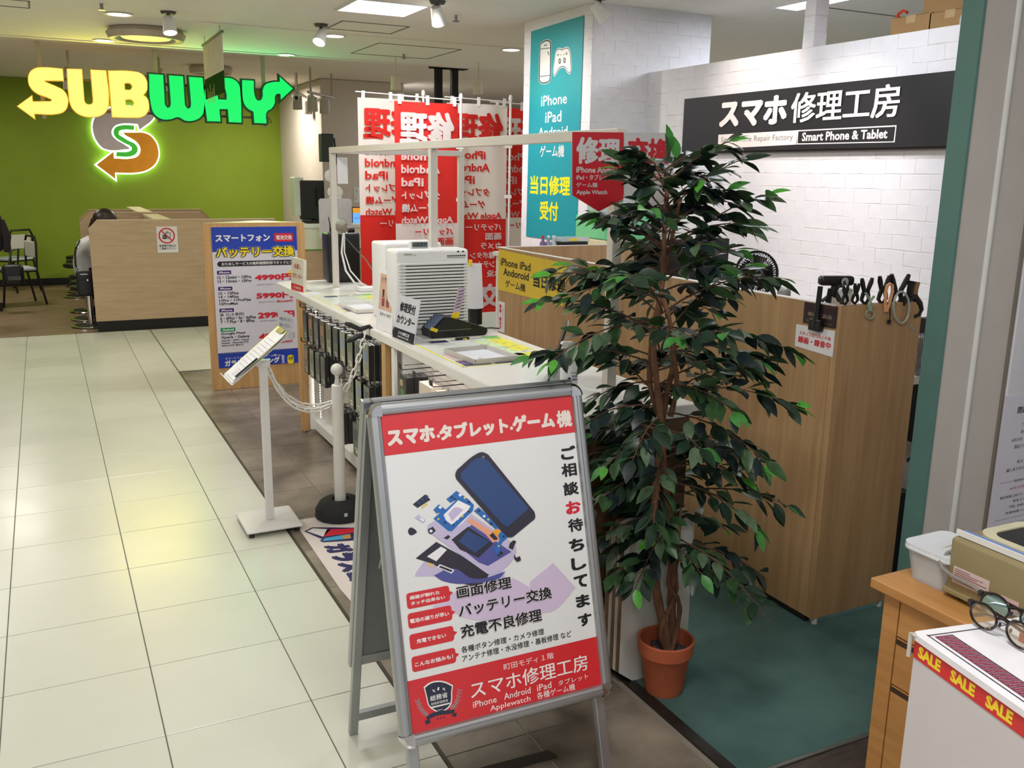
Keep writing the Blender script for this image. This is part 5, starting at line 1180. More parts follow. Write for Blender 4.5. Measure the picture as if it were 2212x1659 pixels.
obj('board', MB().slab([Vy(b0, Y1+.003), Vy(b1, Y1+.003), Vy(b1, Y2-.002), Vy(b0, Y2-.002)], nv*.003), mat('clip_clear', (210, 212, 208), .3), tt)
e0, e1 = b0+nv*.004, b1+nv*.004
obj('yellow_sheet', MB().slab([Vy(e0+dv*.1, Y1+.008), Vy(e1, Y1+.008), Vy(e1, Y2-.002), Vy(e0+dv*.1, Y2-.002)], nv*.001), mat('sheet_yellow', (226, 216, 120), .5), tt)
o = obj('form', MB().slab([Vy(e0+nv*.002+dv*.012, Y1+.01), Vy(e1+nv*.002-dv*.02, Y1+.01), Vy(e1+nv*.002-dv*.02, Y2-.02), Vy(e0+nv*.002+dv*.012, Y2-.02)], nv*.001), mat('form_paper', (224, 222, 226), .5), tt)
mb = MB(); f0 = e0+nv*.0032
for k in range(9):
    p = f0+dv*(.09+.022*k); mb.slab([Vy(p, Y1+.02), Vy(p+dv*.0015, Y1+.02), Vy(p+dv*.0015, Y2-.04), Vy(p, Y2-.04)], nv*.0003)
for k in range(4): p = f0+dv*(.03+.012*k); mb.slab([Vy(p, Y1+.05), Vy(p+dv*.002, Y1+.05), Vy(p+dv*.002, Y1+.11), Vy(p, Y1+.11)], nv*.0003)
oo = obj('ruled_lines', mb, GREYPRINT, o)
obj('label', MB().slab([Vy(f0+dv*.32, Y1+.05), Vy(f0+dv*.345, Y1+.05), Vy(f0+dv*.345, Y2-.05), Vy(f0+dv*.32, Y2-.05)], nv*.0005), mat('label_olive', (98, 94, 66), .5), o)
obj('pen', MB().tube([Vy(b0+nv*.012+dv*.03, Y1+.015), Vy(b0+nv*.012+dv*.16, Y1+.004)], .004, 8), BLACK, tt, smooth=True)
obj('clip', MB().slab([Vy(b1+nv*.004-dv*.03, 4.31), Vy(b1+nv*.004, 4.31), Vy(b1+nv*.004, 4.41), Vy(b1+nv*.004-dv*.03, 4.41)], nv*.006), STEEL, tt)
mb = MB(); pts = [Vy(b0+nv*.012+dv*.03, Y1-.002), Vy(b0+nv*.004+dv*.10, Y1-.006), Vy(b0+nv*.002+dv*.2, Y1-.006), Vy(b0+nv*.006+dv*.30, Y1-.004), Vy(b0+nv*.012+dv*.345, Y1)]
obj('pen_string', mb.tube(pts, .0028, 6), STEEL, tt, smooth=True)
# small notice standing up from the clipboard stand
a = ony(600, 668, 4.47); b = ony(632, 722, 4.47)
tt = thing('small_notice', 'small grey-lettered notice card standing above the clipboard', 'notice', (a.x, 4.47, b.z))
obj('panel', MB().slab([(a.x, 4.47, a.z), (b.x, 4.44, a.z-.03), (b.x, 4.44, b.z-.02), (a.x, 4.47, b.z+.0)], (0, .003, 0)), mat('notice_grey', (196, 196, 202), .4), tt)
pl = Plane((a.x, 4.468, b.z), (b.x-a.x, -.03, 0), (0, 0, 1)); ref = thing_ref(tt, pl)
for s_, A, B in (('修理に関しまして', (.006, .075), (b.x-a.x, .092)), ('聞きください', (.006, .045), (b.x-a.x-.01, .062))):
    o = text(ref[0], pl, s_, A, B, GREYPRINT, px=False, z=.002, slant=-.6); ref[1](o)

# barrier post with ball on rubber foot
bp_ = Vector((1.205, 4.33, 0)); zb = ony(729, 798, bp_.y).z; bx = (ony(729, 798, bp_.y).x+ony(733, 1060, bp_.y).x)/2
bp_.x = bx
t = thing('barrier_post', 'white plastic barrier post with ball top on a black rubber base', 'barrier post', bp_)
PW = mat('post_white', (214, 212, 206), .45, var=.03)
zc = ony(735, 830, bp_.y).z
obj('tube', MB().lathe([(0, .06), (.0285, .06), (.0285, zc-.004), (.025, zc), (0, zc)], c=bp_, seg=28), PW, t, smooth=True)
obj('neck', MB().lathe([(0, zc), (.013, zc), (.012, zc+.02), (.009, zc+.03), (.013, zb-.02), (0, zb-.01)], c=bp_, seg=18), PW, t, smooth=True)
obj('ball', MB().ball((bp_.x, bp_.y, zb), .030, seg=20), PW, t, smooth=True)
obj('hook', MB().tube([(bp_.x+.012, bp_.y-.012, zc), (bp_.x+.02, bp_.y-.016, zc+.02), (bp_.x+.014, bp_.y-.012, zc+.032)], .004, 6), PW, t, smooth=True)
RUB = mat('rubber', (26, 27, 30), .75, var=.1, bump=.3)
obj('base', MB().lathe([(0, 0), (.115, 0), (.128, .012), (.126, .05), (.105, .085), (.085, .097), (.045, .099), (.04, .07), (0, .07)], c=bp_, seg=36), RUB, t, smooth=True)
obj('label', MB().box((bp_.x-.018, bp_.y-.129, .045), (bp_.x-.002, bp_.y-.125, .062)), mat('label_cyan', (170, 200, 206), .4), t)

# plastic chain: links laid along two sagging strands
CH = mat('chain_white', (226, 222, 216), .4, var=.02)
lk = MB(); R_, Lh = .0105, .0145
lk.tube([(Lh*(1 if math.cos(a) >= 0 else -1)+R_*math.cos(a), R_*math.sin(a), 0) for a in [2*PI*k/14 for k in range(14)]], .0044, 6, closed=True)
lme = bpy.data.meshes.new('link'); lk.bm.to_mesh(lme); lme.materials.append(CH)
for p in lme.polygons: p.use_smooth = True
p0 = ony(573, 786, 4.38); pe = Vector((X0-.03, pc.y, ZT-.035))
t = thing('barrier_chain', 'white plastic chain sagging from the clipboard stand to the counter clamp', 'chain', p0)
def strand(A, mid, B):
    N = 300; pts = []
    for i in range(N+1):
        f = i/N; pts.append((1-f)*(1-f)*A+2*f*(1-f)*mid+f*f*B)
    acc = 0; last = pts[0]; step = .040; k = 0; nxt = step/2
    for i in range(1, N+1):
        d = (pts[i]-pts[i-1]).length; acc += d
        if acc >= nxt:
            nxt += step; tg = (pts[i]-pts[i-1]).normalized()
            M = Matrix.Translation(pts[i]) @ tg.to_track_quat('X', 'Z').to_matrix().to_4x4() @ Matrix.Rotation((PI/2 if k % 2 else 0)+.5, 4, 'X')
            o = bpy.data.objects.new('link', lme); C.objects.link(o); o.parent = t; o.matrix_local = WM[t.name].inverted() @ M; k += 1
low = onx(672, 878, 1.13)
lowA = ony(640, 985, 4.35)
strand(p0, ony(625, 905, 4.36), ony(718, 868, 4.34)); strand(ony(718, 868, 4.34), ony(760, 848, 4.32), pe)
strand(p0+Vector((.01, -.01, -.02)), ony(628, 918, 4.30), ony(712, 876, 4.30))
# ------------------------------------------------------------------ booth partition of light wood
BX = 2.55; BZ = 1.268
RIM = mat('rim_white', (222, 214, 208), .4, var=.02)
t = thing('booth_partition', 'long waist-high oak-veneer partition behind the plant with yellow sign', 'partition', (BX, 3.8, 0))
for a, b in ((2.44, 3.86), (3.865, 5.25)):
    obj('panel', MB().box((BX, a, .035), (BX+.03, b, BZ-.004)), OAK, t)
obj('top_edge', MB().box((BX-.001, 2.44, BZ-.004), (BX+.031, 5.28, BZ), bevel=.001), RIM, t)
obj('return_panel', MB().box((BX+.03, 5.25, .035), (3.58, 5.28, BZ-.004)), OAK, t)
obj('return_edge', MB().box((BX+.03, 5.25, BZ-.004), (3.58, 5.28, BZ+.0)), RIM, t)
obj('plinth', MB().box((BX+.008, 2.45, .006), (BX+.03, 5.25, .035)), BLACKM, t)
# rounded end panel facing the camera
rr = .055; xr = 2.975
pts = [(BX, .035), (xr, .035)] + [(xr-rr+rr*math.sin(k*PI/12), BZ-rr+rr*math.cos(k*PI/12)) for k in range(6, -1, -1)] + [(BX, BZ)]
t2 = thing('end_panel', 'rounded oak-veneer end panel of the booth carrying a row of clamps', 'panel', ((BX+xr)/2, 2.43, 0)); t2.name = 'booth_screen'; WM[t2.name] = t2.matrix_world.copy()
obj('board', MB().prism(pts, 2.41, 2.438, axis='y'), OAK, t2)
ed = [(u, v) for u, v in pts[1:]]
obj('edge_band', MB().tube([(u, 2.424, v+.001) for u, v in pts[2:]], .002, 4), RIM, t2)
for x in (BX+.03, xr-.04): obj('foot', MB().lathe([(0, 0), (.012, 0), (.012, .03), (0, .03)], c=(x, 2.424, .006), seg=12), mat('foot_white', (200, 200, 196), .4), t2)
obj('tape', MB().slab([(2.945, 2.4095, 1.15), (2.952, 2.4095, 1.158), (2.918, 2.4095, 1.18), (2.911, 2.4095, 1.172)], (0, -.0006, 0)), mat('clear_tape', (150, 148, 132), .2), t2)

def wall_sign(lab, cat, name, pl, A, B, m, prints, th=.002, tilt=None, corners=None, group=None):
    q = [pl.px(*c) for c in corners] if corners else prect(pl, A, B)
    t = thing(name, lab, cat, pl.w(q[0][0], q[0][1], 0), group=group)
    c = MB(); c.slab([pl.w(u, v, 0) for u, v in q], pl.n*th); obj('panel', c, m, t)
    ref = thing_ref(t, Plane(pl.w(0, 0, th), pl.u, pl.v)); pl2 = Plane(pl.w(0, 0, th), pl.u, pl.v)
    for s, a, b, mm, bo, *rest in prints:
        if s is None: o = flat(ref[0], pl, prect(pl, a, b), mm, .0004, px=False)
        else: o = text(ref[0], pl, s, a, b, mm, z=.0009, bold=bo, h=rest[0] if rest else None)
        if o: ref[1](o)
    return t
plB = pX((BX-.0005, 0, 0))
c6b = lambda x, y: (740+x/4.046, 450+y/4.046)
YS = mat('sign_yellow', (226, 192, 52), .35, var=.03)
wall_sign('yellow same-day repair sign taped on the oak partition', 'sign', 'repair_sign', plB, None, None, YS,
    [('iPhone iPad', c6b(1385, 505), c6b(1645, 545), BLACKPRINT, .02, 17), ('Andoroid', c6b(1408, 590), c6b(1630, 630), BLACKPRINT, .02, 17), ('ゲーム機', c6b(1425, 690), c6b(1600, 730), BLACKPRINT, .015, 17), ('当日修理', c6b(1668, 692), c6b(1948, 742), BLACKPRINT, .035, 31)],
    corners=[(1075.7, 625.5), (1217, 661), (1226, 570), (1078, 539)])
wall_sign('narrow vertical white strip notice with red lettering under the yellow sign', 'notice', 'strip_notice', plB, (1077, 650), (1090, 718), PAPER,
    [('録\n画\n・\n録\n音\n中', c6b(1372, 1055), c6b(1392, 840), REDTXT, .03), ('スタッフ受付', c6b(1396, 1050), c6b(1408, 850), REDTXT, .0)], corners=[(1076.5, 715), (1090, 719), (1091, 654), (1077.5, 650)])
c2 = lambda x, y: (1640+x/4.879, 540+y/4.879)
wall_sign('white recording notice with red Japanese lettering near the partition corner', 'notice', 'recording_notice', plB, None, None, PAPER,
    [('スタッフ受付向上の為', c2(425, 895), c2(758, 950), REDTXT, .01, 8.5), ('録画・録音中', c2(412, 975), c2(755, 1045), REDTXT, .03, 15)], corners=[c2(378, 1010), c2(776, 1130), c2(802, 855), c2(395, 780)])
SB = mat('sign_blackred', (42, 20, 28), .35, var=.05)
wall_sign('dark maroon tool dealer sign clipped to the partition top', 'sign', 'dealer_sign', plB, None, None, SB,
    [('機械工具商', c2(520, 690), c2(775, 735), mat('sign_gold', (150, 132, 112), .4), .01, 9), ('有限会社エスアイ・サービス', c2(508, 755), c2(772, 795), mat('sign_gold'), 0, 5), ('認定番号', c2(690, 600), c2(800, 622), mat('sign_rust', (130, 40, 40), .5), 0, 3)], th=.004, corners=[c2(468, 765), c2(806, 828), c2(830, 600), c2(486, 547)])
# camera on the partition, held by a clamp
pcx = onx(1765, 690, BX)
def edge_clamp(px_, py_, X, lab, sc=1.0, tip=BLACK, openk=1, hc=BLACK, lean=0, y=None, ax=(0, 1, 0)):
    if y is None: p = onx(px_, py_, X)
    else: p = ony(px_, py_, y)
    return clamp(p, ax, (lean, 0, 1) if y is not None else (0, lean, 1), sc, lab, tip, openk, hcol=hc, group='clamps along the booth top')
a = onx(1765, 680, BX-.012)
t = thing('clip_stand', 'tall black clip holding the dark sign on the partition edge', 'clip', a, group=None)
top = onx(1766, 618, BX-.012)
obj('grip', MB().tube([(a.x, a.y, a.z-.05), (a.x, a.y, a.z+.02), (a.x+.004, a.y, top.z)], [.017, .010, .0095], 10), BLACK, t, smooth=True)
obj('jaw', MB().box((a.x-.012, a.y-.03, a.z-.06), (a.x+.01, a.y+.03, a.z-.015), bevel=.004), BLACK, t)
obj('rear_grip', MB().tube([(a.x+.03, a.y-.0, a.z-.02), (a.x+.05, a.y, a.z+.04), (a.x+.055, a.y, top.z-.01)], [.01, .011, .009], 8), BLACK, t, smooth=True)
wy = onx(1806, 606, BX+.06)
t = thing('webcam', 'black wide webcam on a small black tripod above the partition corner', 'camera', (wy.x, wy.y, BZ))
M = Matrix.Translation((wy.x, wy.y, wy.z)) @ Matrix.Rotation(-.35, 4, 'Z')
obj('body', MB().box((-.066, -.02, -.018), (.066, .02, .018), M=M, bevel=.012, seg=3), BLACK, t, smooth=True)
obj('lens', MB().lathe([(0, 0), (.014, 0), (.015, .004)], seg=16, M=M @ Matrix.Translation((.02, -.0285, 0)) @ Matrix.Rotation(PI/2, 4, 'X')), CHROME, t, smooth=True)
obj('neck', MB().tube([(wy.x, wy.y, wy.z-.02), (wy.x-.01, wy.y, wy.z-.05), (wy.x+.0, wy.y, BZ+.03)], [.016, .012, .014], 8), BLACK, t, smooth=True)
for k in range(3): an = k*2.1+.4; obj('leg', MB().tube([(wy.x, wy.y, BZ+.04), (wy.x+.045*math.cos(an), wy.y+.045*math.sin(an), BZ+.002)], [.009, .006], 8), BLACK, t, smooth=True)
t = thing('power_supply', 'white adapter block standing behind the webcam tripod', 'adapter', (wy.x+.07, wy.y+.05, BZ)); obj('body', MB().box((wy.x+.04, wy.y+.0, BZ-.03), (wy.x+.10, wy.y+.08, BZ+.05), bevel=.012), WHITEP, t); obj('plug', MB().box((wy.x+.05, wy.y+.03, BZ+.05), (wy.x+.07, wy.y+.05, BZ+.06)), BLACK, t)
# row of clamps along the rounded end panel (they straddle it, handles up)
CL = [(1825, 655, .62, 'small black spring clamp, first right of the webcam', .5, BLACK, BLACK, -.1), (1846, 653, .66, 'small black spring clamp, second right of the webcam', .45, BLACK, BLACK, .12), (1868, 653, .85, 'black spring clamp with grey cords hanging from it', .9, BLACK, BLACK, 0),
      (1905, 652, .92, 'black spring clamp beside the peach loop clip', .8, BLACK, BLACK, 0), (1936, 654, 1.02, 'wide open black spring clamp carrying a clear hose loop', 1.35, BLACK, BLACK, .1)]
for x, y, sc, lb, ok, tip, hc, ln in CL: edge_clamp(x, y, 0, lb, sc, tip, ok, hc, ln, y=2.424, ax=(1, 0, 0))
p = ony(1896, 655, 2.424)
t = thing('looped_clip', 'peach-coloured plastic loop clip between black clamps', 'clip', p)
zt = ony(1910, 612, 2.42).z
px9 = ony(1910, 640, 2.42).x
obj('loop', MB().tube([(px9-.004, 2.405, BZ-.03), (px9-.018, 2.40, zt-.03), (px9-.013, 2.40, zt-.006), (px9, 2.40, zt), (px9+.013, 2.40, zt-.006), (px9+.018, 2.40, zt-.03), (px9+.004, 2.405, BZ-.03)], .006, 8), mat('peach_plastic', (222, 164, 118), .35), t, smooth=True)
# big hooked clamp at the right
p = ony(1968, 650, 2.424)
t = thing('hooked_clamp', 'large black clamp with brown and black grips at the rounded corner', 'clamp', p, group=None)
X = lambda a, b: ony(a, b, 2.415)
obj('jaw', MB().tube([X(1960, 648), X(1975, 640), X(1985, 655), X(1988, 668), X(1982, 680), X(1972, 684)], [.012, .014, .014, .013, .011, .009], 8), BLACK, t, smooth=True)
obj('grip', MB().tube([X(1964, 640), X(1966, 625), X(1970, 607)], [.012, .012, .014], 8), BLACK, t, smooth=True)
obj('grip', MB().tube([X(1976, 640), X(1977, 625), X(1981, 609)], [.010, .011, .012], 8), mat('grip_tan', (150, 112, 70), .5), t, smooth=True, label='tan grip')
obj('jaw', MB().tube([X(1958, 642), X(1952, 650), X(1950, 660)], [.012, .012, .008], 8), BLACK, t, smooth=True)
# cords hanging from the clamps
HOSE = mat('hose_clear', (190, 192, 184), .25, alpha=.75, var=0)
t = thing('hose_loop', 'pale clear hose loop hanging from the wide open clamp', 'hose', X(1935, 650))
mb = MB(); cxx, czz = 1947, 664
mb.tube([ony(cxx+(a_*17.0), cyy, 2.402) for a_, cyy in [(math.cos(k*PI/12)*1.0, czz+34*math.sin(k*PI/12)) for k in range(24)]], .0045, 6, closed=True); obj('loop', mb, HOSE, t, smooth=True)
t = thing('grey_cord', 'knotted pale green cord with small loop on the clamp', 'cord', X(1878, 650)); CG = mat('cord_greygreen', (150, 164, 148), .4)
obj('loop', MB().tube([ony(1879+9*math.cos(k*PI/8), 679+10*math.sin(k*PI/8), 2.402) for k in range(16)], .003, 6, closed=True), CG, t, smooth=True)
obj('strand', MB().tube([ony(*q, 2.402) for q in ((1870, 633), (1878, 645), (1883, 660), (1880, 670))], .005, 6).tube([ony(*q, 2.4) for q in ((1888, 640), (1880, 650), (1877, 662), (1880, 672))], .005, 6), CG, t, smooth=True)
t = thing('usb_cable', 'thin black cable with a plug hanging over the end panel', 'cable', X(1915, 652))
obj('cord', MB().tube([ony(*q, 2.403) for q in ((1912, 650), (1920, 658), (1923, 672), (1922, 692))], .0022, 6), BLACK, t, smooth=True)
q = ony(1920, 695, 2.403); obj('plug', MB().box((q.x-.008, 2.398, q.z-.008), (q.x+.008, 2.404, q.z+.008), bevel=.001), BLACK, t)

# inside the booth: desk, monitor, fan, bins
t = thing('work_desk', 'white work desk inside the booth along the brick wall', 'desk', (3.75, 3.6, 0.006))
obj('top', MB().box((3.42, 3.0, .73), (4.06, 5.2, .755), bevel=.003), WHITE, t)
for x, y in ((3.46, 3.05), (4.02, 3.05), (3.46, 5.14), (4.02, 5.14)): obj('leg', MB().box((x-.02, y-.02, .006), (x+.02, y+.02, .73)), STEEL, t)
a = ony(1420, 520, 3.7); b = ony(1571, 603, 3.7)
yy = 3.95; A = ony(1380, 510, yy); B = ony(1571, 605, yy)
t = thing('monitor', 'black computer monitor seen through the plant on the booth desk', 'monitor', ((A.x+B.x)/2, yy+.05, .755))
A2 = ony(1571, 515, yy)
obj('screen', MB().box((A.x, yy, B.z), (B.x, yy+.04, A2.z), bevel=.006), BLACK, t)
obj('back_cover', MB().box((A.x+.1, yy+.04, B.z+.05), (B.x-.1, yy+.08, A2.z-.06), bevel=.01), BLACKM, t)
obj('stand', MB().box(((A.x+B.x)/2-.04, yy+.03, .765), ((A.x+B.x)/2+.04, yy+.07, B.z+.1)), BLACKM, t)
obj('foot', MB().box(((A.x+B.x)/2-.12, yy-.03, .755), ((A.x+B.x)/2+.12, yy+.15, .768), bevel=.004), BLACKM, t)
A = ony(1634, 590, 3.1); rF = (ony(1673, 588, 3.1).x-ony(1602, 588, 3.1).x)/2
rF = .0535*1.0 if rF < .03 else rF
t = thing('desk_fan', 'small black desk fan seen against the brick wall', 'fan', (A.x, 3.1, .755))
M = Matrix.Translation(A) @ Matrix.Rotation(-.4, 4, 'Z') @ Matrix.Rotation(PI/2-.15, 4, 'X')
obj('rim', MB().tube([M @ Vector((rF*math.cos(k*PI/16), rF*math.sin(k*PI/16), 0)) for k in range(32)], .006, 6, closed=True), BLACK, t, smooth=True)
mb = MB()
for k in range(44):
    a_ = 2*PI*k/44; mb.tube([M @ Vector((rF*.3*math.cos(a_), rF*.3*math.sin(a_), .028)), M @ Vector((rF*.75*math.cos(a_+.15), rF*.75*math.sin(a_+.15), .026)), M @ Vector((rF*1.02*math.cos(a_+.22), rF*1.02*math.sin(a_+.22), -.0))], .0022, 4)
o = obj('front_grille', mb, BLACK, t); o['kind'] = 'stuff'
obj('hub', MB().lathe([(0, .034), (rF*.28, .032), (rF*.33, .02), (rF*.33, .01)], seg=24, M=M), BLACK, t, smooth=True)
obj('emblem', MB().lathe([(rF*.10, .0345), (rF*.17, .0345), (rF*.17, .036), (rF*.10, .036)], seg=20, M=M), mat('emblem_grey', (120, 130, 134), .3), t, smooth=True)
for k in range(5):
    a_ = 2*PI*k/5; obj('blade', MB().slab([M @ Vector((rF*.2*math.cos(a_), rF*.2*math.sin(a_), .0)), M @ Vector((rF*.85*math.cos(a_-.3), rF*.85*math.sin(a_-.3), .008)), M @ Vector((rF*.88*math.cos(a_+.5), rF*.88*math.sin(a_+.5), -.01)), M @ Vector((rF*.2*math.cos(a_+.6), rF*.2*math.sin(a_+.6), -.004))], (0, 0, .002)), BLACKM, t)
mb = MB()
for k in range(60):
    a_ = 2*PI*k/60; mb.tube([M @ Vector((rF*1.06*math.cos(a_), rF*1.06*math.sin(a_), .006)), M @ Vector((rF*.92*math.cos(a_), rF*.92*math.sin(a_), -.026)), M @ Vector((rF*.35*math.cos(a_), rF*.35*math.sin(a_), -.045))], .0016, 4)
o = obj('rear_cage', mb, BLACKM, t); o['kind'] = 'stuff'
obj('motor', MB().lathe([(0, -.02), (rF*.36, -.02), (rF*.34, -.05), (0, -.06)], seg=20, M=M), BLACK, t, smooth=True)
obj('stem', MB().tube([M @ Vector((0, 0, -.05)), (A.x+.03, 3.16, A.z-.12), (A.x+.02, 3.14, .77)], .012, 8), BLACK, t, smooth=True)
obj('foot', MB().lathe([(0, 0), (.07, 0), (.065, .02), (0, .025)], c=(A.x+.02, 3.14, .755), seg=20), BLACK, t, smooth=True)
a = onx(1694, 626, 2.75)
t = thing('chair_back', 'grey rounded top of something standing behind the partition', 'chair', (a.x, a.y, .006)); t.name = 'stool_back'; t['label'] = 'small grey rounded chair back just showing over the partition'; WM[t.name] = t.matrix_world.copy()
t.name = 'office_stool'; WM['office_stool'] = t.matrix_world.copy()
obj('backrest', MB().box((a.x-.02, a.y-.03, 1.0), (a.x+.02, a.y+.03, onx(1694, 621, 2.75).z), bevel=.018, seg=4), mat('grey_plastic', (150, 152, 156), .45), t, smooth=True)
obj('seat', MB().box((a.x-.05, a.y-.2, .5), (a.x+.3, a.y+.2, .55), bevel=.02), mat('grey_plastic'), t); obj('column', MB().box((a.x-.012, a.y-.02, .03), (a.x+.012, a.y+.02, 1.0)), STEEL, t); obj('foot', MB().box((a.x-.1, a.y-.15, .006), (a.x+.25, a.y+.15, .03), bevel=.01), BLACKM, t)
# mint and cream locker in the corner
a = ony(1283, 467, 5.6); b = ony(1345, 600, 5.6)
t = thing('storage_locker', 'mint and cream storage cabinet in the corner behind the plant', 'cabinet', (a.x+.2, 5.7, .006)); zt = a.z
obj('body', MB().box((a.x, 5.45, .006), (a.x+.42, 5.85, zt-.16), bevel=.006), mat('cream_cab', (222, 210, 176), .5), t)
obj('top_box', MB().box((a.x, 5.45, zt-.158), (a.x+.42, 5.85, zt), bevel=.008), mat('mint', (120, 206, 150), .5), t); obj('groove', MB().box((a.x-.002, 5.446, zt-.085), (a.x+.42, 5.45, zt-.078)), mat('mint_dark', (70, 160, 110), .5), t)
# clear organiser and bottles on the far partition
yy = 5.32; a = ony(1180, 552, yy); b = ony(1248, 540, yy)
t = thing('shelf', 'white worktop behind the far partition of the booth', 'worktop', (3.1, 5.5, 0)); t.name = 'back_worktop'; WM[t.name] = t.matrix_world.copy()
obj('top', MB().box((2.6, 5.29, 1.20), (3.57, 5.44, 1.225)), WHITE, t); obj('support', MB().box((2.62, 5.30, .0), (2.66, 5.43, 1.2)), WHITE, t)
obj('support', MB().box((3.5, 5.30, .0), (3.54, 5.43, 1.2)), WHITE, t)
a = ony(1212, 545, 5.36); b = ony(1248, 545, 5.36)
t = thing('parts_case', 'clear lidded parts case with yellow label and black base on the back worktop', 'case', (a.x, 5.36, 1.225))
obj('base', MB().box((a.x-.02, 5.31, 1.225), (b.x+.05, 5.42, 1.285), bevel=.005), BLACK, t); obj('lid', MB().box((a.x-.03, 5.305, 1.285), (b.x+.06, 5.425, 1.315), bevel=.006), mat('clear_lid', (210, 214, 216), .15, alpha=.6, var=0), t); obj('label', MB().box((a.x+.03, 5.303, 1.292), (a.x+.09, 5.305, 1.308)), YELLOW, t)
for i, x in enumerate((1172, 1184, 1195)):
    a = ony(x, 545, 5.37); t = thing('small_bottle', 'small clear bottle on the back worktop, %s from the left' % ['first', 'second', 'third'][i], 'bottle', (a.x, 5.37, 1.225), group='bottles on the back worktop')
    obj('body', MB().lathe([(0, 0), (.02, 0), (.021, .05), (.009, .07), (.009, .085), (0, .085)], seg=14), mat(['liquid_violet', 'liquid_grey', 'liquid_clear'][i], [(120, 96, 140), (150, 150, 170), (190, 196, 206)][i], .15), t, local=True, smooth=True); obj('cap', MB().lathe([(0, .085), (.01, .085), (.01, .1), (0, .1)], seg=12), [REDTXT, WHITEP, WHITEP][i], t, local=True)

# teal banner on the column
plC = pX((COLX-.004, COLY+1.05, 0)); TB = mat('banner_teal', (0, 150, 165), .45, var=.02)
c3 = lambda x, y: (600+x/3.16, y/3.16)
t = wall_sign('tall teal banner with telephone and game pad drawings on the brick column', 'banner', 'wall_banner', plC, None, None, TB,
    [('iPhone', c3(1800, 722), c3(1976, 712), WHITEPRINT, .012, 23), ('iPad', c3(1828, 836), c3(1938, 834), WHITEPRINT, .012, 24), ('Android', c3(1780, 930), c3(1980, 935), WHITEPRINT, .012, 21), ('ゲーム機', c3(1792, 1072), c3(1957, 1075), WHITEPRINT, .012, 26),
     ('当日修理', c3(1725, 1325), c3(1997, 1340), mat('banner_yellow', (240, 232, 40), .4), .03, 42), ('受付', c3(1790, 1500), c3(1915, 1512), mat('banner_yellow'), .03, 42)], th=.003, corners=[(1137, 510), (1245, 525), (1262, 33), (1148, 68)])
ban = [c for c in t.children][0]; plC2 = Plane(plC.w(0, 0, .0035), plC.u, plC.v); inv = WM[t.name].inverted() @ plC2.M
def ob(sp, m, z0, z1, off=0, nm='drawing'):
    o = outline(nm, [[c3(*p) for p in s] for s in sp], m, ban, plC, z0, z1, offset=off); o.data.transform(inv); return o
ph = [(1795, 300), (1815, 282), (1855, 275), (1872, 292), (1868, 520), (1862, 555), (1840, 568), (1800, 568), (1785, 552), (1787, 420)]
OUT = mat('drawing_ink', (30, 60, 74), .4)
ob([ph], WHITEPRINT, 0, .0008, .004); ob([ph], OUT, .0009, .0013)
ob([[(1799, 305), (1818, 290), (1853, 284), (1864, 296), (1861, 520), (1855, 548), (1838, 558), (1803, 559), (1793, 548), (1794, 420)]], WHITEPRINT, .0014, .0018)
for y0, y1 in ((325, 330), (512, 517)): ob([[(1796, y0+8), (1864, y0), (1864, y0+5), (1796, y0+13)]], OUT, .002, .0024)
ob([[(1845, 352), (1850, 350), (1858, 374), (1853, 376)]], OUT, .002, .0024); ob([[(1822, 308), (1842, 304), (1842, 310), (1822, 314)]], OUT, .002, .0024)
gp = [(1905, 350), (1925, 332), (1945, 338), (1960, 330), (1985, 328), (1997, 350), (2003, 420), (2005, 480), (1995, 502), (1980, 490), (1966, 462), (1925, 468), (1905, 500), (1893, 518), (1886, 500), (1893, 420)]
ob([gp], WHITEPRINT, 0, .0008, .006); ob([gp], OUT, .0009, .0013); ob([gp], WHITEPRINT, .0014, .0018, -.006)
for x, y in ((1929, 418), (1962, 412)): ob([[(x-8, y), (x-6, y-14), (x, y-19), (x+6, y-14), (x+8, y), (x+6, y+14), (x, y+19), (x-6, y+14)], [(x-4, y), (x, y-13), (x+4, y), (x, y+13)]], OUT, .002, .0024)
for s, x, y in (('+', 1917, 376), ('-', 1937, 374), ('-', 1958, 371), ('×', 1976, 366)):
    o = text(ban, plC, s, c3(x-7, y+11), c3(x+7, y-11), OUT, z=.0022, bold=.02); o.data.transform(inv @ Matrix.Translation((0, 0, 0)))
# frame shadow line of the banner
# shop sign on the brick wall
plW = pX((WX-.003, COLY, 0)); c7 = lambda x, y: (1500+x/3.107, y/3.107)
SGB = mat('sign_black', (22, 20, 28), .5, var=.04)
Wt = mat('sign_letter_white', (236, 226, 226), .4, var=.01)
q = [plW.px(1490, 215), plW.px(2075, 153), plW.px(1486, 329)]
u0, v1, u1, v0 = q[0][0], (q[0][1]+q[1][1])/2, q[1][0]+.03, q[2][1]
t = thing('shop_sign', 'long black shop sign with white phone repair lettering on the brick wall', 'sign', plW.w(u0, v0, 0))
th = .045
c = MB(); c.slab([plW.w(u0, v0), plW.w(u1, v0), plW.w(u1, v1), plW.w(u0, v1)], plW.n*th); obj('panel', c, SGB, t)
plS = Plane(plW.w(0, 0, th), plW.u, plW.v); ref = thing_ref(t, plS)
def ST(s, a, b, h, bold, m=Wt, z=.002, **k):
    o = text(ref[0], plS, s, c7(*a), c7(*b), m, z=z, bold=bold, h=h, **k); ref[1](o)
ST('スマホ', (168, 866), (618, 828), 62, .05, depth=.004); ST('修理工房', (645, 838), (1375, 772), 68, .02, depth=.004)
def SF(pts, m, z=.001): o = flat(ref[0], plS, [plS.px(*c7(*p)) for p in pts], m, z, px=False); ref[1](o)
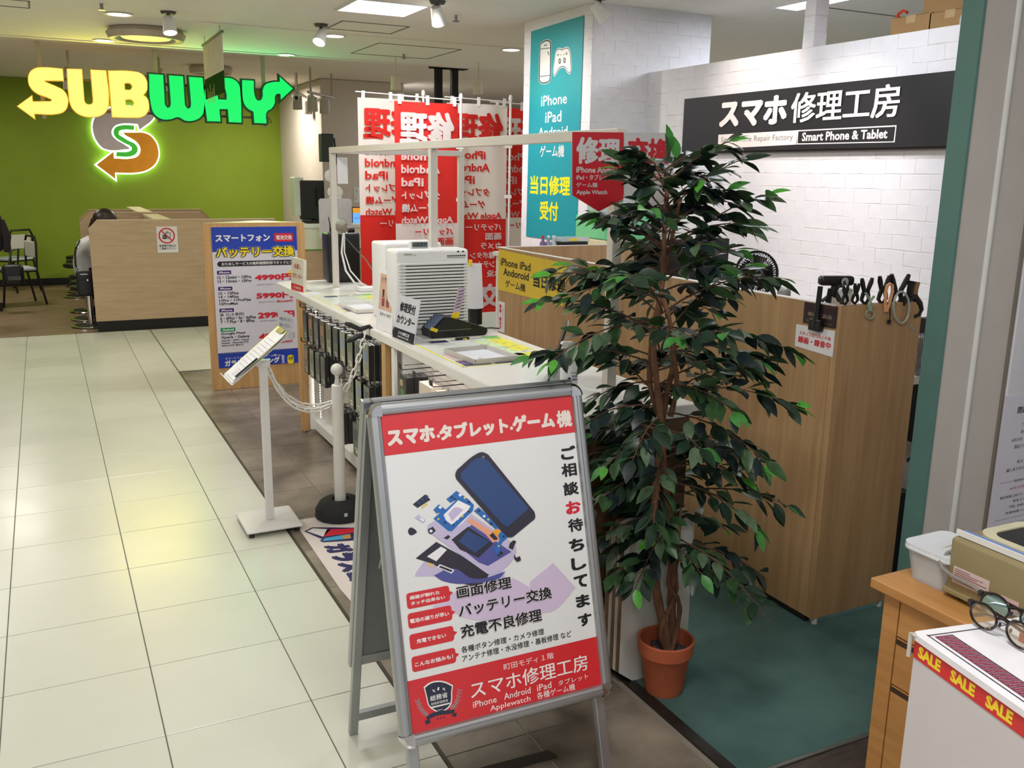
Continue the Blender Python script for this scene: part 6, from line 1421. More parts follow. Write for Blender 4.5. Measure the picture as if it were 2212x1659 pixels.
SF([(158, 998), (688, 970), (692, 874), (162, 904)], Wt); ST('Smart Phone Repair Factory', (178, 972), (660, 945), 16, -.004, mat('sign_grey_ink', (120, 110, 110), .5), z=.0016)
SF([(684, 970), (1345, 955), (1358, 840), (692, 874)], Wt); SF([(694, 962), (1338, 948), (1350, 850), (700, 882)], SGB, .0018)
ST('Smart Phone & Tablet', (722, 950), (1295, 928), 20, .03, z=.0026)
obj('bottom_rail', MB().box((WX-.03, onx(2055, 320, WX).y, plW.w(0, v0).z-.012), (WX, plW.w(u0, 0).y, plW.w(0, v0).z)), mat('rail_dark', (70, 62, 62), .5), t)  # dark strip along the lower edge of the sign

# closing notice on the panel wall at the right
plN = pY((0, 1.789, 0)); NP = mat('notice_paper', (206, 202, 214), .5, var=.02)
c8 = lambda x, y: (1900+x/5.186, 860+y/5.186)
NU = plN.px(2172, 857); NL = plN.px(2133, 1140); NW = .30
t = thing('closing_notice', 'white paper notice with grey lettering on the wall panel at the right edge', 'notice', plN.w(NL[0], NL[1]))
NU = (NL[0]+.002, NU[1])
c = MB(); c.slab([plN.w(NL[0], NL[1]), plN.w(NL[0]+NW, NL[1]), plN.w(NL[0]+NW, NU[1]), plN.w(NL[0], NU[1])], plN.n*.0015); obj('panel', c, NP, t)
plN2 = Plane(plN.w(0, 0, .0015), plN.u, plN.v); ref = thing_ref(t, plN2); H_ = NU[1]-NL[1]; U = NL[0]; INK = mat('notice_ink', (70, 66, 80), .5)
for s, f0, f1, v, h in (('閉店のお知らせ', .22, .78, .86, .04), ('『横浜眼鏡工房』', .33, .8, .755, .022), ('町田モディ店は', .33, .66, .70, .022), ('4月27日（日）をもちまして', .19, .82, .645, .022), ('閉店させていただきます。', .25, .8, .59, .022), ('長らくのご愛顧', .33, .7, .47, .022), ('誠にありがとうございました。', .17, .85, .415, .022),
                        ('閉店後のお問い合わせ', .33, .75, .325, .016), ('4月27日(火)より', .27, .68, .265, .018), ('横浜眼鏡工房クイーンズスクエア店', .13, .9, .205, .018), ('阪急スクエア', .36, .66, .165, .016), ('TEL 045-000-0000', .30, .74, .12, .016), ('営業時間 11:00〜20:00', .26, .82, .075, .016)):
    s = s.replace('TEL 045-000-0000', 'TEL 045').replace('より', ''); o = text(ref[0], plN2, s, (U+f0*NW, NL[1]+v*H_), (U+f1*NW if 'TEL' not in s else U+.55*NW, NL[1]+v*H_+h*H_*1.3), INK if '4月27日(' not in s else mat('notice_red', (170, 70, 90), .5), px=False, z=.0008, bold=.02 if v > .8 else .0)
    if o: ref[1](o)
for v in (.04, .335): o = flat(ref[0], plN2, rect((U+.1*NW, NL[1]+v*H_), (U+.32*NW if v > .1 else U+.9*NW, NL[1]+v*H_+.001)), INK, .0006, px=False); ref[1](o)
# ------------------------------------------------------------------ artificial ficus in a terracotta pot
def ficus():
    cx, cy_ = 1.755, 2.285
    rim = ony(1445, 1405, cy_).z+.02
    t = thing('potted_ficus', 'tall artificial ficus tree with dark glossy leaves in a terracotta pot', 'plant', (cx, cy_, 0))
    TC = mat('terracotta', (186, 96, 62), .7, var=.06, bump=.15)
    R = .096; z1 = .198
    obj('pot', MB().lathe([(0, .004), (.060, .004), (.066, .02), (R-.014, z1-.05), (R-.012, z1-.048), (R-.004, z1-.046), (R, z1), (R-.006, z1+.003), (R-.010, z1), (R-.014, z1-.05), (R-.018, z1-.055), (0, z1-.06)], c=(cx, cy_, 0), seg=40), TC, t, smooth=True)
    rnd = random.Random(11)
    mb = MB()
    for k in range(160):
        a = rnd.uniform(0, 2*PI); r = rnd.uniform(0, R-.022); mb.ball((cx+r*math.cos(a), cy_+r*math.sin(a), z1-.055+rnd.uniform(0, .004)), rnd.uniform(.005, .010), seg=6)
    o = obj('gravel', mb, mat('gravel', (70, 72, 78), .6, var=.3), t); o['kind'] = 'stuff'
    BK = mat('bark', (112, 78, 56), .85, var=.25, scale=30, bump=.8, bscale=90)
    # trunks: points measured on the plane through the pot
    def Q(x, y, d=0): p = ony(x, y, cy_+d); return p
    trunks = [([(1442, 1425, 0), (1438, 1370, 0), (1422, 1300, -.01), (1415, 1240, -.01), (1410, 1150, 0), (1418, 1040, .01), (1428, 930, 0), (1420, 840, -.01), (1412, 760, 0), (1420, 690, .01), (1432, 600, 0), (1436, 480, 0), (1444, 380, 0)], .017, .006),
              ([(1452, 1425, .01), (1454, 1370, .01), (1450, 1300, .01), (1452, 1220, .0), (1446, 1130, .0), (1436, 1020, -.01), (1430, 930, .01), (1440, 850, .01), (1455, 780, .0), (1446, 690, -.01), (1430, 620, 0), (1450, 520, 0), (1470, 430, 0)], .016, .005),
              ([(1446, 1425, -.015), (1458, 1380, -.015), (1468, 1320, -.01), (1462, 1290, -.02), (1444, 1260, -.02), (1450, 1220, -.01), (1462, 1180, 0), (1456, 1120, .02), (1440, 1060, .02)], .009, .005),
              ([(1440, 1425, .01), (1428, 1380, .0), (1432, 1345, -.015), (1448, 1310, -.02), (1462, 1270, -.0), (1460, 1235, .01), (1464, 1200, 0), (1470, 1100, 0)], .008, .005),
              ([(1425, 900, .02), (1404, 830, .02), (1408, 720, .02), (1425, 640, .0)], .009, .006), ([(1448, 900, -.02), (1462, 830, -.02), (1452, 740, -.02)], .009, .006)]
    axis = []
    for pts, r0, r1 in trunks:
        P = [Q(*p) for p in pts]
        if pts[0][1] > 1400: P[0].z = z1-.07
        S_ = []
        for i in range(len(P)-1):
            for k in range(4):
                f = k/4; p0 = P[max(0, i-1)]; p1 = P[i]; p2 = P[i+1]; p3 = P[min(len(P)-1, i+2)]
                S_.append(.5*((2*p1)+(-p0+p2)*f+(2*p0-5*p1+4*p2-p3)*f*f+(-p0+3*p1-3*p2+p3)*f**3))
        S_.append(P[-1]); n = len(S_)
        obj('trunk', MB().tube(S_, [r0+(r1-r0)*i/n+.0012*math.sin(i*1.7) for i in range(n)], 9), BK, t, smooth=True); axis += [(p, r1) for p in S_]
    main = [p for p, r in axis if p.z > .42]
    # leaf meshes
    def leaf_me(L, W, m, fold, droop, nm):
        b = bmesh.new(); N = 5; rows = []
        for i in range(N+1):
            f = i/N; w_ = W*math.sin(PI*min(1, (f*.93+.02))**.85)*(1-.25*f); w_ = 0.0008 if i in (0,) else (0 if i == N else w_)
            z = -droop*L*f*f
            rows.append([b.verts.new((L*f, s_*w_, z+abs(s_)*w_*fold)) for s_ in (-1, 0, 1)])
        for i in range(N):
            for j in range(2):
                vs = [rows[i][j], rows[i][j+1], rows[i+1][j+1], rows[i+1][j]]
                try: b.faces.new(vs)
                except ValueError: pass
        bmesh.ops.remove_doubles(b, verts=b.verts[:], dist=1e-5); me = bpy.data.meshes.new(nm); b.to_mesh(me); b.free(); me.materials.append(m)
        for p in me.polygons: p.use_smooth = True
        return me
    def lmat(nm, c, c2, tr=.12):
        m = mat(nm, c, .38, var=.22, scale=40, translucent=tr, spec=.35); return m
    D1, D2, D3, D4 = lmat('leaf_dark', (34, 54, 40), 0), lmat('leaf_deep', (30, 44, 44), 0), lmat('leaf_mid', (50, 78, 46), 0), lmat('leaf_olive', (84, 106, 80), 0)
    B1, B2 = lmat('leaf_bright', (92, 172, 66), 0, .3), lmat('leaf_fresh', (76, 142, 70), 0, .3)
    LM = [leaf_me(.082, .021, D1, .25, .18, 'leaf'), leaf_me(.074, .021, D2, .1, .3, 'leaf'), leaf_me(.086, .023, D3, .3, .1, 'leaf'), leaf_me(.074, .020, D4, .2, .22, 'leaf'), leaf_me(.078, .023, D1, -.1, .35, 'leaf')]
    LB = [leaf_me(.064, .017, B1, .25, .15, 'leaf'), leaf_me(.068, .018, B2, .2, .2, 'leaf')]
    # envelope radius over height, to the right and left in the picture
    env = [(300, 45, 15), (360, 120, 40), (430, 150, 95), (500, 170, 150), (560, 190, 190), (640, 235, 225), (700, 280, 215), (760, 300, 210), (850, 290, 180), (930, 230, 160), (1000, 240, 150), (1100, 250, 140), (1180, 220, 110), (1240, 230, 60)]
    def envr(py_):
        for (a, ra, la), (b, rb, lb) in zip(env, env[1:]):
            if a <= py_ <= b: f = (py_-a)/(b-a); return ra+(rb-ra)*f, la+(lb-la)*f
        return env[0][1:] if py_ < env[0][0] else env[-1][1:]
    mpp = (Q(1500, 800)-Q(1400, 800)).length/100*.94
    leaves = []; tw = MB(); right = RT.copy(); right.z = 0; right.normalize(); back = Vector((-right.y, right.x, 0))
    NB = 118
    for i in range(NB):
        f = (i+.5)/NB; ypx = 335+f*860+rnd.uniform(-15, 15)
        base = Q(1430+8*math.sin(f*9), ypx+30)
        ang = i*2.39996+rnd.uniform(-.3, .3)
        ca, sa = math.cos(ang), math.sin(ang)
        rr_, ll_ = envr(ypx); ext = (rr_ if ca > 0 else ll_)*abs(ca)+ .5*(rr_+ll_)*abs(sa)*.8
        ext *= mpp*rnd.uniform(.5, .98); 
        if ypx > 1190 and ca < .3: continue
        if sa < -.45 and rnd.random() < .4: continue
        d = (right*ca+back*sa).normalized(); 
        if d.dot(Vector((0, 1, 0))) > .3 and base.y+ext*d.y > 2.52: ext *= .8
        upk = .62*(1-f)+.12*f + rnd.uniform(-.3, .3)
        droop = .30+.22*f
        pts = []
        for k in range(7):
            g = k/6; pts.append(base+d*ext*g+Vector((0, 0, 1))*(ext*(upk*g*1.3-droop*g*g))+back*rnd.uniform(-.006, .006))
        tw.tube(pts, [.0034*(1-.6*k/6) for k in range(7)], 5)
        nl = int(6+ext*27)
        for k in range(nl):
            g = .22+.78*(k+rnd.random()*.5)/nl; g = min(g, .999); j = min(5, int(g*6)); h_ = g*6-j; p = pts[j].lerp(pts[j+1], h_); tg = (pts[j+1]-pts[j]).normalized()
            side = 1 if k % 2 else -1; sv = tg.cross(Vector((0, 0, 1))).normalized()*side
            dirn = (tg*rnd.uniform(.5, 1)+sv*rnd.uniform(.5, 1.0)+Vector((0, 0, rnd.uniform(-.55, .3)))).normalized()
            st = p+dirn*rnd.uniform(.008, .022); tw.tube([p, st], .0012, 3, cap=False)
            if st.z < .455 or (st.x < 1.395 and st.y < 2.26 and st.z < 1.16): continue
            bright = k >= nl-1 and rnd.random() < .9
            leaves.append((st, dirn, bright, rnd.uniform(.82, 1.12)))
            if rnd.random() < .4:
                d2 = (dirn+sv*rnd.uniform(-.5, .5)+Vector((0, 0, rnd.uniform(-.7, .4)))).normalized(); leaves.append((st+d2*.004, d2, False, rnd.uniform(.75, 1)))
        # terminal pair
        dt = (pts[-1]-pts[-2]).normalized()
        if pts[-1].z < .455 or (pts[-1].x < 1.395 and pts[-1].y < 2.26 and pts[-1].z < 1.16): continue
        leaves.append((pts[-1], dt, rnd.random() < .6, 1))
    for pxx, pyy in ((1448, 296), (1462, 320), (1440, 330)): p = Q(pxx, pyy+22); leaves.append((p, Vector((rnd.uniform(-.2, .2), 0, 1)).normalized(), pxx != 1440, 1))
    o = obj('twig', tw, mat('twig', (84, 60, 44), .8), t); o['kind'] = 'stuff'
    # nearest leaves are parts of their own; the rest one mesh
    vis = sorted(range(len(leaves)), key=lambda i: (leaves[i][0]-CAM).length - (.12 if leaves[i][2] else 0))
    near = set(vis[:296]); inv = WM[t.name].inverted(); rest = {}
    for i, (p, d, br, sc) in enumerate(leaves):
        me = (LB if br else LM)[rnd.randrange(2 if br else 5)]
        q = d.to_track_quat('X', 'Z').to_matrix().to_4x4()
        M = inv @ Matrix.Translation(p) @ q @ Matrix.Rotation(rnd.uniform(-.7, .7), 4, 'X') @ Matrix.Scale(sc, 4)
        if i in near: o = bpy.data.objects.new('leaf', me); C.objects.link(o); o.parent = t; o.matrix_local = M
        else: rest.setdefault(me.materials[0].name, []).append((me, M))
    allme = bmesh.new(); mats = list(rest); 
    for mi, k in enumerate(mats):
        for me, M in rest[k]:
            n0 = len(allme.verts); f0 = len(allme.faces); allme.from_mesh(me); allme.verts.ensure_lookup_table(); allme.faces.ensure_lookup_table()
            bmesh.ops.transform(allme, matrix=M, verts=allme.verts[n0:])
            for f_ in allme.faces[f0:]: f_.material_index = mi; f_.smooth = True
    me = bpy.data.meshes.new('foliage'); allme.to_mesh(me); allme.free()
    for k in mats: me.materials.append(MATS[k])
    o = bpy.data.objects.new('foliage', me); C.objects.link(o); o.parent = t; o['kind'] = 'stuff'
ficus()

# boards leaning behind the plant: white faces with brown chipboard edges
CHIP = mat('chipboard_edge', (116, 84, 58), .7, var=.15, scale=60)
BW_ = mat('board_white', (200, 200, 194), .4, var=.06, scale=4)
A = onz(1338, 1482, .004); xr_ = ony(1492, 1300, A.y).x; zt = ony(1345, 1140, A.y+.02).z
for i in range(3):
    y0 = A.y+.006+i*.030; x0 = A.x-.006*i; x1 = xr_-.0*i; z1 = zt+.004*i; r = .07
    pts = [(x0+.06, .004), (x1, .004), (x1, z1)]+[(x0+r-r*math.sin(k*PI/12), z1-r+r*math.cos(k*PI/12)) for k in range(7)]+[(x0, .05)]
    lb = ['front of three rounded white boards leaning behind the terracotta pot', 'middle of three rounded white boards behind the terracotta pot', 'rear of three rounded white boards behind the terracotta pot'][i]
    t = thing('tabletop_board', lb, 'board', ((x0+x1)/2, y0, 0), group='rounded white boards behind the plant')
    obj('core', MB().prism(pts, y0+.002, y0+.024, axis='y'), CHIP, t); obj('face', MB().prism(pts, y0, y0+.002, axis='y'), BW_, t); obj('face', MB().prism(pts, y0+.024, y0+.026, axis='y'), BW_, t)

# printed floor mat and black tape
t = thing('floor_mat', 'white printed floor mat with navy lettering beneath the barrier post', 'mat', (1.2, 3.7, 0))
MW = mat('mat_vinyl', (218, 208, 204), .5, var=.03, scale=5)
xa = .985; 
obj('sheet', MB().slab([(xa+.005, 4.36, .0025), (1.44, 4.36, .0025), (1.44, 2.55, .0025), (xa+.03, 2.55, .0025), (xa+.012, 3.2, .0025), (xa-.005, 3.5, .0025)][::-1], (0, 0, .0018)), MW, t)
sh = t.children[0]; inv = WM[t.name].inverted()
pf_ = Plane((0, 0, .0046), (0, -1, 0), (1, 0, 0))
def fm(pts, m, z): o = flat(sh, pf_, [(-onz(*p, .0046).y, onz(*p, .0046).x) for p in pts], m, z, px=False); o.data.transform(inv @ pf_.M)
c9 = lambda x, y: (460+x/2.518, 1000+y/2.518)
fm([c9(495, 372), c9(540, 350), c9(780, 352), c9(780, 400), c9(585, 412)], NAVY, .0002); fm([c9(512, 372), c9(545, 356), c9(640, 362), c9(600, 402)], WHITEPRINT, .0006); fm([c9(620, 362), c9(780, 356), c9(770, 380), c9(600, 402)], REDTXT, .0006)
fm([c9(582, 425), c9(600, 405), c9(790, 375), c9(800, 420), c9(600, 432)], NAVY, .001); fm([c9(596, 424), c9(610, 410), c9(740, 388), c9(750, 412), c9(606, 426)], mat('mat_cyan', (70, 168, 210), .4), .0014); fm([c9(700, 398), c9(745, 388), c9(752, 410), c9(712, 416)], mat('mat_tan', (190, 150, 80), .4), .0018)
o = text(sh, pf_, 'ガラスコーティング', (-3.98, 1.03), (-3.0, 1.16), NAVY, z=.0006, px=False, bold=.09); 
for v in o.data.vertices: v.co.y = v.co.y
o.data.transform(inv @ pf_.M)
t = thing('floor_tape', 'dark strip of tape stuck on the stone floor under the sandwich board', 'tape', onz(1100, 1640, .001)); P = [onz(*q, .0022) for q in ((1000, 1668), (1185, 1620), (1205, 1634), (1010, 1690))]
obj('strip', MB().slab(P, (0, 0, .0008)), mat('tape_dark', (44, 38, 34), .6), t)

# ------------------------------------------------------------------ oak cabinet, container and tin box at the right
HZ = .75
dx0 = 1.765; dy1 = 1.49
t = thing('side_cabinet', 'light oak cabinet with recessed drawer grips at the lower right', 'cabinet', (2.1, .9, 0))
DO = wood('desk_oak', (206, 156, 96), (184, 134, 78), (1, 1, 9), .4); DO2 = wood('desk_oak_front', (196, 142, 82), (172, 120, 66), (9, .9, 9), .4)
obj('top', MB().box((dx0, .2, HZ-.026), (2.33, dy1, HZ), bevel=.003), DO2, t)
bx = dx0+.022
obj('carcass', MB().box((bx+.012, .22, .004), (2.32, dy1-.03, HZ-.026)), DO2, t)
obj('stile', MB().box((bx, dy1-.075, .004), (bx+.02, dy1-.03, HZ-.026)), DO2, t)
z = HZ-.028
for i, hgt in enumerate((.10, .125, .47)):
    d = obj('drawer' if i < 2 else 'door', MB().box((bx, .3, z-hgt), (bx+.018, dy1-.078, z), bevel=.0015), DO2, t)
    obj('grip_recess', MB().box((bx-.0005, .3, z-.016), (bx+.004, dy1-.078, z-.002)), mat('recess_dark', (60, 38, 24), .7), d) if i else None
    z -= hgt+.004
# clear food container
def box_on_cab(bl, br_, y0): pass
A = onz(1955, 1232, HZ); 
q0, q1 = onz(1956, 1240, HZ), onz(2030, 1270, HZ)
cx0 = onz(1958, 1248, HZ).x+.02; ztop = ony(1958, 1160, dy1-.02).z
t = thing('food_container', 'milky clear lidded plastic container on the oak cabinet', 'container', (1.96, 1.40, HZ))
CLR = mat('milky_clear', (226, 228, 232), .25, alpha=.42, var=0); CLL = mat('milky_lid', (228, 232, 238), .3, alpha=.86, var=0)
h_c = ztop-HZ-.02
def taper(x0, y0, x1, y1, z0, z1, k, th=.003, top=False):
    mb = MB()
    def rr_(s_, z):
        r = .022; P = rrect(rect((x0+s_, y0+s_), (x1-s_, y1-s_)), r, 4); return [mb.bm.verts.new((u, v, z)) for u, v in P]
    a = rr_(k, z0); b = rr_(0, z1); n = len(a)
    for i in range(n): mb.bm.faces.new((a[i], a[(i+1) % n], b[(i+1) % n], b[i]))
    mb.bm.faces.new(a[::-1])
    c_ = rr_(th, z1); d_ = rr_(k+th, z0+th)
    for i in range(n): mb.bm.faces.new((b[i], b[(i+1) % n], c_[(i+1) % n], c_[i])); mb.bm.faces.new((c_[i], c_[(i+1) % n], d_[(i+1) % n], d_[i]))
    mb.bm.faces.new(d_); return mb
CX0, CX1, CY0, CY1 = 1.842, 1.99, 1.335, 1.465
obj('tub', taper(CX0, CY0, CX1, CY1, HZ+.001, HZ+h_c, .012), CLR, t, smooth=True)
obj('lid', MB().prism(rrect(rect((CX0-.006, CY0-.006), (CX1+.006, CY1+.006)), .026), HZ+h_c, HZ+h_c+.016), CLL, t)
obj('lid_rim', MB().tube([(u, v, HZ+h_c+.004) for u, v in rrect(rect((CX0-.004, CY0-.004), (CX1+.004, CY1+.004)), .026)], .004, 6, closed=True), CLL, t, smooth=True)
obj('contents', MB().prism(rrect(rect((CX0+.02, CY0+.02), (CX1-.02, CY1-.02)), .015), HZ+.005, HZ+.035), mat('contents_pale', (206, 218, 214), .5), t)
obj('paper_inside', MB().slab([(CX0+.03, CY0+.05, HZ+.04), (CX1-.03, CY0+.05, HZ+.04), (CX1-.03, CY0+.055, HZ+.1), (CX0+.03, CY0+.055, HZ+.095)], (0, .001, 0)), mat('tan_inside', (200, 170, 140), .6), t)
# beige metal machine with dark opening, cable, blue folder
GB = mat('machine_beige', (152, 138, 102), .4, .2, var=.03); GC = mat('machine_cream', (206, 200, 170), .35)
TL, BL, BR = (2050, 1146), (2038, 1268), (2212, 1364)
z0 = HZ+.012; P0 = onz(2038, 1276, z0); P1 = onz(2150, 1330, z0); dm = (P1-P0); dm.z = 0; dm.normalize(); nrm = Vector((-dm.y, dm.x, 0))
if nrm.x < 0: nrm = -nrm
L_ = .34; D_ = .22; zt = CAM.z + ray(2050, 1146).z*((P0-CAM).dot(nrm)/ray(2050, 1146).dot(nrm)); zt = max(HZ+.1, min(zt, HZ+.2))
M = Matrix.Identity(4); M[0][0], M[1][0] = dm.x, dm.y; M[0][1], M[1][1] = nrm.x, nrm.y; M.translation = Vector((P0.x, P0.y, 0))
t = thing('ultrasonic_cleaner', 'olive-beige metal machine with a cream rim and black opening on the oak cabinet', 'machine', M=M)
obj('case', MB().box((0, 0, HZ+.014), (L_, D_, zt-.01), bevel=.012, seg=3), GB, t, local=True, smooth=True)
obj('base_rail', MB().box((-.002, -.003, HZ+.012), (L_+.002, D_, HZ+.026), bevel=.003), mat('base_olive', (150, 136, 98), .4), t, local=True)
fr = rrect(rect((.03, .035), (L_+.01, D_+.01)), .05, 6); fi = rrect(rect((.055, .06), (L_-.015, D_-.015)), .035, 6)
mb = MB(); a = [mb.bm.verts.new((u, v, zt-.012)) for u, v in fr]; b = [mb.bm.verts.new((u, v, zt+.006)) for u, v in fr]; c_ = [mb.bm.verts.new((u, v, zt+.006)) for u, v in fi]; d_ = [mb.bm.verts.new((u, v, zt-.06)) for u, v in fi]; n = len(fr)
for i in range(n):
    j = (i+1) % n
    for q, w_ in ((a, b), (b, c_), (c_, d_)): mb.bm.faces.new((q[i], q[j], w_[j], w_[i]))
obj('rim', mb, GC, t, local=True, smooth=True); obj('basin', MB().prism(fi, zt-.004, zt+.0025), BLACK, t, local=True)
for x in (.03, L_-.04):
    for y in (.03, D_-.03): obj('foot', MB().lathe([(0, 0), (.014, 0), (.014, .012), (0, .012)], c=(x, y, HZ), seg=12), BLACK, t, local=True)
LBL = mat('label_pink', (206, 186, 184), .4, var=.1, scale=60)
obj('label', MB().box((.02, -.001, HZ+.045), (.115, .0, HZ+.085)), LBL, t, local=True); obj('label', MB().box((.145, -.001, HZ+.04), (.19, .0, HZ+.066)), mat('label_pink2', (204, 170, 168), .4, var=.1, scale=60), t, local=True)
mb = MB()
for k in range(7): mb.box((.024, -.0016, HZ+.05+.0048*k), (.024+[.07, .08, .05, .085, .06, .075, .04][k], -.001, HZ+.0515+.0048*k))
obj('label_print', mb, mat('label_ink', (150, 90, 90), .5), t, local=True)
obj('power_cord', MB().tube([(-.004, .04, HZ+.11), (-.016, .02, HZ+.10), (-.014, -.006, HZ+.082), (.0, -.014, HZ+.072), (.03, -.014, HZ+.064), (.08, -.012, HZ+.062), (.13, -.012, HZ+.052), (.2, -.012, HZ+.042), (.28, -.014, HZ+.03)], .0048, 8), mat('cord_grey', (136, 132, 128), .4), t, local=True, smooth=True)
t = thing('folder', 'blue edged thin folder standing on the beige machine', 'folder', M=M.copy())
obj('sheet', MB().box((.005, .012, zt-.008), (L_-.02, .017, zt+.006)), WHITE, t, local=True); obj('sheet', MB().box((.02, .018, zt-.008), (L_-.0, .026, zt+.006)), mat('folder_blue', (96, 134, 214), .35), t, local=True)

# ------------------------------------------------------------------ sale box with spectacles
SZ = .90
K0 = onz(1980, 1367, SZ); K1 = onz(2212, 1529, SZ); K2 = onz(2116, 1315.6, SZ)
du = (K1-K0).normalized(); dv_ = (K2-K0); dv_ = (dv_-du*dv_.dot(du)).normalized()
M = Matrix.Identity(4); M[0][0], M[1][0] = du.x, du.y; M[0][1], M[1][1] = dv_.x, dv_.y; M.translation = Vector((K0.x, K0.y, 0))
det = M.to_3x3().determinant()
t = thing('sale_box', 'white display box with red and yellow SALE tape along its top edge', 'display box', M=M)
BWp = mat('box_white', (202, 196, 198), .5, var=.02)
Lb, Wb = .75, .36
obj('body', MB().box((.0, 0, .004), (Lb, Wb, SZ-.012)), BWp, t, local=True)
obj('top', MB().prism(rrect(rect((-.006, -.006), (Lb, Wb)), .012), SZ-.012, SZ), mat('top_white', (228, 226, 232), .3), t, local=True)
tape = obj('sale_tape', MB().box((.0, -.0015, SZ-.048), (Lb, .0, SZ-.014)), REDP, t, local=True, label='red tape printed SALE in yellow')
Mi = M.inverted()
pt = Plane(K0+Vector((0, 0, -SZ))+dv_*(-.0016), du, (0, 0, 1))
sgn = 1
for k in range(9):
    o = text(tape, pt, 'SALE', (.012+.083*k, SZ-.042), (.012+.083*k+.058, SZ-.019), YELLOW, z=0, px=False, bold=.05)
    o.data.transform(Mi @ Plane(pt.o, pt.u, pt.v).M)
    if abs(det+1) < .01: pass
for k, z in ((0, SZ-.013),): pass
pr_ = obj('patterned_border', MB().box((.022, .022, SZ), (Lb, .056, SZ+.0012)), mat('border_maroon', (120, 56, 76), .4), t, local=True)
mb = MB()
for k in range(120): mb.box((.024+.006*k, .023, SZ+.0012), (.0252+.006*k, .055, SZ+.0016))
for k in range(6): mb.box((.023, .0255+.0052*k, SZ+.0016), (Lb, .0263+.0052*k, SZ+.0019))
o = obj('border_weave', mb, mat('border_grey', (150, 132, 150), .4), pr_, local=True); o['kind'] = 'stuff'
mb = MB()
for k in range(60): mb.slab([(.024+.012*k, .023, SZ+.0018), (.0256+.012*k, .023, SZ+.0018), (.0376+.012*k, .055, SZ+.0018), (.036+.012*k, .055, SZ+.0018)], (0, 0, .0003))
o = obj('border_stripes', mb, mat('border_red', (186, 32, 52), .4), pr_, local=True); o['kind'] = 'stuff'
for a, b in (((.012, .012), (Lb, .014)), ((.022, .058), (Lb, .0595)), ((.014, .012), (.016, Wb-.01))): obj('edge_line', MB().box((a[0], a[1], SZ), (b[0], b[1], SZ+.001)), mat('line_dark', (50, 44, 60), .4), t, local=True)
obj('clear_corner', MB().tube([(-.007, -.006, SZ-.05), (-.007, -.006, SZ-.004), (.006, -.009, SZ+.001)], .004, 8), mat('corner_clear', (214, 212, 206), .2, alpha=.7), t, local=True, smooth=True)
def specs(px_, py_, ang, lens, lab, tag_=None):
    c_ = onz(px_, py_, SZ+.02); Mx = Matrix.Translation((c_.x, c_.y, SZ+.0015)) @ Matrix.Rotation(ang, 4, 'Z') @ Matrix.Scale(1.15, 4)
    t = thing('spectacles', lab, 'spectacles', M=Mx, group='spectacles on the sale box'); FR = mat('tortoise_frame', (30, 20, 18), .15, var=.3, scale=60, coat=.5)
    tl = .35
    def LP(s_, a_, r=1): return Vector((s_*.034+.0245*r*math.cos(a_)*(1 if True else 1), -.004+.010*math.sin(a_)*r*0 , 0)) + Vector((0, -.006*math.sin(tl)*0, .024+.0205*r*math.sin(a_)))
    for s_ in (-1, 1):
        obj('rim', MB().tube([LP(s_, k*PI/14) for k in range(28)], .0022, 7, closed=True), FR, t, local=True, smooth=True)
        mb = MB(); mb.bm.faces.new([mb.bm.verts.new(LP(s_, k*PI/14, .96)) for k in range(28)]); obj('lens', mb, lens, t, local=True)
        obj('hinge', MB().box((s_*.062-.004, -.006, .030), (s_*.062+.004, .003, .040), bevel=.0015), FR, t, local=True)
        # folded temples
        e = -s_
        obj('temple', MB().tube([(s_*.063, .004, .035), (s_*.058, .010+.004*(s_ > 0), .034), (s_*.01, .013+.005*(s_ > 0), .028), (e*.045, .013+.005*(s_ > 0), .018), (e*.068, .010+.004*(s_ > 0), .006)], [.0022, .003, .0028, .003, .0042], 7), FR, t, local=True, smooth=True)
        obj('nose_pad', MB().ball((s_*.010, .005, .018), .0035, (.6, 1, 1.3), 8), FR, t, local=True, smooth=True)
    obj('bridge', MB().tube([(-.0105, 0, .030), (0, -.001, .034), (.0105, 0, .030)], .0022, 7), FR, t, local=True, smooth=True)
    if tag_: obj('lens_tag', MB().box((.03, -.0012, .012), (.052, -.0004, .026)), tag_, t, local=True)
    return t
an = math.atan2(du.y, du.x)+.12
specs(2166, 1360, an, mat('lens_amber', (200, 176, 140), .05, alpha=.35, var=0), 'dark tortoise spectacles with amber lenses nearest on the sale box', mat('tag_red', (170, 30, 40), .4))
specs(2194, 1336, an+.15, mat('lens_mint', (160, 214, 206), .05, alpha=.35, var=0), 'dark tortoise spectacles with mint lenses behind the amber pair')

# things seen in the gap beyond the rounded end panel
t = thing('equipment_rack', 'dark equipment column with dangling cords beside the teal edge', 'rack', (3.3, 2.75, .006))
a = ony(1962, 800, 2.75); xx = ony(1992, 800, 2.75).x+.02
obj('column', MB().box((xx-.03, 2.73, ony(1975, 955, 2.75).z), (xx+.20, 2.80, ony(1995, 690, 2.75).z)), BLACKM, t)
obj('post', MB().box((xx+.1, 2.76, .006), (xx+.13, 2.79, ony(1975, 955, 2.75).z)), BLACKM, t); obj('foot', MB().box((xx-.0, 2.65, .006), (xx+.24, 2.9, .03)), BLACKM, t)
for k in range(3): obj('cord', MB().tube([ony(1972+k*2, 948, 2.74), ony(1978-k*2, 965, 2.74), ony(1974-k*3, 985, 2.74), ony(1960, 992+k*3, 2.74)], .004, 6), BLACK, t, smooth=True)
t = thing('wire_shelf', 'white wire shelf glimpsed between the oak end panel and teal edge', 'shelf', (3.2, 2.6, .006)); t.name = 'drying_rack'; WM['drying_rack'] = t.matrix_world.copy()
mb = MB(); yy = 2.66; P = [ony(*q, yy) for q in ((1980, 722), (1996, 722), (1998, 812), (1978, 812))]
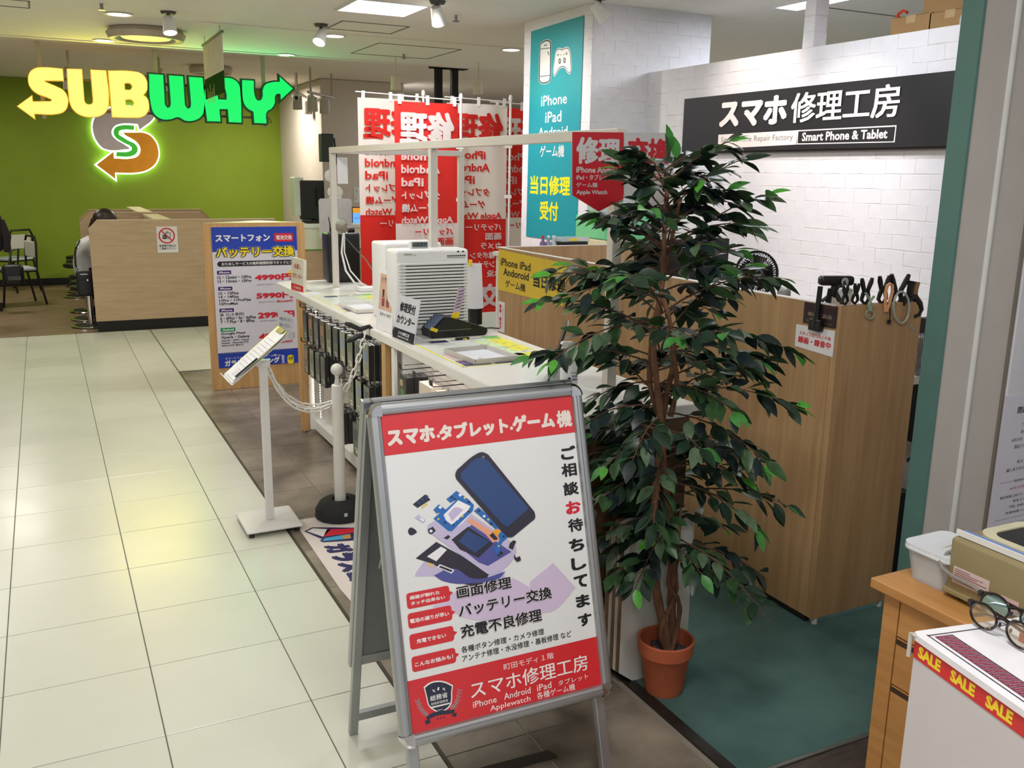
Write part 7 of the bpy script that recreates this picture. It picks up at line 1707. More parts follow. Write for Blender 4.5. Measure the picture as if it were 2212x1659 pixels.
for a, b in ((0, 1), (1, 2), (2, 3), (3, 0)): mb.tube([P[a], P[b]], .003, 6)
for f in (.25, .5, .75): mb.tube([P[0].lerp(P[3], f), P[1].lerp(P[2], f)], .0025, 6); mb.tube([P[0].lerp(P[1], f), P[3].lerp(P[2], f)], .0025, 6)
obj('grid', mb, STEEL, t); obj('bin', MB().box((P[3].x, yy+.01, P[3].z), (P[2].x+.05, yy+.06, P[0].z-.02)), mat('bin_clear', (196, 204, 214), .3), t)
obj('shelf', MB().box((P[3].x-.02, yy-.01, P[3].z-.035), (P[2].x+.1, yy+.1, P[3].z)), WHITE, t); obj('leg', MB().box((P[2].x+.04, yy+.02, .006), (P[2].x+.06, yy+.04, P[3].z-.035)), STEEL, t)
t = thing('computer_case', 'black computer tower on the carpet behind the end panel', 'computer', (3.15, 2.62, .006)); a = ony(1950, 1125, 2.62)
obj('case', MB().box((3.02, 2.56, .006), (3.22, 2.9, .42), bevel=.006), BLACK, t); obj('front', MB().box((3.03, 2.555, .02), (3.21, 2.56, .40)), BLACKM, t)
# cartons on top of the brick wall
KR = mat('cardboard', (172, 136, 92), .8, var=.06)
def carton(pa, pb, X, lab, d=.3, z=None, extra=None):
    a = onx(*pa, X); b = onx(*pb, X); zb = z if z is not None else b.z
    t = thing('cardboard_box', lab, 'box', (X+d/2, (a.y+b.y)/2, zb), group='cartons above the brick wall')
    obj('carton', MB().box((X, b.y, zb), (X+d, a.y, a.z), bevel=.002), KR, t); obj('flap_gap', MB().box((X-.001, b.y+.01, a.z-.004), (X+.0, a.y-.01, a.z-.002)), mat('cardboard_dark', (110, 84, 56), .8), t)
    obj('packing_tape', MB().box((X-.0012, (a.y+b.y)/2-.03, a.z-.04), (X, (a.y+b.y)/2+.03, a.z)), mat('tape_tan', (196, 168, 126), .3), t)
t = thing('high_shelf', 'dark rail shelf carrying cartons above the brick wall', 'shelf', (4.5, 3.4, 0)); t.name = 'storage_ledge'; WM['storage_ledge'] = t.matrix_world.copy()
XS = WX+.16
obj('board', MB().box((WX+.13, 2.0, 2.42), (WX+.62, 5.0, 2.45)), mat('shelf_grey', (150, 150, 150), .6), t); 
for yy in (2.1, 4.9): obj('post', MB().box((WX+.3, yy-.03, 0), (WX+.36, yy+.03, 2.42)), STEEL, t)
b = onx(1925, 75, XS)
for pa, pb, lb in (((1926, 40), (2007, 80), 'brown carton over the brick wall, left of the two lower ones'), ((2009, 28), (2093, 70), 'brown carton over the brick wall next to the teal edge')): carton(pa, pb, XS, lb, .28, 2.45)
a1 = onx(1960, 36, XS).z
carton((1998, -14), (2120, 20), XS+.02, 'upper brown carton stacked over the brick wall', .26, onx(2009, 28, XS).z+.002)
a = onx(1950, 32, XS+.05); t = thing('red_handle', 'red loop handle on the left carton', 'handle loop', (XS+.1, a.y, onx(1926, 40, XS).z)); t.name = 'carry_strap'; WM['carry_strap'] = t.matrix_world.copy()
zc_ = onx(1945, 38, XS).z+.002
obj('loop', MB().tube([(XS+.05, a.y+.04, zc_), (XS+.05, a.y+.03, zc_+.03), (XS+.05, a.y, zc_+.042), (XS+.05, a.y-.03, zc_+.028)], .008, 8), mat('strap_red', (222, 70, 50), .4), t, smooth=True)
a = onx(1876, 78, XS); t = thing('hand_tools', 'small red and black hand tool lying on the brick wall top', 'tool', (XS, a.y, 2.45)); t.name = 'hand_tool'; WM['hand_tool'] = t.matrix_world.copy()
obj('grip', MB().tube([(XS-.0, a.y+.03, 2.462), (XS, a.y-.0, 2.475)], .012, 8), mat('tool_red', (220, 60, 36), .4), t, smooth=True); obj('body', MB().tube([(XS+.02, a.y+.05, 2.46), (XS+.02, a.y-.09, 2.462)], .011, 8), BLACK, t, smooth=True); obj('tip', MB().tube([(XS+.02, a.y-.09, 2.465), (XS+.02, a.y-.14, 2.475)], .012, 8), mat('tool_yellow', (214, 200, 130), .4), t, smooth=True)
a = onx(2088, 45, XS-.02); t = thing('plastic_bag', 'bit of white bag sticking out beside the teal edge above the cartons', 'bag', (XS-.02, a.y, 2.46)); obj('film', MB().ball((XS-.03, a.y, a.z), .05, (.4, .6, 1), 10), mat('bag_white', (214, 222, 234), .3), t, smooth=True)
obj('knot', MB().ball((XS-.03, a.y, 2.49), .03, (.5, .8, 1), 8), mat('bag_white'), t)
# ------------------------------------------------------------------ lit sandwich-shop sign
k1 = lambda x, y: (x/3.16, y/3.16)
plG = pY((0, 10.85, 0))
SYL = mat('letter_yellow', (110, 100, 20), .4, emit=(255, 248, 128), strength=.92, var=0)
SGN = mat('letter_green', (0, 70, 30), .4, emit=(0, 250, 110), strength=.85, var=0)
SED = mat('letter_edge_yellow', (226, 168, 30), .4, emit=(232, 170, 10), strength=.4, var=0); GED = mat('letter_edge_green', (10, 70, 40), .5)
L1 = {'S': [[(425, 475), (290, 465), (240, 472), (205, 500), (195, 555), (213, 603), (255, 640), (315, 663), (355, 680), (352, 694), (340, 696), (222, 697), (218, 657), (122, 727), (238, 812), (232, 777), (395, 777), (440, 757), (460, 715), (456, 660), (430, 620), (390, 598), (330, 572), (302, 560), (304, 551), (432, 553)]],
 'U': [[(458, 475), (556, 478), (572, 690), (585, 710), (612, 717), (632, 706), (636, 680), (618, 481), (720, 487), (738, 700), (725, 755), (690, 787), (630, 800), (565, 792), (510, 760), (480, 710), (470, 650)]],
 'B': [[(738, 488), (900, 492), (955, 505), (990, 540), (1000, 590), (992, 630), (972, 650), (1000, 675), (1012, 720), (1003, 765), (968, 797), (900, 803), (765, 800)], [(845, 570), (885, 570), (903, 592), (890, 615), (848, 617)], [(850, 682), (895, 682), (915, 705), (900, 728), (855, 728)]],
 'W': [[(1012, 507), (1110, 514), (1122, 715), (1138, 738), (1155, 730), (1160, 700), (1147, 517), (1245, 523), (1258, 718), (1274, 742), (1291, 738), (1298, 712), (1283, 527), (1378, 533), (1388, 745), (1372, 793), (1320, 825), (1260, 826), (1212, 803), (1160, 817), (1100, 815), (1050, 782), (1028, 730)]],
 'A': [[(1408, 830), (1390, 630), (1408, 575), (1450, 542), (1530, 533), (1590, 545), (1625, 580), (1635, 640), (1642, 840), (1555, 836), (1548, 748), (1492, 748), (1500, 832)], [(1480, 622), (1500, 604), (1530, 610), (1538, 640), (1540, 682), (1485, 680)]],
 'Y': [[(1645, 548), (1725, 553), (1735, 665), (1750, 688), (1772, 684), (1785, 655), (1785, 620), (1802, 582), (1845, 564), (1902, 560), (1900, 525), (1992, 608), (1908, 685), (1906, 645), (1884, 644), (1871, 658), (1868, 705), (1845, 745), (1815, 765), (1812, 845), (1728, 842), (1722, 765), (1680, 740), (1655, 700), (1647, 650)]]}
o0 = ony(38, 230, 10.85)
t = thing('illuminated_sign', 'big lit yellow and green letters with arrow ends hanging before the green wall', 'sign', plG.M.translation + Vector((1.4, 0, 2.5)))
inv = WM[t.name].inverted() @ plG.M
for ch, sp_ in L1.items():
    y = ch in 'SUB'
    e = outline('letter', [[k1(*p) for p in s] for s in sp_], SED if y else GED, t, plG, .0, .055, offset=.016 if not y else .006); e.data.transform(inv)
    f = outline('letter_face', [[k1(*p) for p in s] for s in sp_], SYL if y else SGN, e, plG, .056, .064, offset=.0 if y else -.002); f.data.transform(inv)
a = plG.px(*k1(560, 560)); b = plG.px(*k1(1830, 810))
fr_m = mat('sign_rail', (120, 112, 96), .5, .4)
for v in (plG.px(*k1(1150, 575))[1], plG.px(*k1(1700, 800))[1]):
    o = obj('rail', MB().box((plG.px(*k1(250, 600))[0], v-.012, -.06), (plG.px(*k1(1840, 700))[0], v+.012, -.035)), fr_m, t, local=True); o.data.transform(inv)
for x in (285, 1075, 1805):
    u = plG.px(*k1(x, 600))[0]; o = obj('hanger', MB().box((u-.02, 2.2, -.05), (u+.02, 2.955, -.03)), mat('hanger_grey', (170, 162, 148), .5), t, local=True); o.data.transform(inv)
u, v = plG.px(*k1(1842, 828)); o = obj('registered_mark', MB().tube([(u+.018*math.cos(k*PI/8), v+.018*math.sin(k*PI/8), .0) for k in range(16)], .003, 4, closed=True), GED, t, local=True); o.data.transform(inv)
# coloured area lights added before the letters, for their spill on ceiling and floor
lamp('sign_spill', 'AREA', (.85, 10.68, 2.50), 11, (1, .86, .12), 1.0, .3, target=(.75, 9.0, 2.72))
lamp('sign_spill', 'AREA', (2.05, 10.68, 2.50), 8, (.05, 1, .38), 1.0, .3, target=(1.95, 9.0, 2.72))

# halo-lit emblem on the green wall
plH = pY((0, 15.30, 0))
t = thing('wall_emblem', 'halo-lit letter S emblem of two arrows on the green wall', 'sign', plH.w(1.9, 2.0, 0)); inv = WM[t.name].inverted() @ plH.M
G1 = [(700, 760), (760, 735), (1050, 745), (1058, 785), (950, 890), (938, 850), (920, 847), (820, 848), (778, 868), (762, 910), (785, 945), (840, 980), (885, 1010), (880, 1020), (712, 1018), (665, 975), (634, 905), (632, 840), (655, 790)]
O1 = [(835, 905), (905, 904), (995, 910), (1045, 945), (1078, 1015), (1070, 1100), (1015, 1155), (940, 1178), (785, 1180), (788, 1225), (655, 1125), (775, 1033), (778, 1080), (895, 1080), (940, 1062), (955, 1022), (940, 982), (900, 950), (855, 925)]
I1 = [(910, 860), (910, 885), (830, 885), (808, 898), (808, 922), (870, 960), (925, 992), (935, 1028), (905, 1060), (795, 1065), (797, 1040), (875, 1038), (900, 1025), (898, 1005), (840, 970), (782, 925), (783, 880), (820, 860)]
HALO = mat('halo_glow', (220, 255, 220), .4, emit=(215, 255, 205), strength=3.2, var=0)
for pts, m, nm in ((G1, mat('emblem_grey_plate', (196, 186, 192), .5), 'upper_arrow'), (O1, mat('emblem_ochre', (226, 150, 20), .5), 'lower_arrow')):
    h = outline('halo', [[k1(*p) for p in pts]], HALO, t, plH, .0, .02, offset=.017); h.data.transform(inv)
    f = outline(nm, [[k1(*p) for p in pts]], m, t, plH, .03, .045, offset=-.003); f.data.transform(inv)
h = outline('halo', [[k1(*p) for p in I1]], HALO, t, plH, .0, .022, offset=.024); h.data.transform(inv)
f = outline('letter_plate', [[k1(*p) for p in I1]], mat('emblem_green', (56, 168, 50), .5, emit=(56, 168, 50), strength=.5), t, plH, .03, .047, offset=.006); f.data.transform(inv)

# hanging banner in front of the sign
XB = 1.45
A, B, C_, D = (435, 95), (482, 67), (486, 200), (445, 214)
plX = Plane((XB, 0, 0), (0, -1, 0), (0, 0, 1))
q = [plX.px(*p) for p in (D, C_, B, A)]; u0, u1 = q[0][0], q[1][0]; v0, v1 = (q[0][1]+q[1][1])/2, (q[2][1]+q[3][1])/2
t = thing('hanging_banner', 'translucent white and green hanging banner in front of the letter W', 'banner', plX.w((u0+u1)/2, v1, 0))
vm = v0+(v1-v0)*.36
obj('white_cloth', MB().box((XB-.002, -u1, vm), (XB+.002, -u0, v1-.015)), mat('banner_white', (206, 202, 186), 1, spec=0, translucent=0), t)
g_ = obj('green_cloth', MB().box((XB-.002, -u1, v0), (XB+.002, -u0, vm)), mat('banner_green', (44, 78, 34), 1, spec=0, translucent=0), t)
mb = MB()
for k, (hh_, dy_) in enumerate(((.13, 0), (.10, .0), (.15, .01), (.09, 0), (.13, -.01), (.15, .0))): mb.box((XB-.0035, -u0-.16-.07*k, vm-.22+dy_), (XB-.002, -u0-.145-.07*k, vm-.22+dy_+hh_))
o = obj('strokes', mb, mat('banner_ink', (150, 176, 110), .8), g_); o['kind'] = 'stuff'
obj('top_bar', MB().box((XB-.01, -u1-.02, v1-.02), (XB+.01, -u0+.02, v1)), mat('bar_grey', (96, 100, 84), .4), t)
for yy in (-u1+.1, -u0-.1): obj('wire', MB().tube([(XB, yy, v1), (XB, yy, 2.9)], .003, 5), STEEL, t)

# ------------------------------------------------------------------ cafe booths, stools, chairs, visitor
BOOTH = wood('booth_birch', (196, 170, 138), (180, 154, 122), (1, 8, 8), .45)
def wall_unit(y, x0, x1, h, cut, lab, rel=False):
    t = thing('seat_divider', lab, 'divider', ((x0+x1)/2, y, 0), group='pale wood seat dividers')
    pts = [(x0, .115), (x1, .115), (x1, h), (x0+cut, h), (x0, h-cut)] if not rel else [(x0, .115), (x1, .115), (x1, h-cut), (x1-cut, h), (x0+cut, h), (x0, h-cut)]
    obj('panel', MB().prism(pts, y, y+.04, axis='y'), BOOTH, t)
    obj('top_edge', MB().box((x0+cut, y-.001, h), (x1-(cut if rel else 0), y+.041, h+.006)), mat('edge_pale', (214, 196, 168), .4), t)
    obj('kickboard', MB().box((x0+.01, y+.003, 0), (x1, y+.04, .115)), BLACKM, t); return t
xa = .41; tp = ony(207, 476, 10.66)
wall_unit(10.66, xa, 2.35, tp.z, .085, 'nearest pale wood divider panel of the cafe counter with the no food sticker')
for y, lb in ((11.9, 'middle pale wood divider behind the seated woman'), (13.3, 'farthest pale wood divider before the green wall')):
    a = ony(170 if y < 12 else 168, 470, y); b = ony(462 if y < 12 else 425, 455, y); zz = ony(300, 459 if y < 12 else 453, y).z
    wall_unit(y, ony(172, 480, y).x, ony(455, 480, y).x, zz, .12, lb, True)
t = thing('shared_counter', 'pale long ridge board running between the seat dividers', 'counter', (1.2, 12, 0)); rz = ony(360, 474, 10.75).z-.01
xr = ony(360, 474, 10.72).x
obj('ridge', MB().box((xr-.13, 10.705, .115), (xr+.03, 11.895, rz)).box((xr-.13, 11.945, .115), (xr+.03, 13.295, rz)).box((xr-.13, 13.345, .115), (xr+.03, 14.2, rz)), BOOTH, t); obj('ridge_cap', MB().box((xr-.135, 10.7, rz), (xr+.035, 14.2, rz+.02)), mat('cap_cream', (226, 208, 176), .4), t)
obj('worktop', MB().box((.80, 10.72, .70), (2.2, 11.89, .74)), BOOTH, t)
# no food sticker
plS2 = pY((0, 10.658, 0))
t = wall_sign('white no outside food sticker with red prohibition ring on the near divider', 'sticker', 'notice_sticker', plS2, (341, 546), (382, 489), PAPER,
   [('飲食物の持込は', (344, 533), (380, 533), BLACKPRINT, .02, 5), ('ご遠慮ください', (345, 539), (381, 539), BLACKPRINT, .02, 5)], th=.002)
pn = [c for c in t.children][0]; plz = Plane(plS2.w(0, 0, .002), plS2.u, plS2.v); inv = WM[t.name].inverted() @ plz.M
u, v = plS2.px(360, 509)
for nm, mb_, m in (('ring', MB().tube([(u+.078*math.cos(k*PI/12), v+.078*math.sin(k*PI/12), .001) for k in range(24)], .007, 4, closed=True), REDTXT), ('bar', MB().slab([(u-.058, v+.05, .003), (u-.05, v+.058, .003), (u+.058, v-.05, .003), (u+.05, v-.058, .003)], (0, 0, .001)), REDTXT),
        ('burger', MB().box((u-.045, v-.035, 0), (u-.005, v-.022, .002)).box((u-.045, v-.018, 0), (u-.005, v-.008, .002)).box((u-.042, v-.004, 0), (u-.008, v+.01, .002)), BLACKPRINT), ('cup', MB().tube([(u-.01, v+.03, .002), (u+.0, v-.03, .002), (u+.03, v-.03, .002), (u+.04, v+.03, .002), (u-.01, v+.03, .002)], .003, 4).tube([(u+.01, v+.03, .002), (u+.004, v+.055, .002)], .0025, 4), BLACKPRINT)):
    o = obj(nm, mb_, m, pn, local=True); o.data.transform(inv)
# counter stools with chrome ring bases
def stool(x, y, lab, seat=True):
    t = thing('bar_stool', lab, 'stool', (x, y, 0), group='chrome stools along the divider')
    obj('base', MB().lathe([(0, .004), (.20, .004), (.215, .010), (.21, .018), (.06, .03), (.03, .05), (0, .05)], seg=32), CHROME, t, local=True, smooth=True)
    obj('base_inlay', MB().lathe([(.06, .0325), (.17, .0225), (.17, .0235), (.06, .0335)], seg=28), BLACKM, t, local=True, smooth=True)
    obj('column', MB().lathe([(0, .04), (.032, .04), (.032, .40), (0, .40)], seg=20), CHROME, t, local=True, smooth=True)
    obj('seat', MB().lathe([(0, .40), (.17, .40), (.19, .42), (.18, .45), (0, .46)], seg=28), BLACK, t, local=True, smooth=True)
for i, (px_, py_) in enumerate([(186, 705), (184, 690), (180, 673), (164, 641), (170, 630), (168, 619)]):
    p = onz(px_, py_, 0); stool(p.x+.06, p.y, ['chrome-based stool nearest the camera at the divider end', 'chrome-based stool right behind the nearest one', 'third chrome-based stool from the camera', 'fourth chrome-based stool, ring base left of the bag', 'fifth chrome-based stool near the green wall', 'farthest chrome-based stool before the green wall'][i])
# black shoulder bag hanging by the seated woman
yb = 10.95; a, b = ony(163, 586, yb), ony(201, 638, yb)
t = thing('handbag', 'black leather handbag with flap hanging beside the seated woman', 'bag', ((a.x+b.x)/2, yb, b.z))
LEA = mat('black_leather', (20, 20, 26), .4, var=.15, bump=.3)
obj('body', MB().box((a.x, yb-.07, b.z), (b.x+.02, yb+.05, a.z), bevel=.03, seg=3), LEA, t, smooth=True)
obj('flap', MB().box((a.x+.01, yb-.085, (a.z+b.z)/2+.04), (b.x+.01, yb-.065, a.z+.005), bevel=.008), LEA, t, smooth=True)
obj('metal_bar', MB().box((a.x+.04, yb-.088, a.z-.03), (b.x-.04, yb-.085, a.z-.022)), CHROME, t); obj('clasp', MB().box((a.x+.1, yb-.088, a.z-.10), (a.x+.115, yb-.085, a.z-.08)), CHROME, t)
w_ = [ony(*q, yb-.03) for q in ((168, 589), (163, 570), (162, 550), (164, 535))]
obj('strap', MB().tube(w_+[ony(172, 520, yb+.1)], .010, 8), LEA, t, smooth=True); obj('strap_ring', MB().tube([(a.x+.03+.02*math.cos(k*PI/6), yb-.075, a.z+.03+.022*math.sin(k*PI/6)) for k in range(12)], .004, 6, closed=True), CHROME, t)

def skin_body(name, verts, edges, radii, m, parent, root=0, sub=2):
    me = bpy.data.meshes.new(name); me.from_pydata([tuple(v) for v in verts], edges, [])
    o = bpy.data.objects.new(name, me); C.objects.link(o); sk = o.modifiers.new('skin', 'SKIN')
    if not me.skin_vertices: pass
    for i, r in enumerate(radii):
        sv = me.skin_vertices[0].data[i]; sv.radius = r if isinstance(r, tuple) else (r, r); sv.use_root = (i == root)
    sk.use_smooth_shade = True; s_ = o.modifiers.new('sub', 'SUBSURF'); s_.levels = sub; s_.render_levels = sub
    dg = bpy.context.evaluated_depsgraph_get(); me2 = bpy.data.meshes.new_from_object(o.evaluated_get(dg)); bpy.data.objects.remove(o); bpy.data.meshes.remove(me)
    me2.name = name; me2.materials.clear(); me2.transform(Matrix.Identity(4)); return link(name, me2, m, parent, smooth=True)
# seated woman: hips on a stool, leaning towards the counter, head bent down
py = 11.35
hx = ony(176, 575, py).x+.10; hz = .50
H = lambda x, z, dy=0: Vector((hx+x, py+dy, hz+z))
SKN = mat('skin', (206, 164, 140), .5, var=.04)
t = thing('person', 'seated woman in white and grey top and dark trousers leaning toward the cafe counter', 'person', (hx, py, 0))
V = [H(0, 0), H(-.03, .11), H(-.04, .23), H(.0, .34), H(.06, .43), H(.11, .49), H(.16, .56), H(.19, .62),
     H(.03, .37, -.16), H(.12, .2, -.20), H(.34, .16, -.16), H(.42, .16, -.15), H(.03, .37, .16), H(.12, .2, .20), H(.34, .16, .16), H(.42, .16, .15),
     H(.06, -.02, -.10), H(.42, .0, -.11), H(.40, -.40, -.10), H(.40, -.50, -.10), H(.50, -.53, -.10), H(.06, -.02, .10), H(.42, .0, .11), H(.40, -.40, .10), H(.40, -.50, .10), H(.50, -.53, .10)]
E_ = [(0, 1), (1, 2), (2, 3), (3, 4), (4, 5), (5, 6), (6, 7), (3, 8), (8, 9), (9, 10), (10, 11), (3, 12), (12, 13), (13, 14), (14, 15), (0, 16), (16, 17), (17, 18), (18, 19), (19, 20), (0, 21), (21, 22), (22, 23), (23, 24), (24, 25)]
Rr = [(.15, .17), (.125, .15), (.125, .16), (.115, .17), (.075, .10), (.05, .05), (.085, .075), (.07, .065), .062, .046, .036, .03, .062, .046, .036, .03, .10, .075, .05, .04, .035, .10, .075, .05, .04, .035]
body = skin_body('body', V, E_, Rr, SKN, t)
top = skin_body('top', V[:5]+[V[8], V[9], V[10], V[12], V[13], V[14]], [(0, 1), (1, 2), (2, 3), (3, 4), (3, 5), (5, 6), (6, 7), (3, 8), (8, 9), (9, 10)], [(.158, .178), (.142, .165), (.142, .175), (.128, .182), (.07, .09), .076, .058, .045, .076, .058, .045], mat('knit_grey', (168, 168, 168), .85, var=.05, bump=.4), t)
yoke = skin_body('shoulder_panel', [V[2]+Vector((0, 0, .06)), V[3], V[4], V[8], V[12]], [(0, 1), (1, 2), (1, 3), (1, 4)], [(.136, .17), (.134, .186), (.076, .095), .08, .08], mat('knit_white', (226, 224, 228), .8, var=.02), t)
tr = skin_body('trousers', [V[0], V[16], V[17], V[18], V[21], V[22], V[23]], [(0, 1), (1, 2), (2, 3), (0, 4), (4, 5), (5, 6)], [(.162, .18), .112, .086, .06, .112, .086, .06], mat('denim', (44, 50, 66), .8, var=.1, bump=.3), t)
hd = H(.195, .645)
obj('hair', MB().ball((hd.x-.015, py, hd.z+.015), .122, (1.05, .88, 1.0), 20).tube([(hd.x-.09, py, hd.z), (hd.x-.13, py, hd.z-.09), (hd.x-.16, py-.02, hd.z-.20), (hd.x-.19, py-.03, hd.z-.29)], [.07, .062, .045, .018], 10), mat('dark_hair', (40, 22, 20), .35, var=.2, scale=50, bump=.5), t, smooth=True)
F_ = Vector((hd.x+.075, py, hd.z-.03))
obj('face', MB().ball((hd.x+.02, py, hd.z-.02), .088, (.95, .82, 1.12), 18).ball((F_.x+.028, py, F_.z-.005), .016, (1, .7, 1.2), 10), SKN, t, smooth=True)
for s_ in (-1, 1):
    obj('eye', MB().ball((F_.x+.012, py+s_*.03, F_.z+.02), .011, seg=10), BLACK, t, smooth=True); obj('ear', MB().ball((hd.x+.01, py+s_*.076, hd.z-.02), .024, (.6, .4, 1.1), 10), SKN, t, smooth=True)
    hb = V[11 if s_ < 0 else 15]
    for k in range(4): obj('finger', MB().tube([hb+Vector((.0, (k-1.5)*.014, 0)), hb+Vector((.045, (k-1.5)*.016, -.006)), hb+Vector((.07+.006*(k in (1, 2)), (k-1.5)*.016, -.03))], [.009, .008, .006], 6), SKN, t, smooth=True)
    obj('thumb', MB().tube([hb+Vector((-.005, -s_*.02, 0)), hb+Vector((.025, -s_*.045, -.005)), hb+Vector((.045, -s_*.04, -.02))], [.010, .009, .007], 6), SKN, t, smooth=True)
    obj('shoe', MB().box((V[19].x-.06, py+s_*.10-.045, .03), (V[19].x+.19, py+s_*.10+.045, .11), bevel=.03, seg=3), BLACK, t, smooth=True)
obj('mouth', MB().ball((F_.x+.012, py, F_.z-.045), .014, (.5, 1.2, .4), 8), mat('lips', (170, 90, 90), .4), t, smooth=True)

# black-framed cafe chairs with white backs at the left edge
SEATW = mat('chair_white', (206, 206, 196), .5, var=.03); TUBE_ = mat('tube_dark', (38, 32, 26), .4, .4)
def cafe_chair(x, y, rz, lab, h=.86):
    M = Matrix.Translation((x, y, 0)) @ Matrix.Rotation(rz, 4, 'Z')
    t = thing('cafe_chair', lab, 'chair', M=M, group='dark tube-framed cafe chairs')
    obj('seat', MB().box((-.20, -.20, .44), (.20, .20, .475), bevel=.012), mat('seat_blue', (176, 188, 194), .4), t, local=True)
    obj('backrest', MB().box((-.17, .185, .60), (.17, .205, .80), bevel=.012), SEATW, t, local=True)
    for s_ in (-1, 1):
        obj('leg', MB().tube([(s_*.20, -.24, .005), (s_*.185, -.18, .44)], .014, 8), TUBE_, t, local=True, smooth=True)
        obj('leg', MB().tube([(s_*.20, .27, .005), (s_*.19, .19, .44)], .014, 8), TUBE_, t, local=True, smooth=True)
    obj('back_frame', MB().tube([(-.19, .19, .44), (-.195, .21, .78), (-.15, .215, h), (.15, .215, h), (.195, .21, .78), (.19, .19, .44)], .014, 8), TUBE_, t, local=True, smooth=True)
    obj('seat_frame', MB().box((-.19, -.19, .425), (.19, .19, .44)), TUBE_, t, local=True)
p1 = onz(60, 632, 0); p2 = onz(36, 668, 0)
cafe_chair(p1.x-.16, p1.y+.25, PI+.75, 'farther dark-framed cafe chair with white back against the green wall')
cafe_chair(p2.x+.02, p2.y+.42, PI+1.9, 'nearer dark-framed cafe chair at the left edge draped with a black bag')
q = ony(32, 575, p2.y-.1)
t = thing('shoulder_bag', 'black shoulder bag slung over the nearer cafe chair', 'bag', (q.x, q.y, q.z))
yb = p2.y-.22; a, b = ony(2, 572, yb), ony(55, 618, yb)
obj('body', MB().box((a.x, yb-.06, b.z), (b.x, yb+.08, a.z), bevel=.05, seg=4), LEA, t, smooth=True)
obj('strap', MB().tube([(a.x+.08, yb, a.z-.02), (a.x+.12, yb+.05, a.z+.16), (a.x+.2, yb+.05, a.z+.18), (b.x-.06, yb, a.z-.02)], .012, 8), LEA, t, smooth=True)
obj('pocket', MB().box((a.x+.06, yb-.068, b.z+.08), (a.x+.2, yb-.058, b.z+.13), bevel=.004), mat('bag_grey', (90, 92, 98), .4), t)
q = ony(3, 470, 11.9)
t = thing('coat', 'dark coat hanging at the very left edge above the table', 'coat', (q.x-.1, 11.9, .9)); 
obj('cloth', MB().box((q.x-.35, 11.8, .78), (q.x+.0, 12.0, 1.22), bevel=.07, seg=4), mat('coat_dark', (30, 24, 28), .9, bump=.5), t, smooth=True); obj('sleeve', MB().tube([(q.x-.02, 11.9, 1.12), (q.x+.035, 11.85, .95), (q.x+.02, 11.82, .78)], [.05, .045, .03], 10), mat('coat_dark'), t, smooth=True)
a = ony(8, 660, 11.25); b_ = onz(5, 672, 0)
t = thing('cafe_table', 'pale wood table end with black plinth at the left edge', 'table', (b_.x-.3, b_.y+.1, 0)); b_.x -= .02; ztp = ony(5, 545, b_.y).z
obj('end_panel', MB().box((b_.x-.8, b_.y, .10), (b_.x+.01, b_.y+.04, ztp-.03)), BOOTH, t); obj('plinth', MB().box((b_.x-.8, b_.y-.0, 0), (b_.x+.03, b_.y+.05, .10)), BLACKM, t); obj('top', MB().box((b_.x-.8, b_.y-.03, ztp-.03), (b_.x+.02, b_.y+.7, ztp), bevel=.004), BOOTH, t)

# ------------------------------------------------------------------ cafe service point behind the black router
yc = 9.6
a = ony(655, 600, yc)
t = thing('service_desk', 'cream and pale wood cafe service desk behind the price pillar', 'desk', (a.x+.5, yc, 0)); zt = ony(680, 492, yc).z
x0 = ony(645, 560, yc).x; x1 = x0+1.25
obj('wood_front', MB().box((x0, yc, .02), (x1, yc+.03, ony(670, 541, yc).z)), BOOTH, t); obj('cream_front', MB().box((x0, yc-.005, ony(670, 541, yc).z), (x1, yc+.03, zt)), mat('cream_front', (220, 222, 200), .4), t)
obj('green_line', MB().box((x0, yc-.008, ony(670, 541, yc).z), (x1, yc-.005, ony(670, 541, yc).z+.012)), mat('line_green', (80, 150, 60), .4), t); obj('worktop', MB().box((x0-.02, yc-.02, zt), (x1, yc+.6, zt+.03)), WHITE, t); obj('side', MB().box((x0, yc+.03, 0), (x0+.03, yc+.6, zt)), BOOTH, t)
ym = 9.95; a, b = ony(634, 383, ym), ony(697, 470, ym)
t = thing('payment_kiosk', 'large black kiosk screen with pale bezel beside the green wall', 'kiosk', (a.x+.15, ym, zt+.03))
obj('bezel', MB().box((a.x, ym-.02, b.z+.02), (a.x+.10, ym+.2, a.z), bevel=.01), mat('bezel_pale', (196, 200, 188), .3), t); obj('screen', MB().box((a.x+.06, ym-.035, b.z-.02), (b.x+.02, ym+.05, a.z-.03), bevel=.01), BLACK, t)
obj('arm', MB().tube([(a.x+.2, ym, b.z), (a.x+.25, ym, zt+.06)], .04, 8), BLACKM, t, smooth=True); obj('foot', MB().box((a.x+.1, ym-.1, zt+.03), (a.x+.4, ym+.12, zt+.06), bevel=.008), BLACKM, t)
obj('card_slot', MB().box((ony(681, 410, ym).x, ym-.07, ony(681, 445, ym).z), (ony(697, 410, ym).x, ym-.035, ony(681, 405, ym).z), bevel=.005), BLACKM, t)
ym = 9.4; a, b = ony(689, 429, ym), ony(761, 494, ym)
t = thing('menu_board', 'plain white rounded board standing above the black router', 'board', (a.x+.15, ym, b.z)); 
obj('panel', MB().prism(rrect(rect((a.x, b.z-.1), (b.x, a.z)), .03), ym, ym+.02, axis='y'), mat('board_pale', (206, 208, 214), .4), t); obj('stand', MB().box(((a.x+b.x)/2-.03, ym, 0), ((a.x+b.x)/2+.03, ym+.02, b.z-.1)), STEEL, t)
a, b = ony(762, 460, 9.9), ony(788, 520, 9.9)
t = thing('order_screen', 'blue self-order screen with orange header glimpsed beside the white flag', 'screen', (a.x+.15, 9.9, b.z)); 
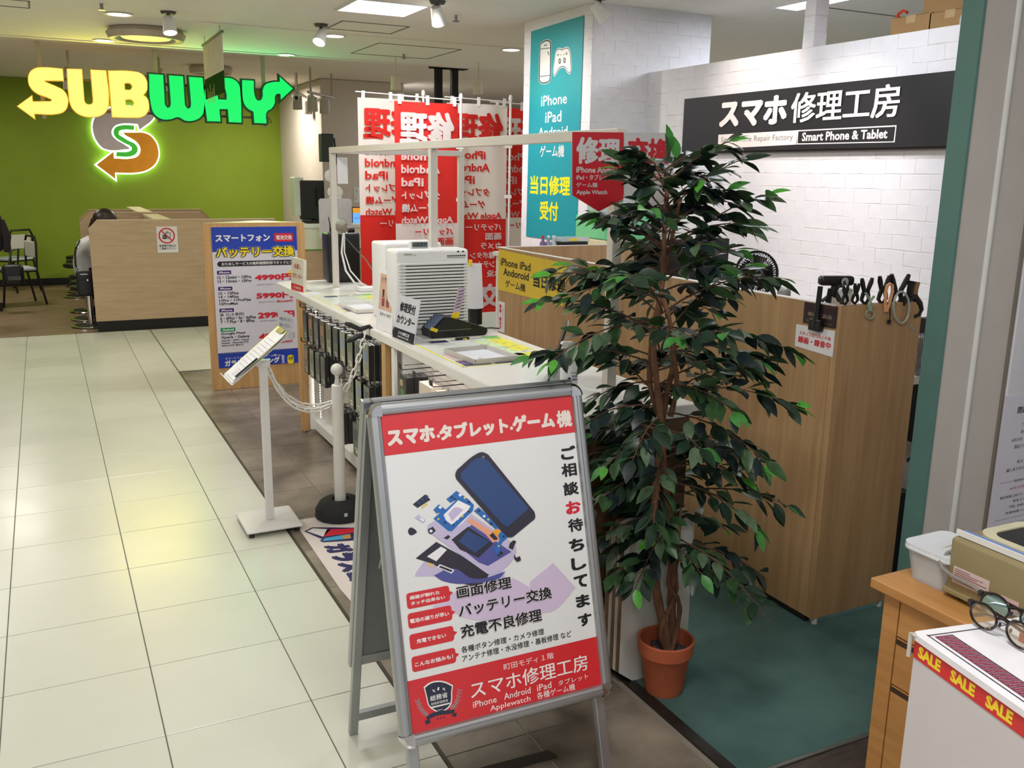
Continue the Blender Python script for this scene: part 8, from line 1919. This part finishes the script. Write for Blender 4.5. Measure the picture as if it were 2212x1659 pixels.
c = obj('panel', MB().box((a.x-.02, 9.9, b.z-.02), (a.x+.42, 9.94, ony(762, 447, 9.9).z)), BLACKM, t)
obj('display', MB().box((a.x, 9.896, b.z), (a.x+.40, 9.9, a.z)), mat('screen_glow', (90, 150, 230), .3, emit=(96, 158, 236), strength=.9, var=0), c); obj('header', MB().box((a.x, 9.895, a.z), (a.x+.40, 9.9, ony(762, 449, 9.9).z)), mat('header_orange', (230, 160, 40), .3, emit=(220, 150, 40), strength=.5, var=0), c)
pq = pY((0, 9.894, 0)); o = text(c, pq, 'セルフ', (766, 473), (777, 469), NAVY, z=.001, bold=.01); o.data.transform(WM[t.name].inverted() @ pq.M)
obj('stand', MB().box((a.x+.15, 9.91, zt+.03), (a.x+.21, 9.95, b.z-.02)), STEEL, t)
ym = 11.8; a, b = ony(694, 288, ym), ony(722, 350, ym)
t = thing('wall_speaker', 'dark green-black box mounted high beside the beige column', 'speaker', (a.x+.1, ym, b.z)); obj('cabinet', MB().box((a.x, ym, b.z), (b.x, ym+.15, a.z), bevel=.008), mat('box_darkgreen', (46, 54, 44), .5), t)
obj('bracket', MB().tube([((a.x+b.x)/2+.05, ym+.1, (a.z+b.z)/2), ((a.x+b.x)/2+.3, ym+.2, (a.z+b.z)/2), (pA.x+.05, 12.9, (a.z+b.z)/2)], .02, 8), BLACKM, t, smooth=True)
obj('cable', MB().tube([(b.x+.02, ym+.05, a.z-.05), (b.x+.05, ym+.05, b.z), (b.x-.02, ym+.05, b.z-.12)], .012, 6), BLACK, t, smooth=True)
for (x, y), (x2, y2), lb, m in (((765, 405), (776, 437), 'small framed text notice on the beige column', PAPER),): 
    wall_sign(lb, 'notice', 'wall_notice', pY((0, 12.895, 0)), (x, y2), (x2, y), m, [('ご案内\nメニュー\n時間', (767, y2-3), (774, y+4), GREYPRINT, .0)], th=.004)
t = thing('ornament', 'white cut-out figure ornament above the white rounded board', 'ornament', ony(712, 400, 9.5)); a = ony(712, 380, 9.5); b = ony(724, 415, 9.5)
obj('head', MB().ball((a.x, 9.5, a.z), .055, (1, .2, 1.1), 16), WHITE, t, smooth=True); obj('body', MB().ball((b.x, 9.5, b.z), .075, (1.1, .2, .9), 16).ball((b.x, 9.5, b.z-.07), .06, (1.2, .2, .7), 14), WHITE, t, smooth=True); obj('stick', MB().tube([(b.x, 9.5, b.z-.1), (b.x, 9.44, ony(724, 432, 9.44).z)], .006, 6).tube([(a.x, 9.5, a.z), (b.x, 9.5, b.z)], .02, 6), WHITE, t)
